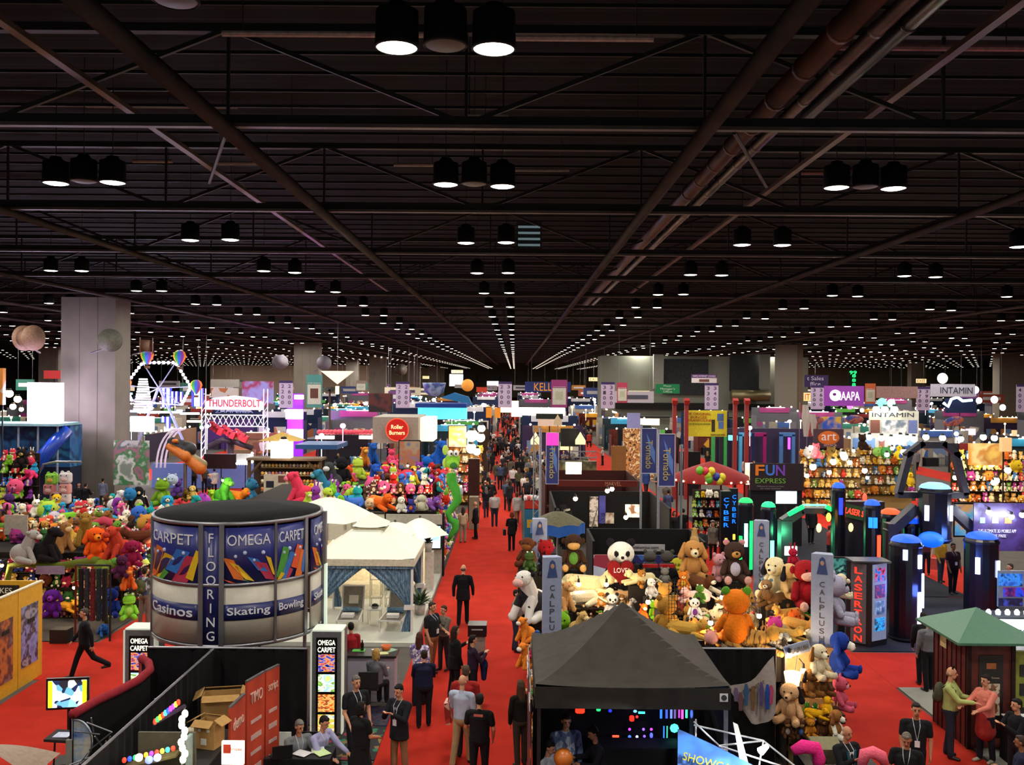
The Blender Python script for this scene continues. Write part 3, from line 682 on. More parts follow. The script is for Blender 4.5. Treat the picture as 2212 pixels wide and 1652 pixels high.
for (a0,a1,t1,t2)in secs:
    pb=arc(B(),DR,a0,a1,3.46,4.6).obj('picture_band',blue,o,smooth=True)
    arc(B(),DR,a0,a1,ZB+.05,3.42).obj('white_band',M('b9b3a4',rough=.45,var=.05),o,smooth=True)
    nb=arc(B(),DR+.012,a0+.5,a1-.5,2.72,3.05,.02).obj('name_band',NAVY,o,smooth=True)
    am=(a0+a1)/2;w=R(a1-a0)*DR
    text(t1,1,TXW,pb,fit=(w*.8,.22),loc=(0,0,4.35),rot=(0,0,0),warp=wrap(DR+.012,am))
    text(t2,1,TXW,nb,fit=(w*.8,.2),loc=(0,0,2.885),rot=(0,0,0),warp=wrap(DR+.022,am),bold=.01)
    if am<0:
        cols=['d4691c','d8b21e','4a9a3c','2a6ab8','b0304a','d84e1c']
        for j,(u0,z0,u1,z1,wd,c)in enumerate([(.02,.05,.3,.62,.2,0),(.14,.02,.5,.5,.16,1),(.3,0,.46,.16,.1,2),(.46,.22,.74,.62,.2,3),(.58,.0,.9,.5,.24,4),(.8,.1,.98,.62,.1,1),(.04,.0,.2,.1,.1,5)]):
            b=B();vs=[]                                 # slanting carpet swatches in the picture
            if t1=='OMEGA':z0,z1=z1*.85,z0*.85
            for (u,z)in ((u0,z0),(min(.99,u0+wd*1.0),max(0,z0-.06)),(min(.995,u1+wd*.6),z1),(max(.01,u1-wd*.4),z1+.05)):
                t=R(a0+(a1-a0)*u)
                for rr in (DR+.004+j*.003,DR+.014+j*.003):vs.append((rr*math.cos(t),rr*math.sin(t),3.48+z))
            b.add(vs,[(1,3,5,7),(0,6,4,2),(0,2,3,1),(2,4,5,3),(4,6,7,5),(6,0,1,7)]);b.obj('printed_swatch',M(cols[(c+(2 if t2=='Bowling' else 0))%6],rough=.4,var=.1),pb)
        for j in range(4):
            t=R(a0+(a1-a0)*(.25+.17*j));B().ell(((DR)*math.cos(t),(DR)*math.sin(t),4.02+.09*math.sin(j*2.3)),(.035+.008*(j %2),)*3,8,6).obj('printed_sparkle',M('b8c0e0',rough=.4,var=0),pb)
nc=arc(B(),DR+.01,edges[1]+1.5,edges[2]-1.5,ZB,4.62,.05).obj('name_column',NAVY,o,smooth=True)
for i,ch in enumerate('FLOORING'):text(ch,.26,TXW,nc,loc=(0,0,4.4-.283*i),rot=(0,0,0),warp=wrap(DR+.02,(edges[1]+edges[2])/2),fit=(None,.19))
for aa in [edges[1],edges[2],edges[3],edges[4]]+[edges[4]+33*k for k in range(1,8)]:
    t=R(aa);big=aa in (edges[1],edges[2],edges[4]);wd_=.1 if big else .05
    B().box(DR*math.cos(t),DR*math.sin(t),(ZB+ZT)/2,.07,wd_,ZT-ZB,rz=t).obj('frame_post',ALU,o)
for z in (ZB,3.44,ZT):b=arc(B(),DR+.02,0,360,z-.035,z+.035,.08,60);b.obj('frame_ring',ALU,o,smooth=True)
b=B();b.lathe([(0,.14),(.9,.12),(DR-.04,.05),(DR-.02,-.04)],z=ZT+.0,n=40);b.obj('dark_cover',M('060707',rough=1,var=.1),o,smooth=True)
for px in (300,700):
    pass
for t in (20,160,90,-20):
    t=R(t);B().tube(((DR-.1)*math.cos(t),(DR-.1)*math.sin(t),0),((DR-.1)*math.cos(t),(DR-.1)*math.sin(t),ZB),.04).obj('support_leg',ALU,o)
o=thing('light_pillar','slim pillar with pale lit face standing beside the drum sign','pillar',(-4.3,20.75,0))
B().box(0,0,1.75+.62,.2,.16,4.6).obj('post',ALU,o);B().box(.1,-.02,1.75,.05,.14,3.5).obj('lit_face',E('cfe0cc',.7),o)
# ---------------------------------------------------------------- carpet booth floor, counter
b=B();b.box(-4.35,20.9,.03,3.2,1.2,.02);b.obj('patterned_carpet',PIC(['0c1030','1a2460','0a0c20','501c28','1c4048','101840'],6,kind='n',rough=.8),label='dark blue patterned carpet sample in front of the counter',cat='carpet')
b=B();b.box(-4.0,19.35,.03,2.5,1.8,.02);b.obj('patterned_carpet',PIC(['101014','141418','207050','121216','802030','101014','806030','12121a','101014'],7,rough=.8),label='black carpet sample with glowing coloured blobs',cat='carpet')
b=B();b.box(-3.9,17.5,.03,2.3,1.8,.02);b.obj('patterned_carpet',PIC(['0a1816','0c1c1a','1a6050','0c1a1a','0a1614'],4,kind='n',rough=.8),label='dark carpet sample with teal swirls at the aisle edge',cat='carpet')
o=thing('counter','white reception counter with dark top beside the aisle','counter',(-3.35,22.15,0))
B().box(0,0,.53,1.12,.5,1.06).obj('body',M('b9b4c2',rough=.5,var=.04),o);B().box(0,0,1.08,1.2,.66,.05).obj('countertop',M('202225',rough=.3),o)
for i,(dx,dy,c,w)in enumerate([(-.35,.1,'58b848',.3),(.28,-.1,'d8dc9a',.2),(.05,.15,'e8e8e8',.16),(.4,.12,'9ab89a',.3)]):
    B().box(-3.35+dx,22.15+dy,1.11,w,.2,.01,rz=.3*i).obj('brochure',M(c,rough=.5),label=['green brochure sheet on the white counter','cream leaflet on the white counter','white notepad on the white counter','grey-green folder on the white counter'][i],cat='brochure')
b=B();b.lathe([(0,0),(.04,0),(.04,.16),(.018,.21),(.018,.26),(0,.26)],n=12);b.obj('bottle',M('15100e',rough=.15),loc=(-3.62,22.25,1.105),smooth=True,label='dark drink bottle standing on the counter',cat='bottle')
b=B();b.lathe([(0,0),(.09,0),(.13,.12),(.12,.12),(.085,.015)],n=20);b.obj('bowl',M('d0662a',rough=.5),loc=(-3.05,22.3,1.105),smooth=True,label='orange bowl on the counter',cat='bowl')
o=thing('bar_stool','black padded bar stool in front of the white counter','stool',(-3.25,21.05,0))
B().tube((0,0,.02),(0,0,.62),.03).obj('pedestal',BLK,o);b=B();b.lathe([(0,.04),(.2,.03),(.22,0),(0,0)],n=20);b.obj('base',BLK,o,smooth=True)
B().box(0,0,.66,.44,.42,.1).obj('seat',M('131214',rough=.6),o);B().box(0,-.2,.86,.44,.07,.36).obj('backrest',M('131214',rough=.6),o)
# meeting table and sheets
skirt_table(-3.9,17.05,1.2,.6,.75,'black clothed table where two seated men work',top='1a1a1c')
for i,(x,y,c)in enumerate([(-3.6,17.15,'e9eaea'),(-3.5,17.0,'c8e0a0'),(-3.85,16.95,'dcdcdc')]):
    B().box(x,y,.765+.004*i,.24,.3,.006,rz=.4*i+.3).obj('paper_sheet',M(c,rough=.6,var=.02),label=['white paper sheet on the black table','pale green leaflet on the black table','loose grey sheet on the black table'][i],cat='paper')
o=thing('laptop','open dark laptop before the seated men','laptop',(-4.2,16.85,.76),R(20));B().box(0,0,.012,.36,.25,.02).obj('keyboard_deck',M('2a2a2e',rough=.4),o);B().box(0,-.15,.13,.36,.015,.24,rx=.2).obj('display',M('151518',rough=.3),o)
for i,(x,y)in enumerate([(-4.42,17.42),(-3.9,17.45)]):
    o=thing('folding_chair',['white chair under the man in the grey shirt','dark chair under the man in the lavender shirt'][i],'chair',(x,y,0));m=[WHITE,BLK][i]
    B().box(0,0,.44,.42,.42,.04).obj('seat',m,o);B().box(0,.21,.75,.42,.03,.3).obj('backrest',m,o)
    for sx in (-1,1):
        for sy in (-1,1):B().tube((sx*.18,sy*.18,0),(sx*.18,sy*.18,.43),.014).obj('leg',ALU,o)
# ---------------------------------------------------------------- front left booth: boxes, lights, banners
def redpanel(px0,py0,px1,py1,z,label,tx):
    a=wpt(px0,py0,z);c=wpt(px1,py1,z);L=(c-a).length;o=thing('banner_stand',label,'banner',(a.x,a.y,0),math.atan2(c.y-a.y,c.x-a.x))
    B().box(L/2,0,z/2,L,.04,z).obj('panel',M('b03a20',rough=.6,var=.2,scale=2),o);B().box(L/2,0,z+.015,L,.05,.03).obj('top_bar',ALU,o)
    text(tx,1,M('d8b0a0'),o,loc=(L*.5,-.03,z-.32),fit=(L*.7,.2));
    for j in range(4):B().box(L/2,-.024,z-.75-.28*j,L*.6,.01,.06+.03*(j %2)).obj('printed_block',M('b89a90',rough=.6),o)
redpanel(532,1474,570,1452,2.3,'orange-red banner panel with pale lettering, second from the black drape','TIMO')
redpanel(573,1451,602,1437,2.3,'orange-red banner panel with grey script beside the black drape','script')
redpanel(496,1530,528,1500,2.2,'dark red banner panel next to the cardboard boxes','SALE' if False else 'demo')
def cabinet(x,y,w,d,h,label):
    o=thing('cabinet',label,'cabinet',(x,y,0));B().box(0,0,h/2,w,d,h-.02).obj('body',M('101012',rough=.7),o);B().box(0,0,h-.01,w+.03,d+.03,.03).obj('top',M('1a1a1c',rough=.5),o);return o
def carton(px,py,z,w,d,h,rz,label,tall=False):
    p=G(px,py,z);o=thing('cardboard_box',label,'cardboard box',(p.x,p.y,z),rz);m=M('a8824c',rough=.85,var=.08)
    b=B()
    for s in (-1,1):b.box(s*w/2,0,h/2,.015,d,h);b.box(0,s*d/2,h/2,w,.015,h)
    b.box(0,0,.01,w,d,.015);b.obj('walls',m,o)
    for s in (-1,1):
        B().box(s*(w/2+.07),0,h+.03,.17,d*.95,.012,ry=s*.5).obj('flap',m,o);B().box(0,s*(d/2+.06),h+.02,w*.95,.15,.012,rx=-s*.5).obj('flap',m,o)
    return o
cabinet(-5.15,15.0,.9,1.5,1.65,'black cabinet that carries the cardboard boxes')
carton(480,1540,1.66,.66,.5,.34,R(12),'large open cardboard box with paper inside on the black cabinet')
p=G(470,1520,1.8);b=B();b.ell((0,0,0),(.16,.12,.07),10,6);b.ell((.14,.05,.02),(.1,.1,.06),8,6);b.obj('crumpled_paper',M('d8d0b8',rough=.8,bump=.5),loc=(-5.25,15.3,1.8),label='crumpled packing paper inside the large cardboard box',cat='paper')
o=carton(452,1610,1.66,.36,.3,.4,R(-15),'tall carry carton with white stickers on the black cabinet')
for s in (-1,1):B().box(s*.08,-.16,.3,.05,.01,.04).obj('sticker',WHITE,o)
B().box(0,-.16,.12,.1,.01,.1).obj('sticker',WHITE,o)
# lit novelty rack
o=thing('display_rack','wooden rack of coloured LED novelties in the booth by the curved wall','display rack',(-5.2,13.55,0))
B().box(.1,.12,1.2,.85,.04,2.4).obj('back_board',M('4a4636',rough=.6),o);B().box(.0,-.12,1.85,.8,.3,.03).obj('shelf',M('6a6038'),o);B().box(0,-.2,2.12,.8,.25,.03,ry=-.25).obj('shelf',M('6a6038'),o)
B().box(.47,-.1,1.7,.05,.35,1.4).obj('glass_side',M('9ab0a8',rough=.1),o)
cc=['e83a20','2a4ae8','30c060','e03ab0','e8a020','8a3ae8','e83a20','e8e040','3ae0e0']
for i in range(10):
    x=-5.58+.078*i;z=2.13+.25*(.078*i);B().ell((0,0,0),(.034,.034,.04),8,6).obj('novelty_light',E(cc[i %9],1.8),loc=(x,13.3,z),smooth=True,label='small glowing coloured novelty on the wooden rack',cat='novelty light',group='glowing novelties lined up on the rack')
for i in range(10):
    p=P(335+5.6*i,1558-4.6*i,13.35);B().ell((0,0,0),(.03,.03,.045),8,6).obj('novelty_light',E(cc[(i*2)%9],1.8),loc=p,smooth=True,label='small glowing coloured novelty on the upper strip',cat='novelty light',group='glowing novelties on the slanting strip')
a,c=P(332,1563,13.42),P(400,1524,13.42)
b=B();b.tube(a,c,.03);b.obj('light_rail',M('3a2a40'),label='slanting rail holding the upper strip of novelties',cat='rail')
for i,(px,py,cl)in enumerate([(300,1636,'fff0c0'),(322,1641,'6a7aff'),(340,1636,'8a9aff')]):
    B().ell((0,0,0),.055,10,8).obj('novelty_lamp',E(cl,3),loc=P(px,py,13.0),smooth=True,label=['warm white glowing globe on the rack','blue-white glowing globe in the middle of the rack','blue-white glowing globe by the glass side'][i],cat='lamp')
o=thing('light_column','twisted column of blinding white lights in front of the cartons','lamp',P(395,1640,12.9))
b=B()
for i in range(9):b.ell((.03*math.sin(i*1.7),0,.08*i),(.045,.04,.055),8,6)
b.obj('bulbs',E('fff2c8',14),o,smooth=True);B().tube((0,.06,-1.2),(0,.06,.7),.015).obj('pole',BLK,o)
l=bpy.data.lights.new('column_light','POINT');l.energy=40;l.color=(1,.9,.7);l.shadow_soft_size=.1;lo=bpy.data.objects.new('column_light',l);COL.objects.link(lo);lo.location=P(398,1610,12.6)
board('lit_sign','glowing white lit sign with a small red emblem by the red banner','sign',480,1600,527,1650,14.0,E('fff6dc',2.6),parts=[('emblem',.08,.12,.42,.5,M('c8402a'))],texts=[('limitless',.68,.3,.5,.14,M('b04030'))])
# star shaped pop-up frame, folded dome, side table, small lamp
o=thing('crossed_bars','silver crossed-bar pop-up frame against the black drape','frame',P(215,1610,14.2))
pts=[((187,1560),(242,1581)),((242,1581),(193,1620)),((197,1550),(202,1580)),((205,1590),(222,1613)),((229,1600),(222,1640)),((150,1652),(202,1632)),((170,1650),(190,1625)),((161,1579),(215,1586)),((238,1590),(230,1620))]
for s,e_ in pts:B().tube(P(*s,14.2)-o.location,P(*e_,14.3)-o.location,.012,n=6).obj('rod',ALU,o)
o=thing('curved_display','small curved graphic display with blue sky print beside the crossed bars','display',P(172,1652,14.6))
b=B();n=14;vs=[]
for t in (0,.03):
    for i in range(n+1):
        a_=math.pi*i/n;vs.append((-.13+.32*math.sin(a_)**.8+t*.2,t,.36-.36*math.cos(a_)))
k=n+1;b.add(vs,[tuple(range(k)),tuple(range(2*k-1,k-1,-1))]+[(i,i+1,k+i+1,k+i)for i in range(n)]);b.obj('printed_face',PIC(['4a6aa8','9ab0c8','c8c8b8','b8b49a'],3,kind='n'),o)
b=B();b.path([(-.13+.32*math.sin(math.pi*i/n)**.8,-.01,.36-.36*math.cos(math.pi*i/n))for i in range(n+1)],.012,6);b.obj('rim',ALU,o)
B().box(-.16,0,-.6,.1,.05,2.0).obj('side_post',M('8a8a82'),o)
o=thing('fabric_dome','beige and purple folded fabric shade at the corner of the picture','shade',P(20,1652,15.2))
b=B();n=16;vs=[];fs=[]
for j in range(5):
    for i in range(n+1):
        t=i/n;rr=1-.18*j;vs.append((-.7+1.3*t,j*.25-.5,.5*math.sin(math.pi*(.35+.65*t))*rr))
for j in range(4):fs+=[(j*(n+1)+i,j*(n+1)+i+1,(j+1)*(n+1)+i+1,(j+1)*(n+1)+i)for i in range(n)]
b.add(vs,fs);b.obj('beige_cloth',M('9a8878',rough=.85),o,smooth=True)
b=B();b.ell((-.55,-.45,-.1),(.6,.3,.34),14,8);b.obj('purple_cloth',M('4a2a66',rough=.85),o,smooth=True);B().tube((-.5,0,-1.9),(-.5,0,.3),.02).obj('pole',BLK,o)
o=thing('side_table','small black folding side table with papers on the red carpet','table',P(133,1600,17.2));zz=o.location.z;o.location.z=0;zz=.95
B().box(0,0,zz,.42,.5,.05,ry=.05).obj('tabletop',M('2a2628'),o);B().box(.04,-.03,zz+.035,.28,.24,.012).obj('papers',M('c8d0e8'),o)
for s in (-1,1):B().tube((s*.16,0,0),(s*.12,0,zz),.018).obj('leg',BLK,o)
o=thing('clip_lamp','small white clip lamp with glowing head low over the red carpet','lamp',P(70,1628,15.6));B().box(0,0,0,.16,.05,.05,ry=-.3).obj('head',E('fff4f4',6),o);B().tube((.08,0,0),(.3,0,-.25),.01).obj('arm',WHITE,o);B().tube((.3,0,-.25),(.3,0,-1.9),.012).obj('pole',BLK,o)
b=B();b.box(0,0,0,.45,.06,.07);b.obj('dropped_umbrella',M('1a1416'),loc=(-9.2,20.0,.05),rot=(0,-.1,.5),label='small dark folded umbrella lying on the red aisle carpet',cat='umbrella')
# ================================================================ white patio-furniture booth
b=B();b.box(-5.85,31.2,.06,6.1,9.6,.12);b.obj('floor_platform',M('c9ccc0',rough=.35,var=.06,scale=2),kind='structure')
o=thing('exhibit_wall','low white wall with raised grey letters behind the patio cabana','booth wall',(-7.0,36.1,0))
B().box(0,0,1.2,3.9,.12,2.4).obj('panel',CREAM,o);B().box(0,0,2.42,3.95,.2,.06).obj('top_edge',M('1a1a18'),o)
text('TUUCI',1,M('a39c88',rough=.6),o,loc=(1.15,-.08,1.95),fit=(1.75,.36),ext=.02)
o=thing('exhibit_wall','grey wall panel with a blue screen at the aisle corner of the patio booth','booth wall',(-3.85,35.9,0))
B().box(0,0,1.2,2.2,.1,2.4).obj('panel',M('a9a698',rough=.6),o);B().box(1.12,.1,1.2,.08,.3,2.5).obj('dark_edge',M('16161a'),o)
o=thing('television','blue glowing wall screen beside the small patio umbrella','TV',(-3.4,35.78,1.55));B().box(0,0,0,1.25,.06,.95).obj('casing',M('101012'),o);B().box(0,-.035,0,1.15,.01,.85).obj('screen',PIC(['60a8e0','a0d0f0','e0f0ff','70b0e8'],1.2,kind='n',emit=1.2),o)
def canopy(b,hx,hy,z0,z1,sag=1.25,n=10,cut=0.):
    vs=[];fs=[]
    for j in range(n+1):
        for i in range(n+1):
            u=-1+2*i/n;v=-1+2*j/n;m=max(abs(u),abs(v));m=max(m,cut)
            w=1+.0*abs(u*v);vs.append((u*hx,v*hy,z0+(z1-z0)*(1-m)**sag+(.05*(abs(u)*abs(v))**3)))
    fs=[(j*(n+1)+i,j*(n+1)+i+1,(j+1)*(n+1)+i+1,(j+1)*(n+1)+i)for j in range(n)for i in range(n)]
    return b.add(vs,fs)
CW=M('f2f5e4',rough=.75,var=.02);CURT=PIC(['5c7f98','3e5f7c','86a4b8','4a6c88'],6,kind='n',rough=.5,stretch=(4,4,.3))
o=thing('patio_cabana','square white cabana with blue tied curtains on the white platform','cabana',(-4.42,28.75,.12))
b=B();canopy(b,1.5,1.55,2.2,3.25,1.0,8,.28);b.obj('canopy',CW,o)
b=B();canopy(b,.52,.52,2.98,3.38,1.0,4);b.obj('vent_cap',CW,o);B().box(0,0,2.92,.95,.95,.1).obj('vent_frame',M('b8b090'),o)
b=B()
for s in (-1,1):b.box(s*1.5,0,2.12,.03,3.1,.2);b.box(0,s*1.55,2.12,3.0,.03,.2)
b.obj('valance',M('d9d2b8',rough=.7),o)
b=B()
for s in (-1,1):b.box(s*1.47,0,1.99,.03,3.0,.1);b.box(0,s*1.52,1.99,2.94,.03,.1)
b.obj('blue_trim',CURT,o)
for sx in (-1,1):
    for sy in (-1,1):
        B().box(sx*1.44,sy*1.48,1.03,.07,.07,2.06).obj('post',WHITE,o)
        # curtain: gathered, swept to the post, tied
        b=B();nz,nx=16,18;vs=[]
        for k in range(nz+1):
            z=1.97-1.9*k/nz;t=k/nz
            wdt=1.3*(1-t/.62)**1.2+.15 if t<.62 else .13+.22*((t-.62)/.38)
            for i in range(nx+1):
                u=i/nx;x=sx*(1.42-wdt*u)if t<.62 else sx*(1.42-wdt*(u-.15));vs.append((x,sy*1.46+.045*math.sin(u*nx*1.9),z))
        fs=[(k*(nx+1)+i,k*(nx+1)+i+1,(k+1)*(nx+1)+i+1,(k+1)*(nx+1)+i)for k in range(nz)for i in range(nx)]
        b.add(vs,fs);b.obj('curtain',CURT,o,smooth=True)
        B().box(sx*1.36,sy*1.46,.8,.3,.14,.14).obj('tie_band',WHITE,o)
l=bpy.data.lights.new('cabana_light','POINT');l.energy=200;l.color=(1,.85,.6);l.shadow_soft_size=.15;lo=bpy.data.objects.new('cabana_light',l);COL.objects.link(lo);lo.location=(-4.3,30.9,1.9)
for i,(x,lb)in enumerate([(-4.95,'white framed lounger with grey sling and towel, next to the drum sign'),(-3.6,'white framed lounger with grey sling and towel, nearer the red aisle')]):
    o=thing('sun_lounger',lb,'lounger',(x,28.1,.12),R(-4 if i else 4))
    b=B()
    for s in (-1,1):b.box(s*.33,0,.34,.04,1.3,.04)
    for y in (-.64,.6):b.box(0,y,.34,.7,.04,.04)
    b.obj('frame',WHITE,o)
    b=B();b.box(0,.93,.66,.7,.04,.78,rx=-.55);b.obj('back_frame',WHITE,o)
    B().box(0,-.02,.355,.62,1.24,.015).obj('seat_sling',M('807a6c',rough=.8),o);B().box(0,.905,.665,.6,.03,.7,rx=-.55).obj('back_sling',M('8a8474',rough=.8),o)
    for sx in (-1,1):
        for y in (-.6,.55):B().box(sx*.33,y,.16,.04,.04,.32).obj('leg',WHITE,o)
    tag(union_t :=B().box(0,0,0,.36,.26,.1).obj('rolled_towel',WHITE,loc=(x,27.75,.55)),['white folded towel on the lounger next to the drum sign','white folded towel on the lounger nearer the aisle'][i],'towel')
    b=B();b.tube((-.25,0,0),(.25,0,0),.08,n=12);b.obj('bolster_pillow',M('6b90a8',rough=.9,var=.4,scale=20),loc=(x,28.35,.57),smooth=True,label=['blue striped bolster on the lounger next to the drum sign','blue striped bolster on the lounger nearer the aisle'][i],cat='pillow')
B().box(0,0,0,.28,.1,.26,rx=-.5).obj('small_cushion',CREAM,loc=(-4.95,28.75,.78),label='small square cream cushion on the lounger back',cat='cushion')
o=thing('side_table','small white wire side table between the two loungers','table',(-4.27,28.6,.12));B().box(0,0,.42,.42,.42,.03).obj('tabletop',WHITE,o)
for sx in (-1,1):
    for sy in (-1,1):B().tube((sx*.18,sy*.18,0),(sx*.18,sy*.18,.41),.012).obj('leg',WHITE,o)
o=thing('fruit_bowl','small bowl of dark fruit on the wire side table','bowl',(-4.27,28.6,.555));b=B();b.lathe([(0,0),(.08,0),(.14,.08),(.13,.08),(.075,.012)],n=16);b.obj('bowl',M('8a8a80'),o,smooth=True);b=B();b.ell((0,0,.09),(.1,.1,.06),10,6);b.obj('fruit',M('1c1a16'),o,smooth=True)
for x,lb in ((-4.55,'tall white wire plant stand behind the loungers, one nearer the drum'),(-4.05,'tall white wire plant stand behind the loungers, one nearer the aisle')):
    b=B()
    for sx in (-1,1):
        for sy in (-1,1):b.tube((sx*.17,sy*.17,0),(sx*.17,sy*.17,1.5),.013,n=6)
    for z in (.3,.9,1.5):b.box(0,0,z,.36,.36,.02)
    b.obj('wire_stand',M('d8d0b8'),loc=(x,30.7,.12),label=lb,cat='stand')
o=thing('bench_unit','long low cream bench with glowing wall light behind the loungers','bench',(-5.6,31.9,.12));B().box(0,0,.25,2.2,.5,.5).obj('seat_box',M('c9bfa6'),o);B().box(.8,.5,1.1,3.4,.1,1.5).obj('back_panel',M('e0d2ac',rough=.6),o)
b=B()
for i in range(4):
    B().ell((0,0,0),.09,10,8).obj('wall_light',E('fff0c8',14),loc=(-5.4+i*.62,32.3,1.62),smooth=True,label='glowing warm wall light on the cream panel behind the cabana',cat='lamp',group='row of warm wall lights behind the cabana')
def umbrella(label,x,y,z1,r,drop,m,poles=True,n=8,z0=.12,lower=None):
    o=thing('patio_umbrella',label,'umbrella',(x,y,z0));b=B();vs=[(0,0,z1-z0)];k=5
    for j in range(1,k+1):
        t=j/k
        for i in range(n*4):
            a=2*math.pi*i/(n*4);e=1-.09*abs(math.sin(a*n/2))*t;vs.append((r*t*e*math.cos(a),r*t*e*math.sin(a),z1-z0-drop*t**1.35+.05*abs(math.sin(a*n/2))*t))
    N=n*4;fs=[(0,1+i,1+(i+1)%N)for i in range(N)]
    for j in range(k-1):fs+=[(1+j*N+i,1+(j+1)*N+i,1+(j+1)*N+(i+1)%N,1+j*N+(i+1)%N)for i in range(N)]
    b.add(vs,fs);b.obj('canopy',m,o,smooth=True)
    if lower:
        b=B();vs2=[(x_*.99,y_*.99,z_-.0)for x_,y_,z_ in vs[1+(k-1)*N:]];vs2+=[(x_,y_,z_-.32)for x_,y_,z_ in vs2];b.add(vs2,[(i,(i+1)%N,N+(i+1)%N,N+i)for i in range(N)]);b.obj('valance',lower,o,smooth=True)
    B().tube((0,0,0),(0,0,z1-z0-.03),.03).obj('pole',ALU,o);B().ell((0,0,z1-z0+.03),.05,8,6).obj('finial',M('3a3a3a'),o);B().box(0,0,.03,.6,.6,.06).obj('base',M('6a6a66'),o)
    return o
umbrella('large sweeping white patio umbrella behind the drum sign',-6.5,32.4,3.5,1.75,.72,CW,n=6)
umbrella('small white umbrella half hidden behind the drum sign',-6.75,30.2,2.45,.75,.4,CW,n=6)
umbrella('small white pointed umbrella before the blue wall screen',-3.4,33.6,2.62,1.05,.62,CW,n=4)
umbrella('low white umbrella between cabana and letter wall',-4.25,33.2,2.52,1.0,.4,CW,n=6)
for i,(x,y,h,lb)in enumerate([(-3.08,33.2,1.35,'tall white plinth with a plant by the aisle'),(-3.2,31.4,.55,'low white plinth by the cabana curtain')]):
    B().box(0,0,h/2,.42,.42,h).obj('plinth',M('d4d2c6',rough=.5),loc=(x,y,.12),label=lb,cat='plinth')
def plant(x,y,z,h,label,pot=True,seed=0):
    o=thing('potted_plant',label,'plant',(x,y,z));rnd=random.Random(seed);b=B()
    for i in range(60):
        a=rnd.uniform(0,6.28);t=rnd.uniform(.3,1.25);L=h*rnd.uniform(.5,1);d=Vector((math.cos(a)*math.sin(t),math.sin(a)*math.sin(t),math.cos(t)))
        p0=Vector((0,0,.3));p1=p0+d*L*.6;p2=p1+(d+Vector((0,0,-.5))).normalized()*L*.4;s=d.cross(Vector((0,0,1))).normalized()*.035*h/.6
        b.add([p0-s*.3,p0+s*.3,p1+s,p1-s,p2],[(0,1,2,3),(3,2,4)])
    b.obj('leaves',M('33502c',rough=.6,var=.4),o)
    if pot:b=B();b.lathe([(0,0),(.14,0),(.19,.32),(.16,.32),(.14,.28),(0,.28)],n=16);b.obj('pot',M('c8c4b8'),o,smooth=True)
plant(-3.08,33.2,1.47,.45,'small plant on the tall white plinth',seed=1);plant(-2.98,29.6,.12,.75,'leafy plant in pale pot behind the cabana curtain by the aisle',seed=2)
# ================================================================ black pop-up tent and its glowing goods
o=thing('popup_tent','black pop-up canopy tent with square white maker mark','tent',(1.93,16.3,0))
b=B();canopy(b,1.56,1.5,2.74,3.76,1.3,24);b.obj('canopy',M('38342e',rough=.85,var=.12,scale=4,bump=.35),o,smooth=False)
b=B();VB=M('2a2723',rough=.85,var=.15,scale=4,bump=.3)
for s in (-1,1):b.box(s*1.56,0,2.57,.02,3.0,.34);b.box(0,s*1.5,2.57,3.12,.02,.34)
b.obj('valance',VB,o)
for sx in (-1,1):
    for sy in (-1,1):B().box(sx*1.5,sy*1.45,1.3,.06,.06,2.6).obj('leg',M('2a2a2c' if sx<0 else '77777c',rough=.4,metal=.4),o)
B().box(1.45,-1.515,2.6,.13,.012,.13).obj('maker_mark',M('d8d8d8',rough=.5,var=0),o)
b=B();b.tube((1.45,-1.52,2.6),(1.45,-1.53,2.6),.045,n=20);b.obj('mark_ring',M('3a3a3a',var=0),o)
B().box(0,1.47,1.2,3.0,.03,2.4).obj('rear_curtain',M('08080a',rough=.95),o)
b=B();b.add([(1.55,-1.4,2.4),(1.58,1.4,2.4),(2.2,1.4,0.02),(2.2,-1.4,.02),(1.58,-1.4,2.4),(1.61,1.4,2.4),(2.23,1.4,.02),(2.23,-1.4,.02)],[(0,1,2,3),(7,6,5,4),(0,3,7,4),(1,5,6,2)]);b.obj('side_curtain',M('131210',rough=.95),o)
def glow(px,py,w,h,c,kind='box',D=17.6,s=1.9,label=None):
    p=P(px,py,D);ww=w*D/F;hh=h*D/F
    nm={'box':'glowing_toy','tube':'light_tube','ball':'glowing_badge'}[kind];b=B()
    if kind=='tube':b.tube((0,0,-hh/2),(0,0,hh/2),ww/2,n=8)if h>w else b.tube((-ww/2,0,0),(ww/2,0,0),hh/2,n=8)
    elif kind=='ball':b.ell((0,0,0),(ww/2,.02,hh/2),12,8)
    else:
        b.prism([(-ww/2,-hh*.3),(-ww*.3,-hh/2),(ww*.3,-hh/2),(ww/2,-hh*.3),(ww/2,hh*.3),(ww*.3,hh/2),(-ww*.3,hh/2),(-ww/2,hh*.3)],.03,'y')
    return b.obj(nm,E(c,s),loc=p,label=label,cat='glowing toy')
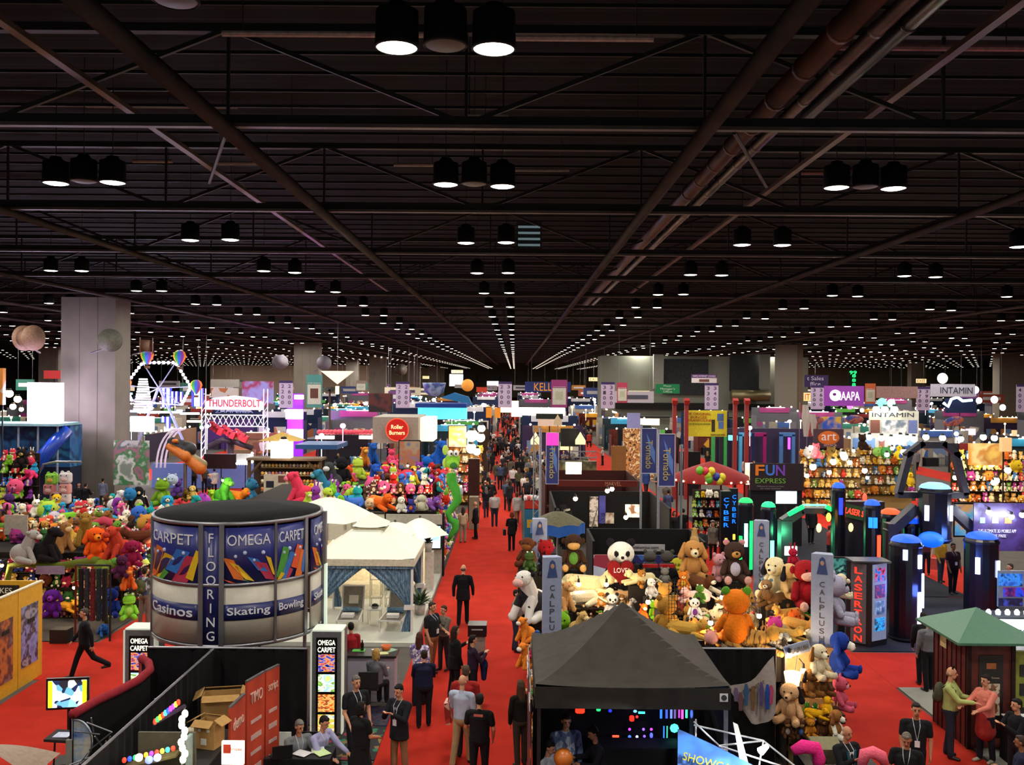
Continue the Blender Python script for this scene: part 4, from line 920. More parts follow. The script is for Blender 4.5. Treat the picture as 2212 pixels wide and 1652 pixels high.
gl=[(1253,1535,20,12,'ff3018','box','red glowing mask shape under the tent valance'),(1293,1531,9,10,'20e070','box','green glowing shape under the tent valance'),(1221,1527,6,5,'3040ff','ball','tiny blue glowing badge by the tent leg'),
      (1318,1535,8,7,'2030d0','ball','dim blue glowing ring under the valance'),(1372,1536,8,6,'70c0ff','ball','pale blue glowing badge on black wall'),(1386,1539,14,5,'40e0d0','tube','cyan glowing band on black wall'),
      (1365,1552,10,12,'ff2818','box','red glowing figure on black wall'),(1376,1548,6,6,'ff3020','ball','small red glowing badge beside the red figure'),(1360,1575,6,6,'c040ff','ball','violet glowing badge, middle column of the black wall'),(1390,1575,6,6,'9060ff','ball','lilac glowing badge on black wall'),
      (1407,1575,6,6,'d040e0','ball','magenta glowing badge on black wall'),(1360,1591,7,7,'4070ff','ball','blue glowing badge on black wall'),(1376,1591,6,6,'d0f0ff','ball','white glowing badge on black wall'),(1392,1590,6,6,'8050c0','ball','dull violet glowing badge on black wall'),(1407,1588,7,12,'5060ff','ball','tall blue glowing badge on black wall'),
      (1330,1590,14,5,'ff5030','tube','orange glowing bar on black wall'),(1370,1610,14,4,'b050ff','tube','violet glowing bar on black wall'),(1402,1624,5,46,'3a50ff','tube','tall blue light tube standing on black wall'),(1411,1624,5,46,'ff3a60','tube','tall pink light tube beside the blue one'),
      (1428,1540,5,22,'3070ff','tube','bright blue light tube hanging first in the row'),(1440,1540,5,22,'3a50b0','tube','dull blue light tube hanging second in the row'),(1450,1540,5,22,'6a7ac0','tube','grey-blue light tube hanging third in the row'),(1458,1540,5,22,'5a4a80','tube','dull violet light tube hanging fourth in the row'),
      (1467,1540,4,20,'a040a0','tube','purple light tube hanging in the row'),(1474,1542,5,20,'ff50c0','tube','pink light tube hanging in the row'),(1483,1540,5,20,'40e0a0','tube','mint light tube hanging in the row'),(1494,1542,6,18,'4060ff','ball','blue glowing oval at the row end'),
      (1434,1585,3,34,'2a70d0','tube','thin blue light wand lower in the wall'),(1441,1585,3,34,'30a080','tube','thin green light wand lower in the wall'),(1438,1627,18,4,'ffe0e0','tube','white glowing bar low on the wall'),(1460,1627,10,4,'40c0ff','tube','sky blue glowing bar low on the wall'),(1373,1622,12,12,'10402a','ball','dim green disc low on the wall'),(1388,1624,12,14,'401a5a','ball','dim violet disc low on the wall')]
for px,py,w,h,c,k,lb in gl:glow(px,py,w,h,c,k,17.55,label=lb)
o=thing('light_target','round rainbow ring light with pink centre on the black wall','ring light',P(1457,1573,17.5))
for r0,c in ((.085,'40e0c0'),(.06,'30e060'),(.035,'ff50c0')):
    b=B();b.tube((0,.03-r0*.3,0),(0,.04-r0*.3,0),r0,n=8);b.obj('ring',E(c,3.5),o)
o=thing('goods_table','black table with small goods inside the dark tent','table',(2.3,17.2,0));B().box(0,0,.9,1.6,.5,.04).obj('tabletop',M('101014'),o);B().box(0,.03,.44,1.5,.42,.86).obj('body',M('0c0c0e'),o)
l=bpy.data.lights.new('tent_light','POINT');l.energy=14;l.color=(.4,.5,1);l.shadow_soft_size=.1;lo=bpy.data.objects.new('tent_light',l);COL.objects.link(lo);lo.location=(2.5,17.0,1.9)
# side banner of the tent, tornado-like pop-up display in front
o=thing('side_banner','tall dark printed side banner with white CG letters by the tent edge','banner',(.30,16.3,0))
B().box(0,0,1.27,.02,3.0,2.54).obj('cloth',PIC(['1a1830','2a2444','14121e','30283a','a05a20','201c34'],1.6,kind='n',seed=3),o)
B().box(-.02,-1.2,2.4,.012,.5,.14).obj('letter_patch',M('d8d4d0'),o)
text('CG',1,M('e8e4e0'),o,loc=(-.02,.9,2.35),rot=(math.pi/2,0,-math.pi/2),fit=(.9,.22))
p0=G(1143,1440,2.5)
o=thing('blue_display','blue curved pop-up display lit by clip lamps, yellow lettering','display',(2.75,13.9,0))
b=B();n=12;vs=[]
for t in (0,.04):
    for z in (.02,1):
        for i in range(n+1):
            u=i/n;vs.append((-.28+1.25*u,-.12-.35*u*u+t,2.46-.5*u if z==1 else .02))
k=n+1;b.add(vs,[f for i in range(n)for f in ((i,i+1,k+i+1,k+i),(2*k+i,3*k+i,3*k+i+1,2*k+i+1),(k+i,k+i+1,3*k+i+1,3*k+i))]);b.obj('printed_face',PIC(['1a5ab0','2a6ac0','1a4a98','3a7ac8'],1.2,kind='n',rough=.5),o,smooth=True)
text('SHOWCASE',1,M('d8d040'),o,loc=(.2,-.26,2.02),rot=(math.pi/2,.2,-.15),fit=(.85,.12))
b=B()
for (p,q)in (((.0,.1,2.45),(1.0,-.1,2.3)),((1.0,-.1,2.3),(1.55,-.3,1.9)),((.35,-.05,2.2),(1.0,-.1,2.3)),((.35,-.05,2.2),(1.55,-.3,1.9)),((.9,-.1,1.7),(1.0,-.1,2.3)),((.0,.1,2.5),(.9,-.1,1.7)),((1.55,-.3,1.9),(1.3,0,.02)),((.05,.2,2.5),(.05,.2,.02))):b.tube(p,q,.014,n=6)
b.obj('frame_rods',M('e0e0e0',rough=.3,metal=.5),o)
for i,q in enumerate([(1.0,-.3,2.3),(1.55,-.5,1.88)]):
    b=B();b.tube(q,Vector(q)+Vector((-.12,-.08,-.05)),.035,.06,n=10);b.obj('clip_lamp_head',E('ffffff',12),o)
l=bpy.data.lights.new('display_light','SPOT');l.energy=260;l.spot_size=1.5;l.color=(.9,.97,1);l.shadow_soft_size=.06;lo=bpy.data.objects.new('display_light',l);COL.objects.link(lo);lo.location=(3.85,13.1,2.35);lo.rotation_euler=(Vector((3.2,13.6,1.7))-lo.location).to_track_quat('-Z','Y').to_euler()
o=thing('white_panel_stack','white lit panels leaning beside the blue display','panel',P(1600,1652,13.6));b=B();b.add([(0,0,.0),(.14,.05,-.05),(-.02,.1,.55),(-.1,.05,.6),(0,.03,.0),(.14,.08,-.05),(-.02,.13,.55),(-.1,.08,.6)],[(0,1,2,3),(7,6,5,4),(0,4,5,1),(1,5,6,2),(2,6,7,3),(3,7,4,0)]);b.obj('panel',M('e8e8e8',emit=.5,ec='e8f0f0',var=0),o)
# cloth banner hung between tent and toy booth
a1,a2,a3,a4=P(1572,1483,17.3),P(1672,1418,17.3),P(1676,1540,17.3),P(1622,1560,17.3)
o=thing('cloth_banner','white cloth banner with printed cartoon figures hung beside the dark tent','banner',a1)
b=B();vs=[];n=10
for t in (0,.02):
    for j in range(n+1):
        for i in range(n+1):
            u,v=i/n,j/n;top=a1.lerp(a2,u);bot=a4.lerp(a3,u);q=top.lerp(bot,v)-a1;q.z-=.16*math.sin(math.pi*u)*(1-v*.3);q.y+=t+.05*math.sin(u*9+v*4);vs.append(q)
k=(n+1)**2;b.add(vs,[(j*(n+1)+i,j*(n+1)+i+1,(j+1)*(n+1)+i+1,(j+1)*(n+1)+i)for j in range(n)for i in range(n)]+[(k+(j+1)*(n+1)+i,k+(j+1)*(n+1)+i+1,k+j*(n+1)+i+1,k+j*(n+1)+i)for j in range(n)for i in range(n)]);b.obj('cloth',M('a89c94',rough=.9,var=.1),o,smooth=True)
text('Of Character',1,M('5a5048',var=0),o,loc=(.4,-.06,-.02),rot=(math.pi/2,-.53,0),fit=(.62,.09))
for i,(px,py,h,c)in enumerate([(1600,1515,40,'6a4a50'),(1612,1500,46,'3a5a80'),(1627,1508,52,'7a5a3a'),(1645,1500,50,'5a4a7a'),(1658,1505,54,'2a4a9a'),(1666,1500,40,'b04a6a'),(1590,1500,30,'6a5a7a')]):
    p=P(px,py,17.22)-a1;b=B();hh=h*.0086;b.prism([(p.x-.03,p.z-hh/2),(p.x+.03,p.z-hh/2),(p.x+.045,p.z+hh*.2),(p.x+.02,p.z+hh/2),(p.x-.025,p.z+hh/2),(p.x-.045,p.z+hh*.15)],.012,'y',p.y+.0);b.obj('printed_figure',M(c,rough=.9),o)
# ================================================================ plush toy booth beside the aisle (posts, walls, platform)
CP=M('8e98b4',rough=.6,var=.05)
def cal_post(px,D,z1,label,rz=0,w=.4):
    p=P(px,1300,D);o=thing('sign_post',label,'sign',(p.x,D,0),R(rz));s=w/2
    b=B();b.prism([(-s,-s*.5),(s,-s*.5),(s*.75,s*.7),(-s*.75,s*.7)],z1,'z');cl=b.obj('column',CP,o)
    for k,ch in enumerate('CALPLUSH'):text(ch,1,M('4a4648'),cl,loc=(-.0,-s*.5-.006,z1-.62-.16*k),fit=(.1,.11))
    for z in (z1-.25,z1-.62-.16*8-.05):
        b=B();b.prism([(-.11,z-.16),(.11,z-.16),(.07,z+.02),(.055,z+.15),(0,z+.2),(-.055,z+.15),(-.07,z+.02)],.012,'y',-s*.5-.012);b.obj('bell_emblem',M('3a4a7a'),o);B().ell((0,-s*.5-.012,z+.07),(.04,.008,.05),8,6).obj('emblem_face',M('b08a70'),o)
    return o
cal_post(1190,18.9,4.05,'grey-blue lettered post rising beside the black tent',12)
cal_post(1163,24.4,4.0,'grey-blue lettered post partly behind the red plush by the aisle',10)
cal_post(1643,24.4,4.0,'grey-blue lettered post before the green neon towers',-12)
cal_post(1777,19.2,4.1,'grey-blue lettered post next to the lilac plush elephant',-25,.44)
o=thing('hanging_board','small tilted grey-blue board with bell emblem over the lit toy shelf','sign',P(1722,1401,18.25),R(0))
B().box(0,0,0,.52,.04,.22,ry=-.3).obj('board',CP,o);text('CALPLUSH',1,M('5a5040'),o,loc=(.04,-.03,.0),rot=(math.pi/2,-.3,0),fit=(.36,.1));B().box(-.2,-.025,-.06,.08,.01,.16,ry=-.3).obj('emblem',M('3a4a7a'),o);B().tube((0,.03,0),(0,.2,-1.9),.012).obj('pole',BLK,o)
o=thing('toy_platform','dark raised platform carrying the big plush animals by the main aisle','platform',(3.45,21.9,0))
B().box(-.35,2.2,.93,5.2,1.6,1.86).obj('rear_block',M('1a1614',rough=.9),o)
B().box(1.6,-1.1,.9,2.7,3.6,1.8).obj('side_block',M('1a1614',rough=.9),o)
B().box(-2.5,-1.1,.8,.9,5.0,1.6).obj('aisle_block',M('1a1614',rough=.9),o)
B().box(-.8,1.38,1.0,2.6,.05,1.7).obj('lit_backboard',M('b08a60',rough=.9),o)
for z in (.7,1.15,1.6):B().box(-.85,1.15,z,2.4,.4,.03).obj('shelf',M('3a2a20'),o)
B().box(2.62,-3.05,1.2,1.1,.05,2.1).obj('front_backboard',M('a07a50',rough=.9),o)
for z in (.45,1.0,1.55):B().box(2.62,-3.25,z,1.15,.38,.03).obj('front_shelf',M('2a2220'),o)
B().box(2.0,-3.15,1.25,.05,.6,2.5).obj('divider',M('4a4038'),o)
b=B()
for i in range(6):b.tube((-.14+.056*i,0,0),(-.14+.056*i,0,.95),.006,n=4)
for i in range(12):b.tube((-.16,0,.02+.08*i),(.16,0,.02+.08*i),.006,n=4)
g1=b.obj('wire_grid',M('3a2a1a',rough=.4,metal=.5),loc=P(1600,1378,19.2),label='black wire grid standing behind the orange plush',cat='grid');g1.scale=(1.2,1,1.1)
g2=g1.copy();COL.objects.link(g2);g2.location=P(1460,1345,19.6);g2['label']='black wire grid standing behind the sitting tan plush';g2.scale=(1.1,1,.95)
for (px,py,D,pw)in [(1250,1262,22.2,60),(1310,1262,22.2,60),(1400,1300,20.5,30),(1535,1345,19.4,55),(1560,1290,21.5,45),(1590,1375,18.9,30),(1705,1415,18.2,60),(1735,1448,18.2,35),(1640,1330,20,35),(1655,1280,21.6,25)]:
    bulb(P(px,py,D),pw,r=.055,label='warm bulb lamp glowing among the plush animals',group='bulb lamps of the plush booth by the tent')
b=B();b.tube((0,0,0),(0,0,.34),.1,.17,n=14);b.obj('lampshade_toy',E('ffd890',3.5),loc=P(1712,1490,18.15),smooth=True,label='glowing cream lampshade shape on the lit toy shelf',cat='lampshade')
# ================================================================ green roofed kiosk and tables on the grey carpet
o=thing('market_kiosk','dark red wooden kiosk with a low green roof','kiosk',(10.05,20.1,0))
RW=M('5a1f18',rough=.6,var=.35,scale=5)
B().box(-.05,.05,1.12,.96,1.55,2.24).obj('body',RW,o)
b=B();b.add([(-.88,1.0,2.3),(-.88,-1.03,2.3),(.95,-1.03,2.3),(.95,1.0,2.3),(0,0,2.8),(-.88,1.0,2.25),(-.88,-1.03,2.25),(.95,-1.03,2.25),(.95,1.0,2.25)],[(0,1,4),(1,2,4),(2,3,4),(3,0,4),(8,7,6,5),(0,5,6,1),(1,6,7,2),(2,7,8,3),(3,8,5,0)]);b.obj('roof',M('3f6f55',rough=.5,var=.06),o)
for k in range(8):B().box(-.535,-.65+.21*k,1.12,.02,.02,2.2).obj('plank_groove',M('2a0e0a'),o)
for s in (-1,1):B().box(-.05+s*.46,-.74,1.12,.08,.06,2.24).obj('corner_post',M('2a1410'),o)
B().box(-.05,-.735,1.12,.5,.02,1.7).obj('poster',M('1c1614',rough=.4),o);B().box(-.05,-.75,1.75,.2,.012,.12).obj('poster_photo',M('9a5a34'),o);B().box(-.05,-.75,1.05,.36,.012,.66).obj('poster_photo',PIC(['c8b49a','8a5a3a','d8c8b0','6a4a34'],12,seed=4),o)
text('Dining Scenes',1,M('a89a84'),o,loc=(-.05,-.755,1.5),fit=(.34,.05))
B().box(-.54,.35,1.95,.02,.28,.24).obj('paper_note',M('d8c888'),o)
o=thing('panel_stand','yellow and grey product panel beside the green-roofed kiosk','display',(10.95,19.6,0));B().box(0,0,1.0,.7,.1,2.0).obj('panel',M('9aa040',rough=.6),o)
for z in (.7,1.2,1.6):B().box(0,-.06,z,.5,.02,.25).obj('product_window',M('3a3a3c'),o)
skirt_table(10.35,17.6,.75,2.6,.92,'white-topped table with black skirt before the kiosk',top='d8e0dc',rz=R(0))
skirt_table(11.6,18.4,1.2,.8,.92,'second white-topped table at the picture edge by the kiosk',top='d0d8d4')
# ================================================================ laser game kiosk and dark towers
o=thing('sign_kiosk','black angled kiosk with red glowing vertical letters','kiosk',(10.35,27.0,0))
b=B();b.prism([(-.6,.1),(-.05,-.35),(.55,0),(.1,.5)],2.45,'z');b.obj('body',M('17171c',rough=.4),o)
a_=math.atan2(-.45,.55)
fc=Vector((-.325,-.125));nn=Vector((-.45,-.55)).normalized()
lpn=B().box(-.325+nn.x*.01,-.125+nn.y*.01,1.25,.44,.02,2.3,rz=a_).obj('letter_panel',M('5a5a60',rough=.4),o)
for i,ch in enumerate('LASERTRON'):text(ch,1,E('ff2a1a',2.2),lpn,loc=(-.325+nn.x*.03,-.125+nn.y*.03,2.2-.245*i),rot=(math.pi/2,0,a_),fit=(.22,.18),bold=.01)
a2_=math.atan2(.35,.6);n2=Vector((.35,-.6)).normalized()
B().box(.25+n2.x*.01,-.175+n2.y*.01,1.3,.6,.02,2.2,rz=a2_).obj('photo_panel',M('8a98b0',rough=.4,emit=.25,ec='8a98b0'),o)
for i,cs in enumerate((['203a80','3070c0','c03040','101830'],['801a30','202a60','c04060'],['2a3a60','4a6a90','90a0c0'],['102a80','30a0e0','101828'])):
    B().box(.25+n2.x*.03,-.175+n2.y*.03,2.1-.48*i,.42,.02,.38,rz=a2_).obj('lit_photo',PIC(cs,7,emit=.9,kind='n',seed=i),o)
B().box(0,.05,2.47,1.1,.7,.05).obj('slanted_top',M('2a2a30',rough=.3),o)
o=thing('monitor','monitor on the black kiosk showing a green dusty scene','monitor',(9.95,28.1,2.05));B().box(0,0,0,1.0,.1,.62).obj('casing',M('0c0c10'),o);B().box(0,-.055,.02,.9,.01,.5).obj('screen',PIC(['102a28','3a7a70','0c1a20','6aa898'],3,kind='n',emit=.9),o);B().box(0,.0,-1.1,.2,.1,2.0).obj('stand',BLK,o)
def light_tower(px,D,w,z0,z1,label,c='1050ff',dome=True,strips=(),name='light_tower',body='0a0c1a'):
    p=P(px,1200,D);o=thing(name,label,'tower',(p.x,D,0));r=w/2
    b=B();b.lathe([(0,z0),(r*.92,z0),(r,z0+.08),(r,z1-.1),(r*.9,z1),(0,z1)],n=16);b.obj('shell',M(body,rough=.25,var=.2),o,smooth=False)
    for zz in (z0+.1,z1-.12):b=B();b.lathe([(r*1.04,zz-.04),(r*1.06,zz),(r*1.04,zz+.04)],n=16);b.obj('ring',M('1c2030',rough=.3,metal=.4),o)
    if dome:b=B();b.lathe([(r*.95,z1),(r*.8,z1+.1),(r*.45,z1+.17),(0,z1+.19)],n=16);b.obj('lit_dome',E(c,1.15),o,smooth=True)
    for (a,za,zb,sc,ss)in strips:
        t=R(a);B().box(r*1.03*math.cos(t),r*1.03*math.sin(t),(za+zb)/2,.05,.13,zb-za,rz=t).obj('light_strip',E(sc,ss),o)
    return o
BL='1a40ff';WB='b8ccff'
light_tower(1957,27.6,.92,0,2.95,'tall dark tower with blue dome right behind the red-lettered kiosk',strips=[(-60,2.2,2.6,WB,8),(-60,.35,1.5,WB,8),(-115,2.45,2.75,WB,8),(-20,1.0,2.0,WB,8)])
light_tower(2120,28.6,.98,0,2.9,'tall dark tower with blue dome near the picture edge',strips=[(-128,1.85,2.35,WB,8),(-50,1.75,2.25,WB,8),(-128,.3,.8,WB,5)])
light_tower(2018,31.0,1.05,2.35,4.15,'raised dark drum tower with two white light slots',dome=True,c='80b8ff',strips=[(-140,3.1,3.6,WB,8),(-45,3.1,3.6,WB,8)])
b=B();b.ell((0,0,0),(.4,.4,.26),16,10);b.obj('blue_bowl_light',E('1060ff',1.1),loc=P(2011,1165,30.5),smooth=True,label='glowing blue bowl under the raised drum tower',cat='lamp')
light_tower(1883,31.5,.56,0,3.5,'slim dark tower with broad glowing blue collar',strips=[(-90,2.75,3.1,'1a6aff',3),(-60,1.7,2.5,'ff3a20',4),(-120,2.75,3.1,'1a6aff',3)])
light_tower(1810,33.5,.5,0,3.85,'slim dark tower with square blue lit window',strips=[(-90,2.9,3.5,'1a2aff',4)])
light_tower(1923,33.0,.75,0,3.0,'short dark tower with glowing orange-red dome',c='ff4a18',strips=[])
light_tower(1968,31.5,.6,0,2.9,'dark tower with blue dome under the sloping arch',strips=[])
light_tower(1659,33.8,.55,0,3.1,'dark tower with green dome and green neon tube',c='10d080',strips=[(-75,.4,1.9,'50ffb0',7),(-120,.2,2.0,'10a040',3)])
light_tower(1610,36.5,.6,0,2.9,'dark column with bright mint neon bar beside the cyber towers',c='10c060',strips=[(-100,1.2,2.1,'90fff0',7),(-60,.3,2.2,'10a048',4),(-140,.2,1.6,'10a048',3)])
o=thing('arcade_gate','dark angular arch gate above the raised drum tower','arch',(14.2,31.4,0));AM=M('2c2c34',rough=.4,var=.2)
b=B()
for s in (-1,1):b.box(s*1.42,0,1.45,.34,.5,2.9);b.box(s*1.05,0,3.0,1.3,.45,.3,ry=s*.75)
b.obj('legs',AM,o)
b=B()
for s in (-1,1):
    b.box(s*.95,.1,4.6,.2,.3,1.5,ry=-s*.25);b.box(s*.62,.1,5.4,.75,.3,.18,ry=s*.65)
b.box(0,.1,5.55,.9,.3,.22)
for s in (-1,1):b.box(s*.82,.1,3.85,.75,.3,.2)
b.obj('arch_top',AM,o)
o=thing('arcade_gate','dark round-topped gate around the table with bottles','arch',(10.9,33.8,0));b=B()
for s in (-1,1):b.box(s*1.0,0,1.3,.4,.5,2.6);b.box(s*.75,0,2.75,.8,.45,.3,ry=s*.6)
b.box(0,0,2.98,.9,.45,.2);b.obj('arch',AM,o)
for s in (-1,1):B().box(s*.68,-.25,3.0,.62,.1,.14,ry=s*.5).obj('green_light',E('10d060',2.5),o)
B().box(0,-.25,3.2,.8,.1,.06).obj('green_light',E('60ffa0',2.5),o)
o=thing('arcade_gate','dark machine frame with red zigzag light letters','arch',(13.0,34.8,0));B().box(0,0,1.6,1.7,.4,3.2).obj('frame',M('24202a',rough=.4),o);B().box(0,-.22,2.75,1.5,.04,.5,ry=.22).obj('sign_plate',M('2a5030',rough=.5),o);text('LASER STORM',1,E('ff3020',4),o,loc=(0,-.25,2.75),rot=(math.pi/2,.22,0),fit=(1.3,.22),bold=.012)
for i,(px,lb)in enumerate([(1567,'dark tower with vertical blue glowing letters, bigger one'),(1584,'dark tower with vertical blue glowing letters, narrow one')]):
    p=P(px,1100,38.5+i*1.0);o=thing('letter_tower',lb,'sign tower',(p.x,p.y,0));w=.42-.1*i;B().box(0,0,1.55,w,.3,3.1).obj('tower',M('0b0d16',rough=.3),o)
    for k,ch in enumerate('CYBER'):text(ch,1,E('1070ff',1.8),o,loc=(0,-.17,2.75-.26*k),fit=(w*.5,.17),bold=.01)
    b=B();b.box(0,-.17,1.05,.09,.03,.22);b.obj('amber_light',E('ffc030',5),o)
for (px,py,D,c,e,lb)in [(1790,1117,33,'ffb030',6,'amber flame lamp on the dark arcade frame'),(1769,1140,32.5,'ffc060',6,'small amber lamp low on the arcade frame'),(1838,1139,34,'ffc060',5,'small amber lamp beyond the slim blue tower'),(1868,1074,36,'ff3020',6,'red beacon on the arcade roof'),(1855,1092,36,'ff3020',5,'small red beacon below the arcade roof')]:
    b=B();b.ell((0,0,0),(.09,.06,.16),8,6);b.obj('arcade_lamp',E(c,e),loc=P(px,py,D),smooth=True,label=lb,cat='lamp')
skirt_table(P(1745,1160,32.0).x,31.8,1.2,.8,1.0,'small black table with bottles under the green lights',top='c8c8d0')
o=thing('red_cloth','red cloth lying on the bottle table','cloth',(P(1750,1158,31.7).x+.25,31.6,1.0));b=B();b.ell((0,0,.03),(.25,.2,.05),12,6);b.obj('cloth',M('a01818',rough=.9),o)
for k in range(4):b=B();b.lathe([(0,0),(.03,0),(.03,.12),(.012,.17),(.012,.2),(0,.2)],n=8);b.obj('bottle',M('b8c8d8',rough=.1),loc=(P(1735,1150,31.7).x-.15+k*.1,31.6,1.01),label='clear bottle on the small black table',cat='bottle',group='clear bottles on the small black table')
def screen(px0,py0,px1,py1,D,cs,label,emit=1.3,name='display_screen',seed=0,stand=True,scale=2):
    o=board(name,label,'screen',px0,py0,px1,py1,D,M('0c0c10',rough=.3));a=P(px0,py0,D);c=P(px1,py1,D);w=c.x-a.x;h=a.z-c.z
    B().box(0,-.04,h/2,w*.93,.02,h*.9).obj('screen',PIC(cs,scale/max(.3,w),kind='n',emit=emit,seed=seed)if len(cs)>1 else E(cs[0],emit),o)
    if stand:B().box(0,.05,-c.z/2,.1,.06,c.z).obj('stand',BLK,o)
    return o
screen(1693,1178,1722,1200,29.5,['e8eef8'],'bright white small screen beside the kiosk',1.8)
screen(2060,1085,2120,1160,33,['3a8ac8','6ab8d8','d8a060','2a6aa8'],'blue tropical poster wall at the edge of the laser towers',.35,name='poster_wall')
o=board('poster_wall','curved purple poster wall with three white logos and ride photo','poster',2103,1086,2212,1190,31.0,PIC(['2c1c4c','3a2a60','2a1a44','5a5a88'],1.2,kind='n'),texts=[('THE ULTIMATE 3D MOBILE APP',.45,.58,.75,.07,M('c8c8e0',emit=.3,ec='c8c8e0')),('ALWAYS FREE',.4,.68,.45,.06,M('c8c8e0',emit=.3,ec='c8c8e0'))],parts=[('logo',.12,.3,.22,.42,M('9ac8a0')),('logo',.36,.28,.48,.42,M('e8e8f0')),('logo',.6,.3,.74,.42,M('c87a50'))])
for i,(px,py)in enumerate([(2136,1106),(2185,1116),(2208,1112)]):
    bulb(P(px,py,30.4),60,(.85,.9,1),.09,18,label='white spot lamp washing the purple poster wall',group='white lamps over the purple poster wall')
o=board('photo_wall','panel of three framed blue night ride photos at the picture edge','display',2155,1232,2230,1310,27.0,M('6a7a90',rough=.4,emit=.2,ec='6a7a90'),parts=[('photo',.02,.08,.7,.42,PIC(['102a60','2050b0','3080e0','081020'],4,kind='n',emit=.8)),('photo',.15,.46,.9,.72,PIC(['101a60','602060','2040d0','081020'],4,kind='n',emit=.8,seed=2)),('photo',.02,.76,.7,.98,PIC(['102a60','101830','3040a0'],4,kind='n',emit=.8,seed=3))])
o=thing('lit_counter','brilliantly lit white counter front with scribbled lettering','counter',(P(2160,1320,24.5).x,24.6,0));B().box(0,0,.75,1.9,.7,1.5).obj('body',M('c8d8e0'),o);B().box(0,-.36,1.3,1.8,.03,.42).obj('lit_front',E('e8f4ff',3),o);text('illustrators',1,M('2a3a50'),o,loc=(.2,-.39,1.2),fit=(1.2,.14));B().box(0,0,1.52,2.0,.8,.04).obj('top',M('20242c'),o)
for i in range(7):b=B();b.lathe([(0,0),(.06,0),(.07,.08),(.03,.14),(0,.14)],n=10);b.obj('glass_jar',E('e8f4ff',2),loc=(P(2160,1320,24.5).x-.8+.25*i,24.5,1.545),smooth=True,label='white glowing jar on the brilliantly lit counter',cat='jar',group='glowing jars along the lit counter')
l=bpy.data.lights.new('counter_light','POINT');l.energy=60;l.shadow_soft_size=.2;l.color=(.85,.95,1);lo=bpy.data.objects.new('counter_light',l);COL.objects.link(lo);lo.location=(P(2160,1320,24).x,23.6,1.9)
for (x,y,z,c,e_)in [(13.2,27.5,2.2,(.1,.2,1),60),(12.0,27.0,1.5,(.1,.2,1),50),(14.6,30,2.6,(.1,.25,1),60),(9.8,33.2,2.2,(.1,1,.4),50),(9.2,35.8,1.6,(.1,1,.4),40)]:
    l=bpy.data.lights.new('tower_light','POINT');l.energy=e_;l.shadow_soft_size=.2;l.color=c;lo=bpy.data.objects.new('tower_light',l);COL.objects.link(lo);lo.location=(x,y,z)
# ================================================================ people in front and in the aisles
AD=(5,8,15,8)       # arm hanging
FW=(25,8,75,20)     # forearm forward
PH=(35,6,95,35)     # hands together at chest
ARMS2=lambda a,b:(a,b)
# --- front, by the carpet booth
person('seated woman with blonde hair on the black stool at the white counter',812,1500,h=1.68,D=21.1,z0=-.2,rz=165,sex='f',top='6a6870',bot='1a1a1e',hair='bob',hc='b08a48',arms=(FW,FW),legs=((80,80),(80,80)),sleeve='long',sit=1)
person('person with black hair and a red top standing behind the counter by the lit kiosk',757,1485,D=22.6,h=1.66,rz=-160,sex='f',top='a02028',bot='1a1a20',hair='short',hc='14100e',arms=(AD,FW),sleeve='long')
person('man with grey hair, black polo and white lanyard by the lit floor pictures',768,1652,D=18.1,h=1.8,rz=35,top='17171b',bot='22222a',hair='short',hc='6a6660',girth=1.15,arms=((10,10,40,10),(10,8,20,10)),badge='d8d8e0')
person('woman in a black dress seen from behind, speaking with the man in the black polo',778,1652,D=17.05,h=1.66,rz=150,sex='f',top='141316',bot='141316',hair='bob',hc='120e0c',skirt=1,girth=1.2,arms=((10,10,60,10),FW),legs=((3,3),(0,0)))
person('bearded man in dark blazer and khaki trousers standing on the carpet edge',862,1652,D=17.7,h=1.78,rz=-30,top='191a20',bot='8a6a4a',hair='short',hc='141010',coat=1,coat_in='8a8c94',badge='c8c8d0',sleeve='long',arms=(PH,PH),head=(12,0),name='person')
person('seated man with grey hair in a grey short-sleeved shirt and lanyard',640,1652,D=17.3,z0=-.47,h=1.76,rz=35,top='7e8488',bot='2a2a30',hair='short',hc='6e6a64',sit=1,lean=12,arms=((35,8,40,20),(35,8,45,20)),legs=((85,85),(85,85)),badge='d8d8d8',head=(14,10))
person('seated man with dark hair in a lavender shirt reaching over the black table',684,1652,D=17.45,z0=-.47,h=1.78,rz=60,top='a9a8d0',bot='22222a',hair='short',hc='1c1512',sit=1,lean=15,arms=((35,8,40,20),(45,8,25,10)),legs=((85,85),(85,85)),sleeve='long',badge='e0e0e0',head=(18,0))
# --- along the left edge of the main aisle
person('woman with long auburn hair in a purple flowered blouse behind the navy hoodie',905,1545,h=1.68,D=21.7,rz=170,sex='f',top='a7a0c8',bot='1c1c24',pat='floral',hair='long',hc='4a2418',arms=(AD,FW),sleeve='long')
person('person in a loose navy hoodie seen from behind',915,1570,h=1.66,rz=190,sex='m',top='161a36',bot='14141c',hair='short',hc='2a1c16',girth=1.25,sleeve='long',arms=(PH,PH))
person('big man in black polo and khaki trousers by the cabana curtain',932,1458,h=1.86,rz=60,top='1b1c1e',bot='8a6040',hair='short',hc='3a2c24',girth=1.2,arms=(AD,(15,8,60,20)),badge='c0c8e0')
person('person holding a dark tablet beside the big man in khaki trousers',958,1448,h=1.68,rz=-40,sex='f',top='6a6258',bot='2a2226',hair='short',hc='3a2418',arms=(PH,PH),sleeve='long',
       extra=lambda o,T,hcn,hr:B().box(0,-.34,1.12,.24,.17,.012,rx=.3).obj('tablet',M('101014',rough=.2),o))
person('woman with long brown hair in a black jacket, facing the grey bin',982,1508,h=1.7,rz=115,sex='f',top='121114',bot='14131a',hair='long',hc='2c1a12',girth=1.1,sleeve='long',arms=(AD,PH),coat=1)
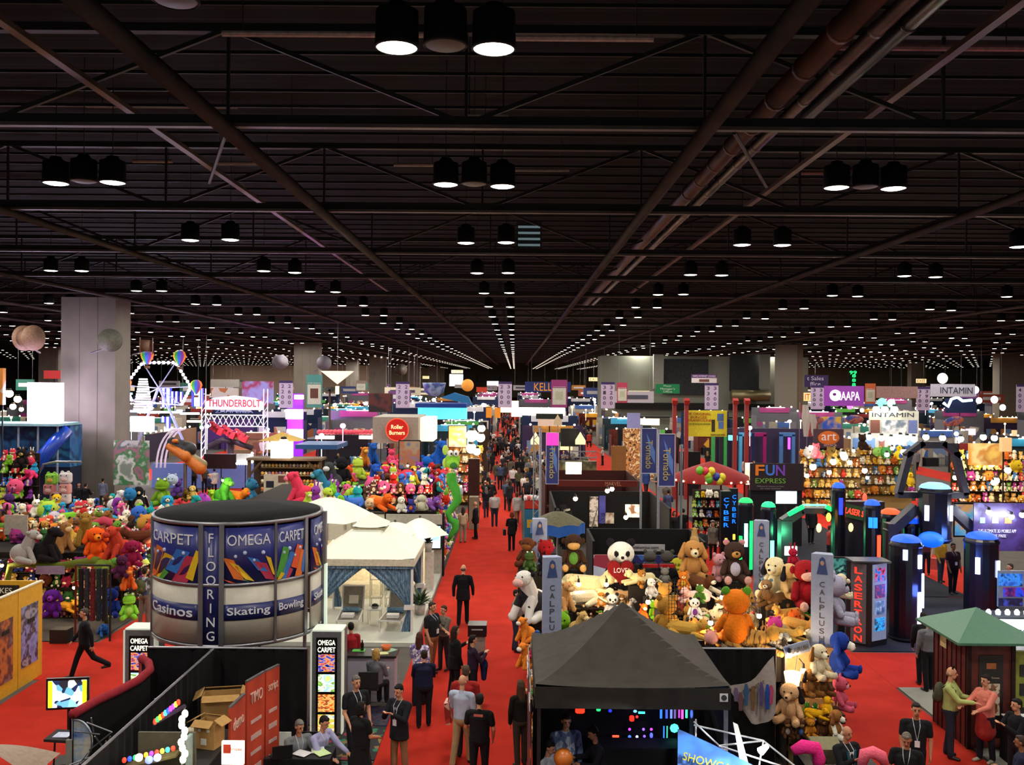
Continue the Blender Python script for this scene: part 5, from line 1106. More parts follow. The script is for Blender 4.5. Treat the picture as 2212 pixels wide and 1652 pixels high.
person('woman with a dark ponytail and purple top holding a blue jacket',1020,1528,h=1.66,rz=110,sex='f',top='2a1830',bot='16141e',hair='pony',hc='120c0c',sleeve='long',arms=(PH,PH),extra=lambda o,T,hcn,hr:mesh_obj('jacket',union([('j',_el((.02,-.3,1.0),(.14,.1,.16))),('j',_cap((0,-.3,1.0),(.02,-.3,.68),.1,.07))],.02,2)[0],[M('1a2456',rough=.9)],o))
person('man in a red shirt seen from behind with a patterned tote',1005,1632,h=1.8,rz=175,top='9c2420',bot='2a2a34',hair='short',hc='4a3a2c',girth=1.1,arms=(AD,AD),sleeve='short',
       extra=lambda o,T,hcn,hr:(B().box(.34,.0,.85,.1,.34,.42,ry=.1).obj('tote_bag',PIC(['c8a08a','b03a30','d8c8b0','8a2a28'],6,seed=3),o),B().path([(.34,-.1,1.04),(.28,-.03,1.42),(.34,.1,1.04)],.012,5).obj('bag_strap',M('8a2a28'),o))and None)
person('bald man in a pale blue shirt and khaki trousers walking away',997,1652,D=18.3,h=1.78,rz=160,top='a9b4c8',bot='a08a62',hair='bald',hc='8a8078',arms=(AD,(20,6,60,10)),legs=((15,5),(-10,12)),sleeve='long')
person('man in a black T-shirt with a pale red back print in the aisle',1035,1652,D=17.3,h=1.74,rz=172,top='121214',bot='131318',hair='short',hc='17110f',girth=1.12,arms=((5,12,25,10),(12,12,60,10)),
       extra=lambda o,T,hcn,hr:B().box(0,.125,1.4,.17,.012,.045).obj('back_print',M('c86a60'),o))
person('man in a dark suit walking away alone on the red carpet',1000,1350,h=1.86,rz=176,top='0e0e14',bot='0d0d13',hair='rim',hc='5a4a40',girth=1.05,coat=1,sleeve='long',arms=((8,14,15,5),(-8,14,15,5)),legs=((12,4),(-8,14)))
o=thing('trash_bin','tall grey bin with a black liner standing on the red carpet','bin',(G(1031,1432).x,G(1031,1432).y,0));B().box(0,0,.42,.42,.42,.84).obj('body',M('8a8478',rough=.6),o);B().box(0,0,.93,.5,.5,.3).obj('liner',M('101012',rough=.4),o);B().box(0,-.255,.97,.3,.01,.03).obj('logo_strip',M('b0b0b0'),o)
person('young man in a pale hooded jacket and jeans at the edge of the toy booth',1114,1408,h=1.72,rz=75,top='7e7a68',bot='2a2e40',hair='short',hc='1a1210',sleeve='long',arms=(PH,(20,8,50,10)),vox=.01)
person('woman with long brown hair and dark top by the tent side banner',1124,1652,D=18.3,h=1.68,rz=200,sex='f',top='16140f',bot='3a3128',hair='long',hc='4a3420',sleeve='long',arms=(AD,AD))
# --- in the dark tent
person('man in a blue plaid shirt with a badge under the dark tent',1222,1652,D=16.2,h=1.78,rz=10,top='6a7ca8',bot='16161e',pat='plaid',hair='short',hc='2a1c14',sleeve='long',arms=(FW,AD),badge='8a9ab0',head=(10,0))
person('man in a dark shirt bending over goods under the dark tent',1300,1652,D=16.0,h=1.66,rz=-75,top='1e1c26',bot='14141a',hair='short',hc='1a1210',sleeve='long',lean=14,arms=(FW,FW),head=(20,0))
person('dark-haired person in a white shirt at the tent leg',1184,1652,D=15.5,h=1.58,rz=60,top='d4d6e4',bot='2a2a34',hair='short',hc='14100e',girth=1.1,arms=(AD,FW),head=(20,0))
b=B();b.ell((0,0,0),.16,16,12);b.obj('balloon',M('c8702a',rough=.3,var=.03),loc=P(1217,1637,15.0),smooth=True,label='orange balloon floating low inside the tent',cat='balloon')
# --- left aisle
person('man in dark clothes striding along the red aisle past the yellow booth',182,1464,h=1.78,rz=-60,top='15161c',bot='121218',hair='short',hc='4a4038',sleeve='long',arms=((20,8,20,0),(-25,8,20,0)),legs=((22,6),(-28,30)),vox=.01)
person('person with a green backpack and plaid shirt by the long-armed green frog',312,1352,h=1.76,rz=170,top='5a625c',bot='7a6a60',pat='plaid',hair='short',hc='2a2018',pack='4c5230',shorts=0,arms=(AD,FW),vox=.01)
b=B();b.lathe([(0,.1),(.1,.08),(.13,0),(.16,-.03),(0,-.02)],n=14);b.obj('yellow_cap',M('d8e060',rough=.7),loc=(G(312,1352).x-.1,G(312,1352).y+.25,1.9),smooth=True,label='pale yellow plush cap hung above the backpack person',cat='hat')
# --- right aisle and kiosk
person('bald man in a black and white track jacket with teal stripes and badge',1828,1652,D=15.9,h=1.72,rz=20,top='17181c',bot='22222a',hair='bald',hc='7a7068',skin=1,girth=1.1,coat=1,coat_in='e6e6e8',sleeve='long',arms=(PH,PH),badge='d8d8e0',
       extra=lambda o,T,hcn,hr:[B().add([(s*.05,-.14,1.36),(s*.1,-.135,1.38),(s*.06,-.17,1.02),(s*.02,-.17,1.06),(s*.05,-.11,1.36),(s*.1,-.10,1.38),(s*.06,-.13,1.02),(s*.02,-.13,1.06)],[(0,1,2,3),(7,6,5,4),(0,4,5,1),(1,5,6,2),(2,6,7,3),(3,7,4,0)]).obj('teal_stripe',M('1c5a66',rough=.8),o)for s in (-1,1)]and None)
person('smiling man in a black shirt with lanyard behind the grey-haired man',1978,1652,D=16.9,h=1.78,rz=-15,top='17171b',bot='17171d',hair='short',hc='1a1512',skin=1,arms=(AD,AD),badge='c8c8cc')
person('grey-haired man in a black shirt with badge, head lowered, near the picture edge',1958,1652,D=15.7,h=1.7,rz=-25,top='141416',bot='17171d',hair='short',hc='6a6258',skin=1,girth=1.1,arms=((8,16,30,0),(8,16,20,0)),badge='c8c8cc',head=(22,0))
person('bald man in a lime vest with sunglasses on his head and a backpack',2052,1636,h=1.82,rz=55,top='a9b46a',bot='262a38',hair='rim',hc='8a7a60',pack='4c4c3a',girth=1.1,sleeve='long',arms=((45,6,45,20),(35,6,60,20)),
       extra=lambda o,T,hcn,hr:(B().box(hcn.x,hcn.y-.03,hcn.z+.115,.14,.03,.03).obj('sunglasses',M('101010',rough=.2),o))and None)
person('woman in a coral hoodie and red apron with short dark curly hair',2128,1652,D=18.7,h=1.74,rz=-65,sex='f',top='d47a68',bot='1c1c26',hair='short',hc='241410',sleeve='long',arms=((50,6,30,10),(45,6,35,10)),shoe='a8a088',girth=1.1,
       extra=lambda o,T,hcn,hr:mesh_obj('apron',union([('a',_cap((0,.0,1.0),(0,.0,.62),.165,.2))],.02,2)[0],[M('a0302c',rough=.9)],o))
person('man in a grey shirt seen from behind beside the green-roofed kiosk',2004,1492,h=1.82,rz=190,top='6c6e72',bot='14141a',hair='short',hc='1a1512',sleeve='long',arms=((10,12,50,10),AD),vox=.01)
person('dark-clothed person half hidden behind the man in the grey shirt',1993,1478,h=1.8,rz=170,top='17171d',bot='101016',hair='short',hc='1a1512',sleeve='long',vox=.012)
person('dark-haired man in black clothes at the picture edge by the white-topped table',2196,1652,D=17.3,h=1.74,rz=-80,top='101014',bot='14141a',hair='short',hc='14100e',sleeve='long',arms=(PH,PH))
person('person in a dark blue jacket cut off by the picture corner',2206,1652,D=15.8,h=1.62,rz=-120,top='1a2036',bot='14141a',hair='short',hc='3a2c28',skin=3,sleeve='long',arms=(AD,FW))
# --- middle distance
person('man in a dark suit standing in profile on the carpet by the toy booth corner',1027,1164,h=1.76,rz=-100,top='0e0e14',bot='0d0d13',hair='rim',hc='8a8078',coat=1,sleeve='long',vox=.016,fingers=False)
person('woman in a cream top with long dark hair beside the suited man',1000,1172,h=1.64,rz=175,sex='f',top='b0a088',bot='8a8270',hair='long',hc='2a1812',vox=.016,fingers=False)
person('red-haired woman in black carrying a dark bag and a white paper',1105,1190,h=1.72,rz=185,sex='f',top='100f14',bot='0e0e12',hair='bob',hc='6a3018',coat=1,sleeve='long',vox=.016,fingers=False,arms=(AD,FW),
       extra=lambda o,T,hcn,hr:(B().box(.33,0,.85,.12,.34,.26).obj('handbag',M('0c0c10'),o),B().box(-.2,-.32,1.1,.2,.02,.26,rx=.4).obj('paper',M('f0f0f0'),o))and None)
person('person in a maroon shirt with badge cord walking under the raised tower',2058,1283,h=1.82,rz=10,top='2a1420',bot='101016',hair='short',hc='1a1210',skin=3,sleeve='short',badge='a8a8b0',vox=.014,fingers=False,girth=1.2)
person('person in a yellow vest over blue beside the man in maroon',2032,1258,h=1.76,rz=20,top='a8882a',bot='2a3a4a',hair='short',hc='2a2018',sleeve='long',vox=.016,fingers=False)
person('person with a red and white shopping bag near the raised tower',2000,1242,h=1.7,rz=-30,top='5a2a3a',bot='1a1a24',hair='short',hc='1a1512',vox=.016,fingers=False,extra=lambda o,T,hcn,hr:(B().box(.4,-.1,.5,.42,.14,.46).obj('shopping_bag',M('c04a44',rough=.5),o))and None)
person('seated person in an orange jacket before the purple poster wall',2183,1195,h=1.74,D=30.4,z0=.0,rz=-90,top='d8482a',bot='17171d',hair='short',hc='2a1c16',sleeve='long',sit=1,vox=.016,fingers=False,arms=(FW,FW),legs=((80,80),(80,80)))
person('bald man in a dark suit behind the bottle table',1752,1175,h=1.78,rz=5,top='1a1a20',bot='14141a',hair='bald',skin=1,coat=1,sleeve='long',vox=.016,fingers=False)
person('red-clothed person by the monitor of the black kiosk',1792,1225,h=1.7,rz=90,top='a03a34',bot='1a1a24',hair='short',hc='3a2a20',sleeve='long',vox=.016,fingers=False)
MID=[(1443,1128,180,'4a5a80','15151c','m','man in a blue shirt and black trousers in the second red aisle'),(1428,1182,150,'14141c','101016','f','woman in black with reddish hair by the silver flag pole'),(1456,1182,20,'17171e','121218','f','woman in black suit with white blouse facing us in the second aisle'),
       (1475,1180,200,'101016','101016','m','man in a black suit behind the silver flag pole'),(1540,1210,-20,'6a6458','17171c','f','woman in a grey cardigan watching the cyber towers'),(1562,1212,0,'17171e','121218','f','woman in black suit beside the grey cardigan'),
       (1588,1205,10,'a09882','2a2a2a','f','woman in a cream jacket among the four by the cyber towers'),(1612,1215,170,'3a4434','1a1a1a','m','man in an olive jacket among the four by the cyber towers'),(1514,1230,160,'2e2e34','14141a','m','grey-haired man in a dark coat behind the tan plush dog'),
       (185,1112,170,'101014','0e0e12','m','man in a black suit at the foot of the huge concrete column'),(170,1110,30,'17171c','101014','m','man in black suit with white shirt by the huge concrete column'),(147,1120,90,'14141a','101014','m','dark-clothed person beside the stacked frog and pig cubes'),(222,1098,180,'6a6e88','22222c','m','person in a pale blue shirt behind the huge concrete column foot')]
for px,py,rz,t,bt,sx,lb in MID:
    person(lb,px,py,h=1.72 if sx=='m' else 1.64,rz=rz,sex=sx,top=t,bot=bt,hair='bob' if sx=='f' else 'short',hc='5a2a18' if 'reddish' in lb else ('6a6660' if 'grey-haired' in lb else '1c1512'),sleeve='long',coat=1,vox=.018,fingers=False,arms=(FW,AD)if px %2 else (AD,AD))
# --- crowd farther down the aisles
TPL=[]
for (sx,arms,legs,hr_,ct)in [('m',(AD,AD),((4,4),(-4,4)),'short',0),('m',((15,8,20,5),(-15,8,15,5)),((18,5),(-18,20)),'short',1),('f',(AD,FW),((4,4),(-4,4)),'long',0),('f',((12,8,20,5),(-12,8,15,5)),((16,5),(-14,18)),'bob',1),('m',(PH,PH),((3,3),(-3,3)),'rim',0)]:
    pr,hcn,hr,er,low,T=body_prims(sex=sx,arms=arms,legs=legs,sleeve='long' if ct else 'short',coat=ct,fingers=False,girth=1.08)
    pr=[p for p in pr if p[0]not in ('eye','brow','lip')]+hair_prims(hr_,hcn,hr);me,tags=union(pr,.026,1);TPL.append((me,tags,low))
CT={'dark':['14141a','1a1a22','101216','22222a','1c1a1a','2a2a30'],'blue':['24345c','2e4a8a','3a4a66','20304a'],'pale':['c8c6c4','b4b2b0','a8a4a0','d4d2d0','b8b4a4'],'grey-brown':['5a5448','6a6054','4a443c','606468'],'red':['8a2820','a03428','7a2a2a'],'olive':['3c4430','4a4a34']}
FARP=[]
def crowd(px,py,rz=None,c=None,where='the main aisle',z=0,D=None):
    p=G(px,py,z)if D is None else Vector((px,D,z));me,tags,low=random.choice(TPL);c=c or random.choices(list(CT),[9,3,4,4,1.3,2])[0]
    if D is not None and D>112:FARP.append((p.x,p.y));return
    mm={'top':cloth(random.choice(CT[c])),'bot':cloth(random.choice(['14141a','1a1a22','2a2e3c','6a5a44','1c1c20'])),'skin':M(random.choice(SKIN[:4]),rough=.55,var=.06,scale=9),'h':M(random.choice(['1a1210','2c1c14','4a3424','6a6660','8a6a3a']),rough=.8,var=.2),'shoe':M('15110f',rough=.5)}
    o=mesh_obj('person',me,[mm['top']]*len(tags));relink(o,[mm[t]for t in tags]);s=random.uniform(.93,1.05)
    o.location=(p.x,p.y,z-low*s);o.rotation_euler=(0,0,R(random.choice([180,180,170,0,10,90,-90])if rz is None else rz)+random.uniform(-.4,.4));o.scale=(s,s,s)
    tag(o,'person in %s clothes in the crowd of %s'%(c,where),'person','%s clothed people in %s'%(c,where));return o
for px,py,rz,c in [(1068,1138,180,'pale'),(1050,1118,180,'dark'),(1100,1105,180,'dark'),(1116,1132,180,'pale'),(1095,1102,180,'blue'),(1080,1058,180,'blue'),(1108,1065,180,'pale'),(1073,1048,180,'olive'),(1090,1048,180,'dark'),(1104,1040,180,'grey-brown'),(1118,1035,180,'dark'),(1128,1038,190,'dark'),
                      (1087,1016,180,'dark'),(1055,1080,90,'dark'),(1040,1082,90,'dark'),(1030,1070,60,'dark'),(1042,1060,20,'dark'),(1028,1052,0,'dark'),(1062,1096,170,'dark'),(1098,1085,180,'grey-brown'),(1120,1072,180,'olive'),(1048,1100,180,'dark'),(1104,992,180,'blue'),(1119,990,180,'pale'),(1098,985,160,'pale'),(1084,985,0,'dark'),(1075,984,180,'dark'),
                      (1138,1010,90,'grey-brown'),(1150,1020,90,'olive'),(1133,988,180,'dark'),(1146,1000,-90,'olive'),(1010,1010,90,'blue'),(998,1000,90,'blue')]:
    crowd(px,py,rz,c)
for i in range(135):                                         # the packed far part of the main aisle
    D=70+random.random()**1.2*150;crowd(-1.15+random.uniform(-1.7,2.2)*(1 if D<110 else 1.6),0,D=D)
for k,n in ((1,34),(-1,20),(2,16),(3,14),(-2,10),(4,8)):
    for i in range(n):
        D=(48 if k in (1,)else 56)+random.random()*110
        crowd(-1.15+9.14*k+random.uniform(-1.6,1.6),0,D=D,where={1:'the second red aisle',-1:'the aisle beside the tall banner signs',2:'the aisle past the red trampoline posts',3:'the aisle towards the purple hanging sign',-2:'the aisle near the ride lights',4:'the far side aisle'}[k])

for i in range(52):crowd(random.uniform(.6,2.6)if i<34 else random.uniform(2.6,6.2),0,D=random.uniform(55,92)if i<34 else random.uniform(57,79),where='the main aisle' if i<34 else 'the open stand behind the khaki wall')
for i in range(14):crowd(random.uniform(-8.6,-3.2),0,D=random.uniform(62,80),where='the stand behind the pale box kiosk')
for i in range(16):crowd(random.uniform(-22,-12.5),0,D=random.uniform(60,74),where='the ride area')

pr,hcn,hr,er,low,T=body_prims(arms=(AD,FW),sleeve='long',fingers=False,girth=1.1);fm,ft=union([q for q in pr+hair_prims('short',hcn,hr)if q[0]not in ('eye','brow','lip')],.06,1)
fv=[tuple(v.co)for v in fm.vertices];ff=[tuple(p.vertices)for p in fm.polygons];fmi=[p.material_index for p in fm.polygons]
b=B();FC=['16161c','24304a','b0aeac','5a5448','1c1a1a','8a2820'];k_=len(ft)
for i,(x,y)in enumerate(FARP):
    o_=len(b.v);a=random.uniform(0,6.28);ca,sa=math.cos(a),math.sin(a);b.v+=[(x+vx*ca-vy*sa,y+vx*sa+vy*ca,vz-low)for vx,vy,vz in fv];b.f+=[tuple(o_+j for j in q)for q in ff]
    b.mi+=[{'top':2+i %6,'bot':2+(i*5%2)*4,'skin':0,'h':1,'shoe':1}[ft[m]]for m in fmi]
b.obj('crowd',[M('a07050'),M('1c1410')]+[M(c)for c in FC],label='tiny far-off visitors filling the ends of the aisles',cat='crowd',kind='stuff')
# ================================================================ plush toys
pc=plush_cols
PALS={
 'candy':['d83a4a','e8681c','7ac030','3a6ac8','e8b820','8a3aa0','e05a90','f0e8d8','20a0a0','c02a20','5a3a2a','b0d040','30a0d0'],
 'dusk':['8a1a3a','5a1a5a','7a2a18','b04a18','3a1a4a','8a2a6a','a0301c','1a2a6a','5a2a1a','c06a20','a8883a','2a5a2a','d0587a'],
 'earth':['b8863a','8a5a2a','d8c49a','6a4020','c87a2a','e8dcc0','4a2e1c','a07040','d89040','2a1c16','9a8a6a','c04a3a','5a8a30'],
 'gold':['e8c850','d8a030','f0e0a0','c87a2a','b05a20','8a6a30','e0d8c0','d84a3a','4a7ab0','6a9a40','a83a8a','f0b850'],
}
def fill_wall(px0,px1,D,zs,pal,label,group,size=(.3,.45),kinds=('bear','dog','monkey','ball','rabbit','bird','frog'),step=.8,face=0,depth=.35,board_c='2a201a',x0=None,x1=None,seed=1,sname=None,along=None,lightly=0):
    """shelves with individual small toys; along=(x,y0,y1): shelves run in depth beside the aisle"""
    rnd=random.Random(seed)
    if along:X,y0,y1=along;L=y1-y0;org=Vector((X,y0,0));dv=Vector((0,1,0));nv=Vector((1 if face>0 else -1,0,0))
    else:
        xa=P(px0,1000,D).x if x0 is None else x0;xb=P(px1,1000,D).x if x1 is None else x1;L=xb-xa;org=Vector((xa,D,0));dv=Vector((1,0,0));nv=Vector((0,-1,0))
    o=thing('toy_shelf',sname or 'dark stepped shelf behind the %s'%group,'shelf',org,math.atan2(dv.y,dv.x))
    sg=1 if nv.dot(Vector((dv.y,-dv.x,0)))>0 else -1
    top=max(zs)+.35
    B().box(L/2,sg*depth,top/2,L,.05,top).obj('back_board',M(board_c,rough=.9),o)
    for z in zs:
        if z>.05:B().box(L/2,sg*depth/2,z-.015,L,depth,.03).obj('shelf_board',M('1c1613',rough=.8),o)
    for z in zs:
        t=rnd.uniform(.05,.2)
        while t<L-.08:
            s=rnd.uniform(*size);k=rnd.choice(kinds);c=rnd.choice(PALS[pal]);c2=rnd.choice(['f0e4c8','e8d8b0','f0e8e0',c,'d8b080'])
            p=org+dv*t-nv*depth*rnd.uniform(.3,.6)+Vector((0,0,z))
            rz=math.atan2(nv.y,nv.x)+math.pi/2+rnd.uniform(-.5,.5)
            plush(k,s,pc(c,muzzle=c2,belly=c2,paw=c2,ear=rnd.choice([c,c2])),p,rz,label,group=group)
            t+=s*step*rnd.uniform(.75,1.15)
    return o
# ---- far-left booth (grey carpet by the left aisle)
o=thing('toy_platform','stepped dark platform heaped with plush toys beyond the yellow booth','platform',(-16.6,29.2,0));
for (x,y,z,sx,sy)in [(.0,1.6,.96,8.4,2.2),(0,4.2,1.1,8.4,3.0),(-.4,8.6,.9,8.6,5.4)]:B().box(x,y,z/2*2-z/2,sx,sy,z*1.0).obj('tier',M('1a1513',rough=.9),o)
FLZ=2.0
B().box(0,1.6,1.48,8.2,2.0,.96).obj('tier',M('1a1513',rough=.9),o);B().box(0,4.2,1.6,8.2,2.8,.8).obj('tier',M('1a1513',rough=.9),o);B().box(-.4,8.6,1.45,8.2,5.0,.9).obj('tier',M('1a1513',rough=.9),o)
fill_wall(0,0,29.2,[.02,.5,.98,1.46],'dusk','small dark-toned plush toy packed on the shelf under the long-armed green frog','toys under the long-armed frog',x0=-20.3,x1=-12.5,size=(.34,.5),seed=3)
fill_wall(0,0,0,[.3,.8,1.3,1.8],'dusk','small plush toy on the aisle side shelf of the booth beyond the yellow panels','toys on the aisle side of that booth',along=(-12.35,29.6,36.5),face=1,size=(.32,.5),seed=5)
H1=[('tall',55,1216,72,2.0,pc('9c9a94',muzzle='c8c4bc',belly='c8c4bc'),95,'big grey sitting plush dog with a red collar above the long-armed frog'),
      ('tall',100,1212,74,2.0,pc('141214'),100,'big black sitting plush dog beside the grey one'),('tall',132,1192,66,2.0,pc('8a6236',muzzle='c8a878'),60,'tan plush dog with pale muzzle behind the black one'),
      ('tall',186,1178,74,2.05,pc('8f6c2a'),20,'big ochre plush beast with its head lowered behind the orange dog'),('dog',205,1208,70,2.0,pc('e2560f',muzzle='f08a1c',ear='e2560f'),40,'bright orange sitting plush dog with black nose'),
      ('ball',232,1188,36,2.0,pc('6a1414'),10,'round dark red plush behind the orange dog'),('tall',256,1212,78,2.0,pc('b83a24',belly='d06030'),-30,'tall orange-red plush with raised horn'),
      ('dog',285,1222,56,1.9,pc('8e1440',muzzle='6a1030'),30,'magenta plush dog with black nose at the shelf end'),('bear',263,1246,50,1.7,pc('4a1a3c'),20,'dark plum plush below the magenta dog'),('lying',284,1175,40,2.05,pc('5c2c18',muzzle='d8c0a0'),-60,'chestnut plush pony lying near the drum sign'),
      ('bear',196,1134,36,2.1,pc('c08a80',muzzle='e8b0a0'),0,'pale pink plush bear by the rocket-shaped toy'),('frog',214,1132,30,2.1,pc('6a7a2a'),10,'olive plush frog by the pale pink bear'),('ball',218,1116,22,2.1,pc('8a8c9a'),30,'grey plush elephant behind the olive frog'),
      ('ball',236,1116,22,2.1,pc('7c7468'),-30,'taupe plush behind the rocket-shaped toy'),('bear',166,1150,32,2.1,pc('6a4a2a',ear='2a60a0'),0,'brown plush wearing a blue cap look, behind the tan dog'),('ball',117,1128,26,2.2,pc('b8b4c8',muzzle='e8e8e8',ear='5a6aa8'),20,'white and blue plush seal above the black dog'),
      ('tall',252,1104,46,2.0,pc('e2e2e2'),90,'white fluffy plush dog near the concrete column foot'),('ball',281,1080,28,2.6,pc('2a78b0'),0,'sky-blue round plush behind the white dog'),('bird',298,1106,56,2.0,pc('14141a',belly='d8cca8',paw='d0b080',ear='14141a'),30,'black and cream plush penguin beside the white dog'),
      ('frog',351,1092,62,2.0,pc('6f9a1c',belly='8ab83a'),0,'upright green plush turtle beyond the drum sign'),('bear',384,1072,40,2.2,pc('5a3a8a'),10,'violet plush beside the upright green turtle'),('ball',372,1048,26,2.8,pc('b0c0d8'),0,'pale blue plush head behind the green turtle'),
      ('lying',396,1082,28,2.0,pc('6a5420',muzzle='8a7430'),60,'brown plush lizard lying behind the drum sign'),('dog',416,1078,30,2.1,pc('d8b860',ear='1a1410',muzzle='e8d8a8'),10,'cream plush dog with black ear behind the drum sign'),
      ('tall',455,1092,36,2.0,pc('8ab828',belly='c8d860'),30,'small lime plush dinosaur on the shelf over the drum sign'),('tall',482,1092,62,2.0,pc('3f9a2a',muzzle='6ab84a',belly='a0c860'),60,'tall green plush dinosaur over the drum sign'),
      ('lying',520,1090,40,2.0,pc('d8801c',muzzle='d0502a',ear='1a1410'),60,'orange plush duckbill lying over the drum sign'),('bear',541,1090,60,2.0,pc('2a6a90'),90,'teal-blue plush at the end over the drum sign'),
      ('dog',113,1330,58,.62,pc('561680',muzzle='7a2aa0'),10,'purple plush hanging low over the grey carpet'),('bear',86,1326,50,.5,pc('a08a50',muzzle='c8b070'),20,'khaki plush hanging low beside the purple one'),('lying',152,1322,30,.3,pc('b8801c'),70,'golden plush dog lying at the shelf foot'),
      ('frog',279,1336,58,.4,pc('8ad83a',belly='b0e860'),20,'neon green plush frog hanging at the shelf corner'),('tall',277,1272,50,1.3,pc('d8601c',muzzle='e88a3a'),30,'orange plush giraffe over the neon green frog'),('bear',240,1330,64,.2,pc('102a78'),10,'dark blue plush hanging at the shelf corner'),('lying',226,1372,26,.02,pc('1a5aa8'),30,'blue plush fallen on the grey carpet by the aisle')]
for k,px,py,hp,z,cols,rz,lb in H1:toy(k,px,py,hp,z,cols,rz,lb)
b=B()
pts=[(20,1300,28.2),(14,1262,28.1),(22,1222,28.1),(60,1216,28.1),(105,1224,28.1),(150,1219,28.1),(205,1212,28.1),(228,1222,28.0)]
o=thing('plush_frog','green plush frog with very long arms stretched along the shelf top','plush toy',P(130,1300,28.1))
gm=fur('5f6a22');lc=o.location
B().path([P(*q)-lc for q in pts],[.09,.1,.1,.12,.11,.12,.16,.14],8).obj('long_arm',gm,o,smooth=True)
m_,tg=union([('a',_el(P(222,1225,27.95)-lc,(.26,.2,.24))),('a',_el(P(240,1218,27.9)-lc,(.16,.14,.16))),('b',_el(P(228,1228,27.8)-lc,(.12,.08,.08)))],.03);mesh_obj('head',m_,[fur('6f8a2a'),fur('8aa040')],o)
B().path([P(230,1235,28.0)-lc,P(226,1280,28.0)-lc,P(230,1345,28.0)-lc],[.07,.06,.06],8).obj('long_leg',gm,o,smooth=True)
B().path([P(170,1225,28.0)-lc,P(160,1255,27.9)-lc,P(178,1245,27.9)-lc,P(200,1255,27.9)-lc,P(212,1240,27.9)-lc],[.07,.1,.07,.06,.06],8).obj('folded_leg',gm,o,smooth=True)
B().ell(P(247,1212,27.9)-lc,(.13,.11,.13),10,8).obj('second_head',fur('5aa03a'),o,smooth=True)
board('hanging_sign','small lilac cloth sign hung from the long green frog arm','sign',78,1222,139,1240,27.95,M('8a7a94',rough=.8))
o=thing('toy_rack','black rack frame with long hanging pieces beneath the long-armed frog','rack',(G(200,1385).x,G(200,1385).y,0));
for i in range(2):B().tube((-.5+i,0,0),(-.5+i,0,2.2),.03).obj('upright',M(['601818','1c1c1c'][i]),o)
B().tube((-.5,0,2.2),(.5,0,2.2),.03).obj('crossbar',BLK,o)
for i,c in enumerate(['14141a','2a2a34','5a1a20','1a2a30','14141a']):B().box(-.34+.17*i,0,1.35,.1,.12,1.5).obj('hanging_piece',M(c,rough=.8,var=.4,scale=14),o)
B().box(-.75,-.1,.2,.5,.4,.4).obj('speaker_box',BLK,loc=(G(200,1385).x-.1,G(200,1385).y,0),label='small black box standing on the grey carpet by the rack',cat='box')
B().path([(-1.1,0,0),(-.3,.1,.25),(.6,-.05,0),(.9,0,-.2)],[.05,.16,.13,.03],8).obj('plush_rocket',fur('b03a54'),loc=G(240,1140,2.25),smooth=True,label='long pink and white plush shark lying on the toy heap',cat='plush toy')
board('blank_banner','plain pale cloth panel on wire grid over the grey plush dog','banner',10,1112,60,1155,31.5,M('9a948a',rough=.9))
# cube plush stack
for i,(px,py,c,lb,k)in enumerate([(112,1046,'8ac84a','green cube-shaped plush frog at the top of the stack','frog'),(142,1044,'d8d4d4','white cube-shaped plush cow at the top of the stack','ball'),(108,1068,'c88080','pink cube-shaped plush pig under the frog cube','ball'),(141,1068,'d89a94','pink cube-shaped plush pig under the cow cube','ball'),(122,1086,'b89a8a','beige cube-shaped plush mid stack','ball'),(140,1088,'d8d0d0','white cube-shaped plush mid stack','ball'),(104,1102,'7ab84a','green cube-shaped plush frog low in the stack','frog'),(126,1106,'a8b494','pale sage cube-shaped plush low in the stack','ball')]):
    p=P(px,py,47);s=24*47/F
    o=thing('cube_plush',lb,'plush toy',p);b=B();b.box(0,0,s/2,s,s*.8,s);m=b.obj('body',fur(c),o);md=m.modifiers.new('b','BEVEL');md.width=s*.22;md.segments=3
    for sx in (-1,1):B().ell((sx*s*.27,-.05,s),(s*.17,s*.14,s*.17),8,6).obj('ear',fur(c),o,smooth=True)
    B().ell((0,-s*.4,s*.4),(s*.3,s*.08,s*.2),10,6).obj('muzzle',fur('e0b050' if k=='frog' else 'e8c0b8'),o,smooth=True)
    for sx in (-1,1):B().ell((sx*s*.25,-s*.41,s*.75),s*.06,6,5).obj('eye',M('15100c'),o)
o=thing('display_rack','curved silver tube rack beside the stacked cube plushes','rack',P(82,1120,47));B().path([(0,0,-3),(0,0,2.2),(.25,0,2.75),(.9,0,2.9),(2.2,0,2.9)],.06,8).obj('tube',ALU,o)
B().box(1.1,.5,-1.5,2.6,.9,3.0).obj('shelf_block',M('3a2a30'),o)
fill_wall(0,78,44,[.6,1.2,1.8,2.4,3.0,3.6],'candy','bright plush toy in the far booth beside the stacked cube plushes','bright toys beside the cube stack',size=(.45,.7),seed=9)
for k,px,py,hp,D,cols,lb in [('ball',33,1066,34,40,pc('e0507a',muzzle='f08aa0'),'big round pink plush face above the purple cloth'),('bear',48,1010,44,42,pc('141014',muzzle='b89a5a',belly='2a1a1a'),'black hooded plush with a skull-like face'),('frog',20,1004,24,42.5,pc('7ab02a'),'green plush face beside the hooded plush'),('ball',66,1004,18,42.4,pc('d84060'),'red-pink plush beside the hooded plush'),('lying',62,1035,24,42,pc('d8306a'),'hot pink plush under the hooded plush'),('lying',58,1108,22,38,pc('e06080',muzzle='f0a0a8'),'pink plush lying above the plain cloth panel'),('rabbit',20,1108,56,38,pc('4a2a6a'),'purple plush cloak shape above the plain cloth panel')]:
    p=P(px,py,D);plush(kind=k,size=hp*D/F/HT_[k],cols=cols,loc=p,rz=.2,label=lb,hero=True)
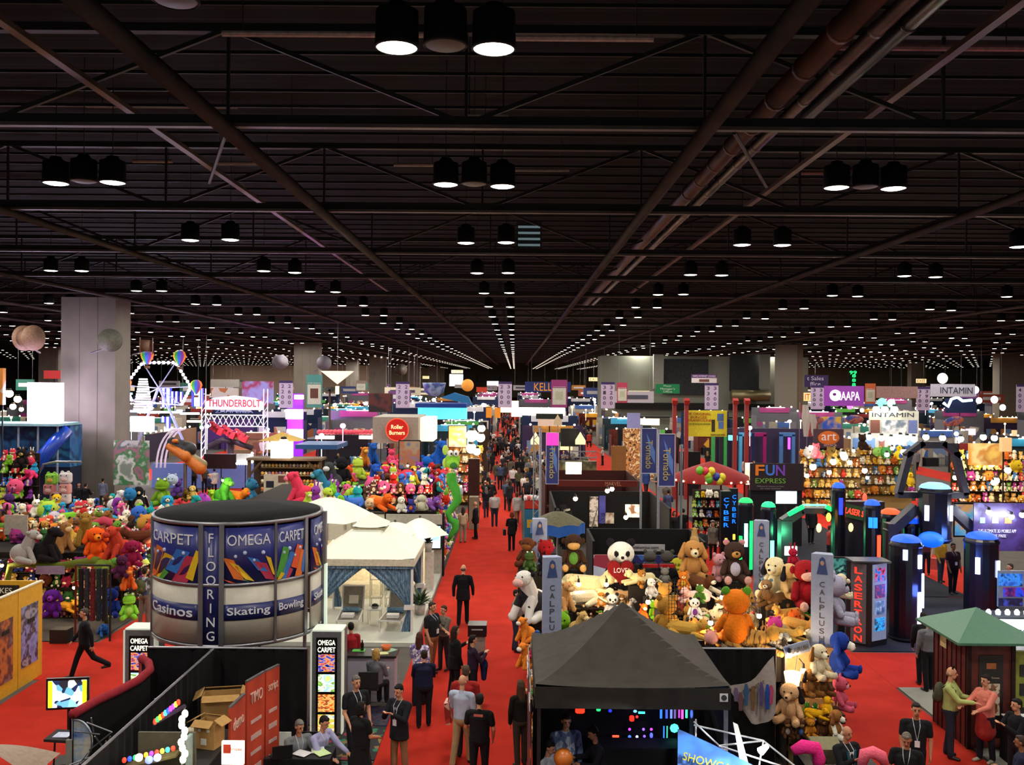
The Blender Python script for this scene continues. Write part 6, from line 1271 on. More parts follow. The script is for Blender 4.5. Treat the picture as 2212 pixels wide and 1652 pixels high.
# ---- booth behind the patio wall
o=thing('toy_platform','long dark platform of big bright plush animals behind the letter wall','platform',(-6.2,41.6,0));B().box(0,0,1.2,6.2,9.6,2.4).obj('block',M('1a1513',rough=.9),o);B().box(-2.8,-.2,1.2,5.0,9.0,2.38).obj('block',M('1a1513',rough=.9),o);B().box(.4,2.2,2.6,5.0,4.6,.4).obj('riser',M('1a1513',rough=.9),o)
H2=[('tall',648,1090,72,2.4,pc('e03a5a',muzzle='f08098',belly='e03a5a'),-85,'huge coral-pink plush bear in profile above the white umbrella'),('tall',668,1092,34,2.4,pc('b8d040'),90,'lime plush tail piece beside the coral-pink bear'),('tall',700,1075,62,2.4,pc('2a7898',muzzle='5aa0b8'),-70,'big teal-blue plush hippo next to the coral-pink bear'),('tall',718,1062,66,2.5,pc('3a3e40',muzzle='d8d8d8'),-20,'dark grey plush wolf behind the teal hippo'),
      ('bear',738,1045,62,2.75,pc('15151a'),10,'black plush behind the dark grey wolf'),('bear',750,1052,50,2.55,pc('f0642a'),170,'orange plush bear with its back to the viewer'),('frog',772,1035,50,2.8,pc('b8d848'),20,'lime-green plush behind the orange bear'),('tall',765,1030,46,2.8,pc('5a78a8'),10,'slate-blue plush behind the lime-green one'),('tall',785,1008,44,3.0,pc('c87a2a',muzzle='e0b050'),30,'amber plush bird-like head high in the row'),
      ('tall',802,1005,50,3.0,pc('1f56a8'),30,'tall royal-blue plush in plastic wrap, high in the row'),('tall',808,1062,62,2.5,pc('1f50b0'),20,'large royal-blue plush in the middle of the row'),('tall',834,1056,52,2.5,pc('e03a64'),0,'raspberry plush beside the large royal-blue one'),('bear',850,1035,44,2.7,pc('f05a88'),180,'pink plush bear seen from behind near the framed poster'),('bear',846,1000,32,3.0,pc('e84a70'),180,'pink plush above another pink bear'),
      ('bear',922,1034,52,2.6,pc('1a64c8'),180,'bright blue plush bear right of the framed poster'),('tall',948,1012,62,2.9,pc('1c5ab8'),30,'tall bright blue plush in plastic wrap near the green dragon'),('ball',900,1020,26,2.6,pc('e8a020',ear='d83a20',belly='3a9a30'),10,'rainbow-striped plush ball under the framed poster'),
      ('lying',828,1102,40,2.4,pc('ee6a1c'),40,'orange plush lying at the front edge over the letter wall'),('ball',800,1100,26,2.4,pc('d8b890'),0,'beige plush at the front edge over the letter wall'),('ball',820,1078,24,2.5,pc('5a68b8'),0,'periwinkle plush with ball head'),('ball',808,1066,34,2.5,pc('e8607a',belly='f0a0b0'),0,'pink round plush under the royal-blue one'),('bird',845,1080,36,2.5,pc('e0d8b0',paw='e89a20'),20,'cream plush bird with orange beak'),
      ('ball',862,1078,26,2.5,pc('e8e8ec',ear='15151a'),0,'white round plush with black patches'),('ball',878,1078,30,2.5,pc('e85080'),0,'rose round plush beside the black-patched one'),('dog',866,1106,34,2.4,pc('ece8d8',ear='3a2a20'),20,'white plush dog at the front edge over the letter wall'),('bear',888,1106,30,2.4,pc('3a3a90',belly='d86a20'),0,'indigo plush at the front edge over the letter wall'),('dog',910,1104,36,2.4,pc('d0ccb0'),170,'cream plush dog turned away at the front edge'),
      ('lying',938,1100,30,2.4,pc('7a4aa8',muzzle='a080c8'),30,'violet plush at the front edge near the green dragon'),('ball',955,1070,26,2.5,pc('6a2a98'),0,'deep purple round plush near the green dragon'),('ball',962,1090,22,2.45,pc('d83018'),0,'scarlet round plush near the green dragon'),('frog',772,1082,28,2.45,pc('5ab848'),0,'green plush frog over the white umbrella edge'),('bird',752,1068,30,2.45,pc('a8b030',belly='e8d860'),0,'olive and yellow plush by the display lamp')]
for k,px,py,hp,z,cols,rz,lb in H2:toy(k,px,py,hp,z,cols,rz,lb)
fill_wall(0,0,38.6,[2.4,2.85],'candy','small bright plush toy behind the front row over the letter wall','small toys over the letter wall',x0=-6.0,x1=-3.2,size=(.4,.6),seed=11,board_c='2a1a20')
fill_wall(0,0,0,[.1,.7,1.3,1.9,2.5,3.1],'candy','bright plush toy cascading down the aisle side behind the green dragon','toys beside the main aisle behind the dragon',along=(-2.95,37.2,47.5),face=1,size=(.45,.7),seed=12,depth=.3)
o=thing('plush_dragon','long green plush dragon with white eyes hanging at the booth corner','plush toy',P(982,1050,36.3));lc=o.location
B().path([P(q[0],q[1],36.3)-lc for q in [(975,1022),(976,1042),(985,1060),(989,1080),(978,1096),(968,1108),(972,1122),(984,1128),(984,1142),(974,1156),(968,1170)]],[.2,.2,.19,.18,.15,.13,.14,.16,.14,.1,.04],10).obj('body',fur('4aa83a'),o,smooth=True)
m_,tg=union([('g',_el(P(978,992,36.2)-lc,(.3,.24,.26))),('g',_el(P(978,1003,36.0)-lc,(.27,.22,.17))),('d',_el(P(980,1006,35.8)-lc,(.14,.1,.13)))],.03);mesh_obj('head',m_,[fur('8ac83a'),fur('3a7a3a')],o)
for s in (-1,1):B().ell(P(979+s*6,979,36.0)-lc,(.12,.1,.13),10,8).obj('eye',M('f0f0f0',var=0),o,smooth=True);B().ell(P(980+s*5,980,35.9)-lc,(.035,.03,.05),8,6).obj('pupil',M('101010',var=0),o)
for i,q in enumerate([(962,972),(962,1000),(994,1062)]):B().ell(P(q[0],q[1],36.3)-lc,(.12,.08,.2),10,8).obj('wing',fur('b8d860' if i<2 else 'a8b8c0'),o,smooth=True)
board('framed_poster','dark framed poster of a cartoon animal with balloons behind the plush row','poster',862,951,908,1013,47,PIC(['8a8ab0','c07858','b8a080','6a78a8'],1.3,kind='n',seed=2),frame=M('14141c'))
# ---- booth beside the dark tent
RS=None
for o_ in bpy.data.objects:
    if o_.name=='toy_platform':RS=o_
def riser(x,y,z,w=.5,d=.5,z0=1.6):
    if z>z0+.05:B().box(x-RS.location.x,y-RS.location.y,(z0+z)/2,w,d,z-z0-.01).obj('riser',M('1c1714',rough=.9),RS)
H3=[('monkey',1238,1230,78,24.3,pc('3a2416',muzzle='c89a5c',belly='5a9038',paw='c89a5c'),0,'brown plush monkey with a green bib sitting high on the lambs'),('panda',1340,1284,122,23.8,pc('15131a',head='e8e4d8',muzzle='e8e4d8',belly='15131a',ear='15131a',paw='e0d4b0'),0,'giant plush panda holding a red heart'),
      ('lying',1215,1290,52,23.5,pc('d8c894',muzzle='e0d4ac'),60,'cream plush lamb lying below the green-bib monkey'),('lying',1292,1288,62,23.5,pc('dccc9a',muzzle='e4d8b0'),75,'big cream plush lamb lying beside the panda'),('lying',1395,1275,64,24.2,pc('141216'),-60,'black plush lying behind the panda'),('lying',1372,1262,34,23.0,pc('d8cc98'),-80,'cream plush paws sticking out under the panda'),
      ('monkey',1140,1222,62,23.4,pc('5a3018',muzzle='7a4a20'),-20,'brown plush head beside the red plush at the aisle corner'),('ball',1178,1200,36,23.8,pc('981018'),10,'dark red plush cap at the aisle corner'),('frog',1143,1232,44,22.8,pc('3f5a26'),10,'dark green plush turtle at the aisle corner'),('rabbit',1172,1240,52,23.6,pc('16121a'),10,'black plush below the dark red cap'),
      ('tall',1146,1338,110,21.4,pc('d8d2cc',muzzle='d8a8a0',ear='16141a',limb='d8d2cc'),-40,'tall white plush cow with black patches by the aisle'),('bear',1404,1244,58,24.6,pc('4c4c48'),180,'grey plush elephant from behind with red bow, beside its twin near the flag pole'),('bear',1441,1246,60,24.6,pc('464642'),180,'grey plush elephant from behind with red bow, next to the tan lop-eared dog'),
      ('dog',1496,1250,84,24.2,pc('b88448',muzzle='e4d4ac',ear='b88448'),0,'big tan lop-eared plush dog with white muzzle'),('tall',1500,1180,40,25.0,pc('b08a50'),170,'tan plush with a black strap behind the lop-eared dog'),('bear',1585,1256,92,23.9,pc('38261e',muzzle='b88a4a',belly='b0aec4',ear='c88a90',paw='c89a94'),0,'dark brown plush bear with a blue nose and pink cap'),
      ('bear',1552,1252,60,24.4,pc('c8929a'),20,'pink plush half hidden behind the dark brown bear'),('lying',1522,1280,44,23.4,pc('5c3418',muzzle='ece4d0',limb='e8dcc0',ear='1a1410'),30,'brown and white plush St Bernard lying down'.replace('St Bernard','mountain dog')),('dog',1676,1290,88,21.6,pc('dccfa4',muzzle='e0d4ac',ear='16121a'),-40,'cream plush dog with a black ear in profile'),
      ('dog',1702,1290,74,21.2,pc('d0ac70',ear='16121a',muzzle='e0c898'),40,'tan plush dog with a red collar beside the black-eared one'),('rabbit',1712,1222,50,22.6,pc('b01a38'),10,'crimson heart-shaped plush above the tan dog'),('monkey',1738,1312,104,20.9,pc('94141c',muzzle='e0b0a0',belly='a81a20',paw='e0b0a0'),10,'tall red plush monkey with a green flower'),
      ('ball',1756,1250,26,22.6,pc('a8c040'),0,'lime plush between the red monkey and the post'),('bear',1590,1392,126,19.0,pc('de7412',ear='5a9a2a'),180,'large orange plush seen from behind against the wire grid'),('bear',1440,1376,92,19.9,pc('a8782c',ear='a8782c'),180,'large tan plush bear from behind against the other wire grid'),('bear',1436,1318,62,20.9,pc('b8863a'),180,'tan plush bear from behind, above the other tan bear'),
      ('lying',1645,1408,64,18.9,pc('b8883c',muzzle='e4dcc8'),60,'striped plush tiger lying at the front edge'),('lying',1680,1402,40,18.8,pc('9a9488',muzzle='d8d4c8'),60,'grey striped plush tiger cub at the front edge'),('lying',1712,1388,40,19.2,pc('b08a40',muzzle='d8c8a0'),60,'ochre plush tiger cub beyond the grey one'),('lying',1742,1372,44,19.6,pc('b8863c',muzzle='d8c8a0'),40,'ochre plush cub near the lettered post'),
      ('ball',1536,1392,32,19.0,pc('e09a90'),180,'pale pink round plush at the tent edge'),('ball',1674,1364,34,19.5,pc('c83a8a'),180,'magenta round plush pig from behind'),('lying',1690,1344,40,20.3,pc('b8863c',muzzle='16121a'),-70,'tan plush hound with a brown patch lying down'),('lying',1670,1312,42,21.0,pc('6a4a26'),-60,'shaggy brown plush behind the tan hound'),
      ('frog',1735,1330,28,20.6,pc('2f8a28'),30,'green plush turtle near the lettered post'),('ball',1716,1345,30,20.0,pc('e0601c'),20,'orange plush between turtle and magenta pig'),('bear',1656,1300,52,21.2,pc('8a6a44',ear='5a7a90',muzzle='e8dcc8'),-30,'plush puppy with a blue checked cap'),('lying',1492,1300,34,22.2,pc('e8b8b0',muzzle='e0a0a0'),-80,'long pale pink plush pig lying down'),
      ('bear',1475,1272,40,22.9,pc('c8701c',muzzle='e8d0a0',belly='c8a830'),0,'orange plush lion cub above the pink pig'),('bear',1436,1262,38,23.2,pc('6e6e6c'),180,'grey round plush with a tail tuft'),('dog',1405,1290,42,22.4,pc('e8e4dc',ear='1a161c',muzzle='e8d0c0'),20,'black and white plush cow amid the heap'),('bear',1385,1268,40,23.0,pc('a8702c',muzzle='e0b888'),30,'golden plush lion by the panda knee'),('tall',1388,1345,44,21.0,pc('d86418',muzzle='e8c8a8'),10,'orange plush tiger near the tent peak'),('frog',1412,1335,42,21.4,pc('78b81c',belly='e08a2a'),20,'lime and orange plush near the tan bear'),
      ('panda',1322,1335,56,22.9,pc('e8e4dc',ear='16121a',muzzle='e8e4dc'),0,'panda plush lit by lamps under the giant panda'),('tall',1360,1325,34,22.4,pc('8a8480'),60,'grey plush elephant by the tent peak'),('tall',1250,1378,60,20.5,pc('b8985a',muzzle='d8c08a'),40,'spotted sandy plush cat near the tent roof'),('ball',1212,1360,42,20.8,pc('68a01c'),0,'green plush behind the lettered post'),('tall',1216,1320,66,21.4,pc('c8925a',muzzle='d8b07a'),40,'tan plush kangaroo behind the lettered post'),('lying',1235,1310,46,22.2,pc('b0a890',muzzle='d8cca8'),-70,'pale plush shark below the cream lamb'),
      ('panda',1500,1335,46,20.6,pc('e8e6e0',ear='16121a',muzzle='e8e6e0',belly='5a2a80'),0,'small panda plush with a purple cloth'),('frog',1512,1300,40,21.6,pc('4f7a2c'),-20,'olive green plush beside the pink pig'),('lying',1500,1378,46,19.4,pc('c89a40',muzzle='6aa02a'),60,'yellow spotted plush giraffe at the tent edge')]
for k,px,py,hp,D,cols,rz,lb in H3:
    p=P(px,py,D);s=hp*D/F/HT_[k];plush(k,s,cols,p,R(rz),lb,hero=True,pat='stripe' if 'striped plush tiger' in lb else 'cow' if 'white plush cow with' in lb else None);riser(p.x,p.y,p.z,min(.5,s*.6),min(.5,s*.6))
p=P(1340,1232,23.3);o=thing('plush_heart','red plush heart with the word LOVE held by the giant panda','plush toy',p);b=B()
hp_=[(.34*(16*math.sin(t)**3)/16,.34*(13*math.cos(t)-5*math.cos(2*t)-2*math.cos(3*t)-math.cos(4*t))/16)for t in [2*math.pi*i/24 for i in range(24)]]
b.prism(hp_,.14,'y',-.07);h_=b.obj('cushion',M('6e0c10',rough=.95,bump=.3),o,smooth=False);md=h_.modifiers.new('b','BEVEL');md.width=.05;md.segments=3;md.limit_method='ANGLE';text('LOVE',1,M('e8e0e0'),o,loc=(0,-.085,.02),fit=(.34,.12))
for rx in [(1404,1222),(1441,1222)]:p=P(rx[0],rx[1],24.25);B().box(0,0,0,.4,.1,.08).obj('red_bow',M('981418',rough=.8),loc=p,label='red ribbon bow on the grey plush elephant %s'%('near the flag pole' if rx[0]==1404 else 'next to the tan dog'),cat='bow')
# hanging on the aisle side and on the far side
for k,px,py,hp,D,cols,rz,lb in [('tall',1136,1385,54,19.6,pc('e08028',muzzle='e8dcc8',belly='e8dcc8'),-50,'orange plush tiger hanging at the aisle side, topmost'),('tall',1138,1442,56,19.0,pc('e08028',muzzle='e8dcc8',belly='e8dcc8'),-50,'orange plush tiger hanging under another tiger at the aisle side'),('bear',1158,1420,40,18.9,pc('c02a4a',muzzle='e8e0e0'),-20,'red and white plush beside the hanging tigers'),('bird',1160,1390,30,19.2,pc('3a5a90'),0,'blue plush behind the hanging tigers'),
      ('bear',1800,1345,110,21.0,pc('a2a0b6'),70,'lilac-grey plush elephant hanging behind the lettered post'),('dog',1815,1290,52,21.6,pc('d8ccaa',muzzle='e0d4b8'),70,'cream plush dog hanging beside the lilac elephant'),('dog',1810,1456,92,18.8,pc('16348c',muzzle='e0dcd0',belly='16348c'),60,'blue plush dog hanging over the aisle edge'),('bear',1812,1530,74,18.4,pc('c4506a',muzzle='d8889a'),60,'pink plush hanging below the blue dog'),
      ('dog',1766,1462,72,18.15,pc('ddceaa',muzzle='e4d8bc',ear='7a5020'),30,'cream plush dog with brown ear patch on the lit front shelf'),('dog',1748,1500,56,18.1,pc('8a5c2c',muzzle='5a3818',ear='17110e'),30,'brown and black plush hound on the lit front shelf'),('monkey',1776,1500,52,18.2,pc('6a4420',muzzle='a87a48'),20,'chestnut plush beside the brown hound'),('dog',1706,1558,84,17.9,pc('d8a878',muzzle='d8a878',ear='17110e'),-30,'beige plush dog with black ear, at the dark divider'),
      ('bird',1786,1545,42,17.9,pc('e8b010',belly='f0c840',paw='e8a010'),60,'yellow plush duck on the lit front shelf'),('lying',1772,1552,26,17.8,pc('e4ac12'),60,'yellow flat plush lying under the duck'),('frog',1742,1540,26,18.0,pc('4a9a2a'),0,'green plush frog on the lower lit shelf'),('frog',1760,1538,22,18.1,pc('3a8a30'),20,'second green plush frog beside the first on the lit shelf'),
      ('monkey',1700,1590,38,17.8,pc('6a4222',muzzle='a88050',belly='d8d0c8'),0,'brown plush monkey in white on the bottom shelf'),('monkey',1728,1592,40,17.8,pc('4a3020',muzzle='8a6a40',belly='4a6ab0'),0,'dark brown plush monkey in blue on the bottom shelf'),('bear',1750,1590,42,17.8,pc('d08a28',belly='b06a20'),0,'amber plush bear on the bottom shelf'),('bear',1778,1594,54,17.8,pc('5a3418',muzzle='8a5a2c'),0,'big brown plush on the bottom shelf'),('dog',1803,1592,60,17.6,pc('8a5a28',muzzle='e0dcc8',ear='7a4a20',limb='e0dcc8'),50,'brown and white plush bulldog leaning over the aisle')]:
    p=P(px,py,D);plush(k,hp*D/F/HT_[k],cols,p,R(rz),lb,hero=True)
fill_wall(0,0,22.9,[.72,1.17,1.62,2.02],'earth','small plush puppy or panda on the lamp-lit shelf below the cream lambs','toys on the lamp-lit shelf below the lambs',x0=1.4,x1=3.9,size=(.3,.42),kinds=('dog','panda','bear','monkey'),seed=21,board_c='b08a60')
fill_wall(0,0,18.05,[.47,1.02],'earth','small plush toy on the lit front shelf facing the aisle corner','small toys on the lit front shelf',x0=5.5,x1=6.5,size=(.26,.36),seed=22,board_c='8a6a48')
def heap(n,x0,x1,y0,y1,z,pal,s0,s1,label,group,seed,kinds=('bear','dog','monkey','lying','ball','rabbit','tall','frog')):
    rnd=random.Random(seed);pts=[]
    for i in range(n*3):
        if len(pts)>=n:break
        x,y=rnd.uniform(x0,x1),rnd.uniform(y0,y1)
        if any((x-a)**2+(y-b_)**2<(s0*.62)**2 for a,b_ in pts):continue
        pts.append((x,y));c=rnd.choice(PALS[pal]);c2=rnd.choice(['f0e4c8','e8d8b0',c,c])
        plush(rnd.choice(kinds),rnd.uniform(s0,s1),pc(c,muzzle=c2,belly=c2,ear=rnd.choice([c,c,'1a1410'])),(x,y,z),rnd.uniform(-1.3,1.3),label,group=group)
heap(44,-20.4,-12.6,31.4,31.9,1.97,'dusk',.45,.6,'middle-sized plush in the row behind the orange dog','row behind the orange dog',51)
heap(60,-20.4,-12.6,32.2,34.6,2.01,'earth',.5,.75,'middle-sized plush on the second platform of the booth beyond the drum sign','plush on the second platform',52)
heap(46,-20.8,-12.8,35.4,40.2,1.91,'candy',.55,.85,'middle-sized plush on the rear platform before the huge column','plush on the rear platform',53)
heap(34,-8.9,-6.2,37.0,45.5,2.41,'candy',.6,.95,'middle-sized bright plush behind the coral-pink and teal ones','plush behind the coral-pink one',54)
heap(26,-6.2,-3.4,40.2,45.6,2.81,'candy',.6,.9,'middle-sized bright plush near the framed poster','plush near the framed poster',55)
heap(34,1.2,6.2,23.35,24.5,1.87,'earth',.4,.6,'middle-sized plush at the back of the heap by the giant panda','back of the heap by the giant panda',56)
heap(40,3.9,6.3,19.3,22.6,2.02,'earth',.38,.55,'middle-sized plush lying on top of the heap behind the dark tent','top of the heap behind the dark tent',57)
rnd=random.Random(5)
for i in range(46):
    x,y=rnd.uniform(3.9,6.35),rnd.uniform(19.4,24.6);s=rnd.uniform(.3,.5);c=rnd.choice(PALS['earth']);c2=rnd.choice(['f0e4c8','e8d8b0',c]);zz=1.8
    plush(rnd.choice(['bear','dog','monkey','lying','ball','rabbit']),s,pc(c,muzzle=c2,belly=c2,ear=rnd.choice([c,'1a1410'])),(x,y,zz),rnd.uniform(-1,1),'small plush animal in the dense heap around the big ones behind the dark tent',group='small plush heap behind the dark tent')
for i in range(16):
    x,y=rnd.uniform(.65,1.2),rnd.uniform(19.2,24.0);s=rnd.uniform(.3,.5);c=rnd.choice(PALS['earth'])
    plush(rnd.choice(['bear','dog','lying','ball']),s,pc(c,muzzle='e8d8b0'),(x,y,1.6),rnd.uniform(-1,1),'small plush animal on the aisle-side ledge behind the first lettered post',group='small toys on the aisle-side ledge')
fill_wall(0,0,0,[.2,.7,1.2],'earth','plush toy on the aisle side shelf below the hanging tigers','toys on the aisle side below the tigers',along=(.42,18.9,24.6),face=-1,size=(.4,.55),seed=23)
# fuzzy pink tubes in front
B().path([P(q[0],q[1],15.9)for q in [(1712,1622),(1735,1612),(1762,1616),(1770,1640),(1768,1652)]],[.08,.12,.12,.11,.1],10).obj('fuzzy_tube',fur('f0308a'),smooth=True,label='hot pink fuzzy tube toy curling beside the track jacket man',cat='toy')
B().path([P(q[0],q[1],15.3)for q in [(1862,1652),(1868,1628),(1885,1624),(1905,1634),(1912,1650)]],[.07,.1,.1,.1,.07],10).obj('fuzzy_tube',fur('f06a80'),smooth=True,label='salmon pink fuzzy tube toy between the two men at the front',cat='toy')
B().box(0,0,0,.5,.35,.3,rx=.3).obj('canvas_bag',M('7a7658',rough=.9),loc=P(1782,1620,16.2),label='olive canvas bag behind the track jacket man',cat='bag')
skirt_table(5.9,16.9,1.3,.7,.8,'black skirted table under the lit front shelf',top='16120f')
for (x,y,z)in [(-15.5,28.0,1.9),(-13.4,28.2,1.2),(-18,28.4,1.5),(-14.2,31,3.1),(-12,31,2.2),(-17,33,3.2),(-5.2,37.2,3.3),(-3.4,38,3.5),(-4.6,40,3.9),(-2.4,42,2.8),(-12.6,40,3.2)]:
    bulb((x,y,z),45,label='warm bulb lamp glowing over the toy shelves',group='bulb lamps over the left toy shelves')
# ================================================================ concrete columns, side building, far walls
CONC=M('79736a',rough=.85,var=.12,scale=.6)
def column(px,D,w,d=2.2,c=CONC,zt=None,seams=2,x=None):
    x=P(px,820,D).x if x is None else x;zt=zt or HT
    b=B();b.box(x,D+d/2,zt/2,w,d,zt)
    for i in range(seams):b.box(x-w/2+w*(i+1)/(seams+1),D-.01,zt/2,.04,.04,zt)
    struct(b,'wall_column',c)
column(190,56,3.3);column(661,124,3.3);column(815,200,3.6);column(893,262,3.6);column(938,320,4);column(104,150,3.2);column(1565,186,2.2,c=M('6e7068',rough=.85));column(1984,210,3.2,c=M('7a7264',rough=.85));column(2190,150,4.6,c=M('6e675c',rough=.85));column(760,240,3.2)
b=B();x0,x1=P(1683,820,118).x,P(1722,820,118).x
b.box((x0+x1)/2,119,6.2,x1-x0,2,12.4);struct(b,'wall_column',M('7c776c',rough=.85));b=B();b.box(P(1729,820,118).x,119,6.2,.75,1.6,12.4);struct(b,'wall_column',M('6a5a4c',rough=.85))
# building block with dark grille bays
WG=M('6f7266',rough=.9,var=.1,scale=.3);DW=128
def wbox(px0,py0,px1,py1,D,m,d=1.2,name='wall_building',kind=True,**k):
    a=P(px0,py0,D);c=P(px1,py1,D);b=B();b.box((a.x+c.x)/2,D+d/2,(a.z+c.z)/2,c.x-a.x,d,a.z-c.z)
    return b.obj(name,m,kind='structure')if kind else b.obj(name,m,**k)
b=B();a=P(1300,768,DW);c=P(1745,985,DW);b.box((a.x+c.x)/2,DW+3.2,(a.z+0)/2,c.x-a.x,6,a.z);struct(b,'wall_building',WG)
for q in [(1434,775,1530,852),(1578,765,1642,845)]:wbox(*q,DW-.4,M('25282a',rough=.8,var=.3,scale=6),.5,'wall_grille')
for q in [(1330,869,1522,885),(1575,872,1682,886),(1330,899,1682,904)]:wbox(*q,DW-.6,M('0c0b0b'),.4,'wall_opening')
for px0,px1 in ((1412,1433),(1642,1663)):
    a=P(px0,765,DW-1.2);c=P(px1,840,DW-1.2);b=B();b.box((a.x+c.x)/2,DW-1,(a.z+c.z)/2,c.x-a.x,.5,a.z-c.z)
    for i in range(16):b.box((a.x+c.x)/2,DW-1.32,c.z+.15+i*(a.z-c.z)/16,c.x-a.x,.1,.12)
    struct(b,'wall_louvre',M('8a8a80',rough=.7))
B().tube(P(1580,853,DW-1.5),P(1662,855,DW-1.5),.75,n=14).obj('air_duct',M('7a7050',rough=.35,metal=.6),smooth=True,label='wide brassy air duct across the grey building wall',cat='duct')
for i,(px0,px1,D)in enumerate([(455,640,250),(690,800,250),(1745,2212,260),(805,960,330),(1640,1700,200)]):
    a=P(px0,788 if i<2 else 793,D);c=P(px1,820,D);b=B();b.box((a.x+c.x)/2,D,a.z/2,c.x-a.x,.6,a.z);struct(b,'wall_far',M(['8a7868','8a7868','6a6450','9a9880','8a8a70'][i],rough=.9,var=.12,scale=.1))
b=B();b.box(-150,200,CEIL/2,.4,400,CEIL);struct(b,'wall_left',M('3a3632',rough=.9));b=B();b.box(150,200,CEIL/2,.4,400,CEIL);struct(b,'wall_right',M('3a3630',rough=.9))
for i,(px,py)in enumerate([(1040,815),(1066,815),(1090,815),(1125,815)]):wbox(px-8,py-6,px+8,py+10,398,M('4a3a30',rough=.4),.6,'window_%d'%(i+1))
# round fixtures on the columns
def reel(px,py,D,r,L,rz,label,c='8a6a58'):
    o=thing('ventilator_drum',label,'drum fixture',P(px,py,D),R(rz));m=M(c,rough=.6,var=.2)
    B().tube((0,-L/2,0),(0,L/2,0),r*.72,n=18).obj('drum',m,o,smooth=True)
    for s in (-1,1):B().tube((0,s*L/2,0),(0,s*(L/2+.06),0),r,n=22).obj('flange',m,o,smooth=True)
    B().tube((0,0,-r*.6),(1.2 if px<190 else -1.2,.8,-r*1.1),.05).obj('bracket',ALU,o);return o
reel(62,730,52,.72,.8,60,'rusty spool-shaped fixture on a bracket beyond the huge concrete column');reel(238,735,53,.66,.3,12,'round glass-faced drum fixture on the huge concrete column face','6a6a60');reel(316,747,60,.55,.7,110,'rusty spool-shaped fixture above the rainbow balloons')
reel(605,782,120,.95,.9,30,'grey round fixture beside the second concrete column, nearer the ride','7a7480');reel(700,784,120,.95,.9,10,'grey round fixture beside the second concrete column, nearer the inverted pyramid','7a7480');reel(866,798,210,1.3,1,30,'dark round fixture by the third concrete column','4a4038')
# ================================================================ hanging signs
NUM=dict(zip('22 26 27 28 29 30 31 32 33 34 35 36 37 39 40 41'.split(),'twenty-two twenty-six twenty-seven twenty-eight twenty-nine thirty thirty-one thirty-two thirty-three thirty-four thirty-five thirty-six thirty-seven thirty-nine forty forty-one'.split()))
LIL=M('b9a8c4',rough=.6,var=.03);INK=M('3a3444',rough=.5,var=0)
def numsign(px,top,bot,D,n1,n2,w=29):
    o=board('aisle_sign','hanging lilac aisle sign numbered %s and %s hundred'%(NUM[n1[:2]],NUM[n2[:2]]),'hanging sign',px-w/2,top,px+w/2,bot,D,LIL)
    a=P(px-w/2,top,D);c=P(px+w/2,bot,D);W_=c.x-a.x;Hh=a.z-c.z
    B().box(0,-.03,Hh-.1,W_,.03,.2).obj('header',M('3a2a5a'),o)
    for j,s in ((-1,n1),(1,n2)):
        for i,ch in enumerate(s):text(ch,1,INK,o,loc=(j*W_*.25,-.04,Hh*.8-i*Hh*.2),fit=(W_*.2,Hh*.13),bold=.01)
    hang(o,HT,(-W_*.4,W_*.4))
for q in [(618,822,881,80,'2200','2600'),(870,824,881,80,'2700','2800'),(1091,824,880,80,'2900','3000'),(1313,825,882,80,'3100','3200'),(1537,827,884,80,'3300','3400'),(1766,832,884,80,'3500','3600'),(1994,835,886,80,'3700','3900')]:numsign(*q)
numsign(2210,830,890,82,'4000','4100')
for (px,t,bt,c,hd,lb)in [(679,809,880,'3f7f78','silver sponsor','teal hanging sponsor banner with a dark emblem on a pale field'),(1208,820,880,'8a2a6a','gold sponsor','magenta hanging sponsor banner beside the blue and orange sign'),(1344,826,870,'a02a4a','sponsor','small crimson hanging sponsor banner beside the EXIT sign'),(1880,828,872,'b0501c','sponsor','orange hanging sponsor banner next to the purple glowing sign'),(780,822,845,'7a6a5a','sponsor','small beige hanging banner by the third column')]:
    w=17 if bt-t>50 else 11;o=board('sponsor_banner',lb,'hanging banner',px-w,t,px+w,bt,78,M(c,rough=.6),parts=[('pale_field',.08,.3,.92,.9,M('b8b8a8',rough=.6)),('emblem',.25,.42,.75,.72,M('5a3a30' if px==679 else 'a8a890'))],texts=[(hd.upper(),.5,.26,.8,.03,M('e0e0e0'))]);hang(o,HT)
def hsign(name,label,px0,py0,px1,py1,D,m,texts=(),parts=(),cat='hanging sign',h=True,frame=None):
    o=board(name,label,cat,px0,py0,px1,py1,D,m,texts=texts,parts=parts,frame=frame)
    if h:hang(o,HT,(-.3,.3))
    return o
hsign('exit_sign','lit EXIT sign with red letters on the grey building wall',1358,844,1403,865,126.5,E('ffe8a8',1.1),[('EXIT',.5,.5,.82,.7,M('a02a18',emit=.4,ec='a02a18',var=0))],cat='sign')
hsign('exit_sign','small lit EXIT sign over the purple booth row far off',1979,818,2001,827,180,E('ffe8a8',1.0),[('EXIT',.5,.5,.8,.7,M('a02a18',emit=.4,ec='a02a18',var=0))],cat='sign')
hsign('exit_sign','small lit EXIT sign partly hidden beside the column behind the purple office sign',1736,848,1756,866,116,E('f0b878',.9),[('IT',.4,.5,.5,.7,M('a02a18',emit=.4,ec='a02a18',var=0))],cat='sign')
for i,(a_,b_,c_,d_)in enumerate([(1272,815,1295,823),(975,799,1000,806),(913,812,927,818)]):hsign('exit_sign',['small glowing EXIT sign left of the grey building','tiny glowing EXIT sign above the far white screen','tiny glowing EXIT sign by the far columns'][i].replace('left of','beside'),a_,b_,c_,d_,200+i*40,E('ffe8a8',1.2),[('EXIT',.5,.5,.8,.7,M('a05a38',var=0))],cat='sign')
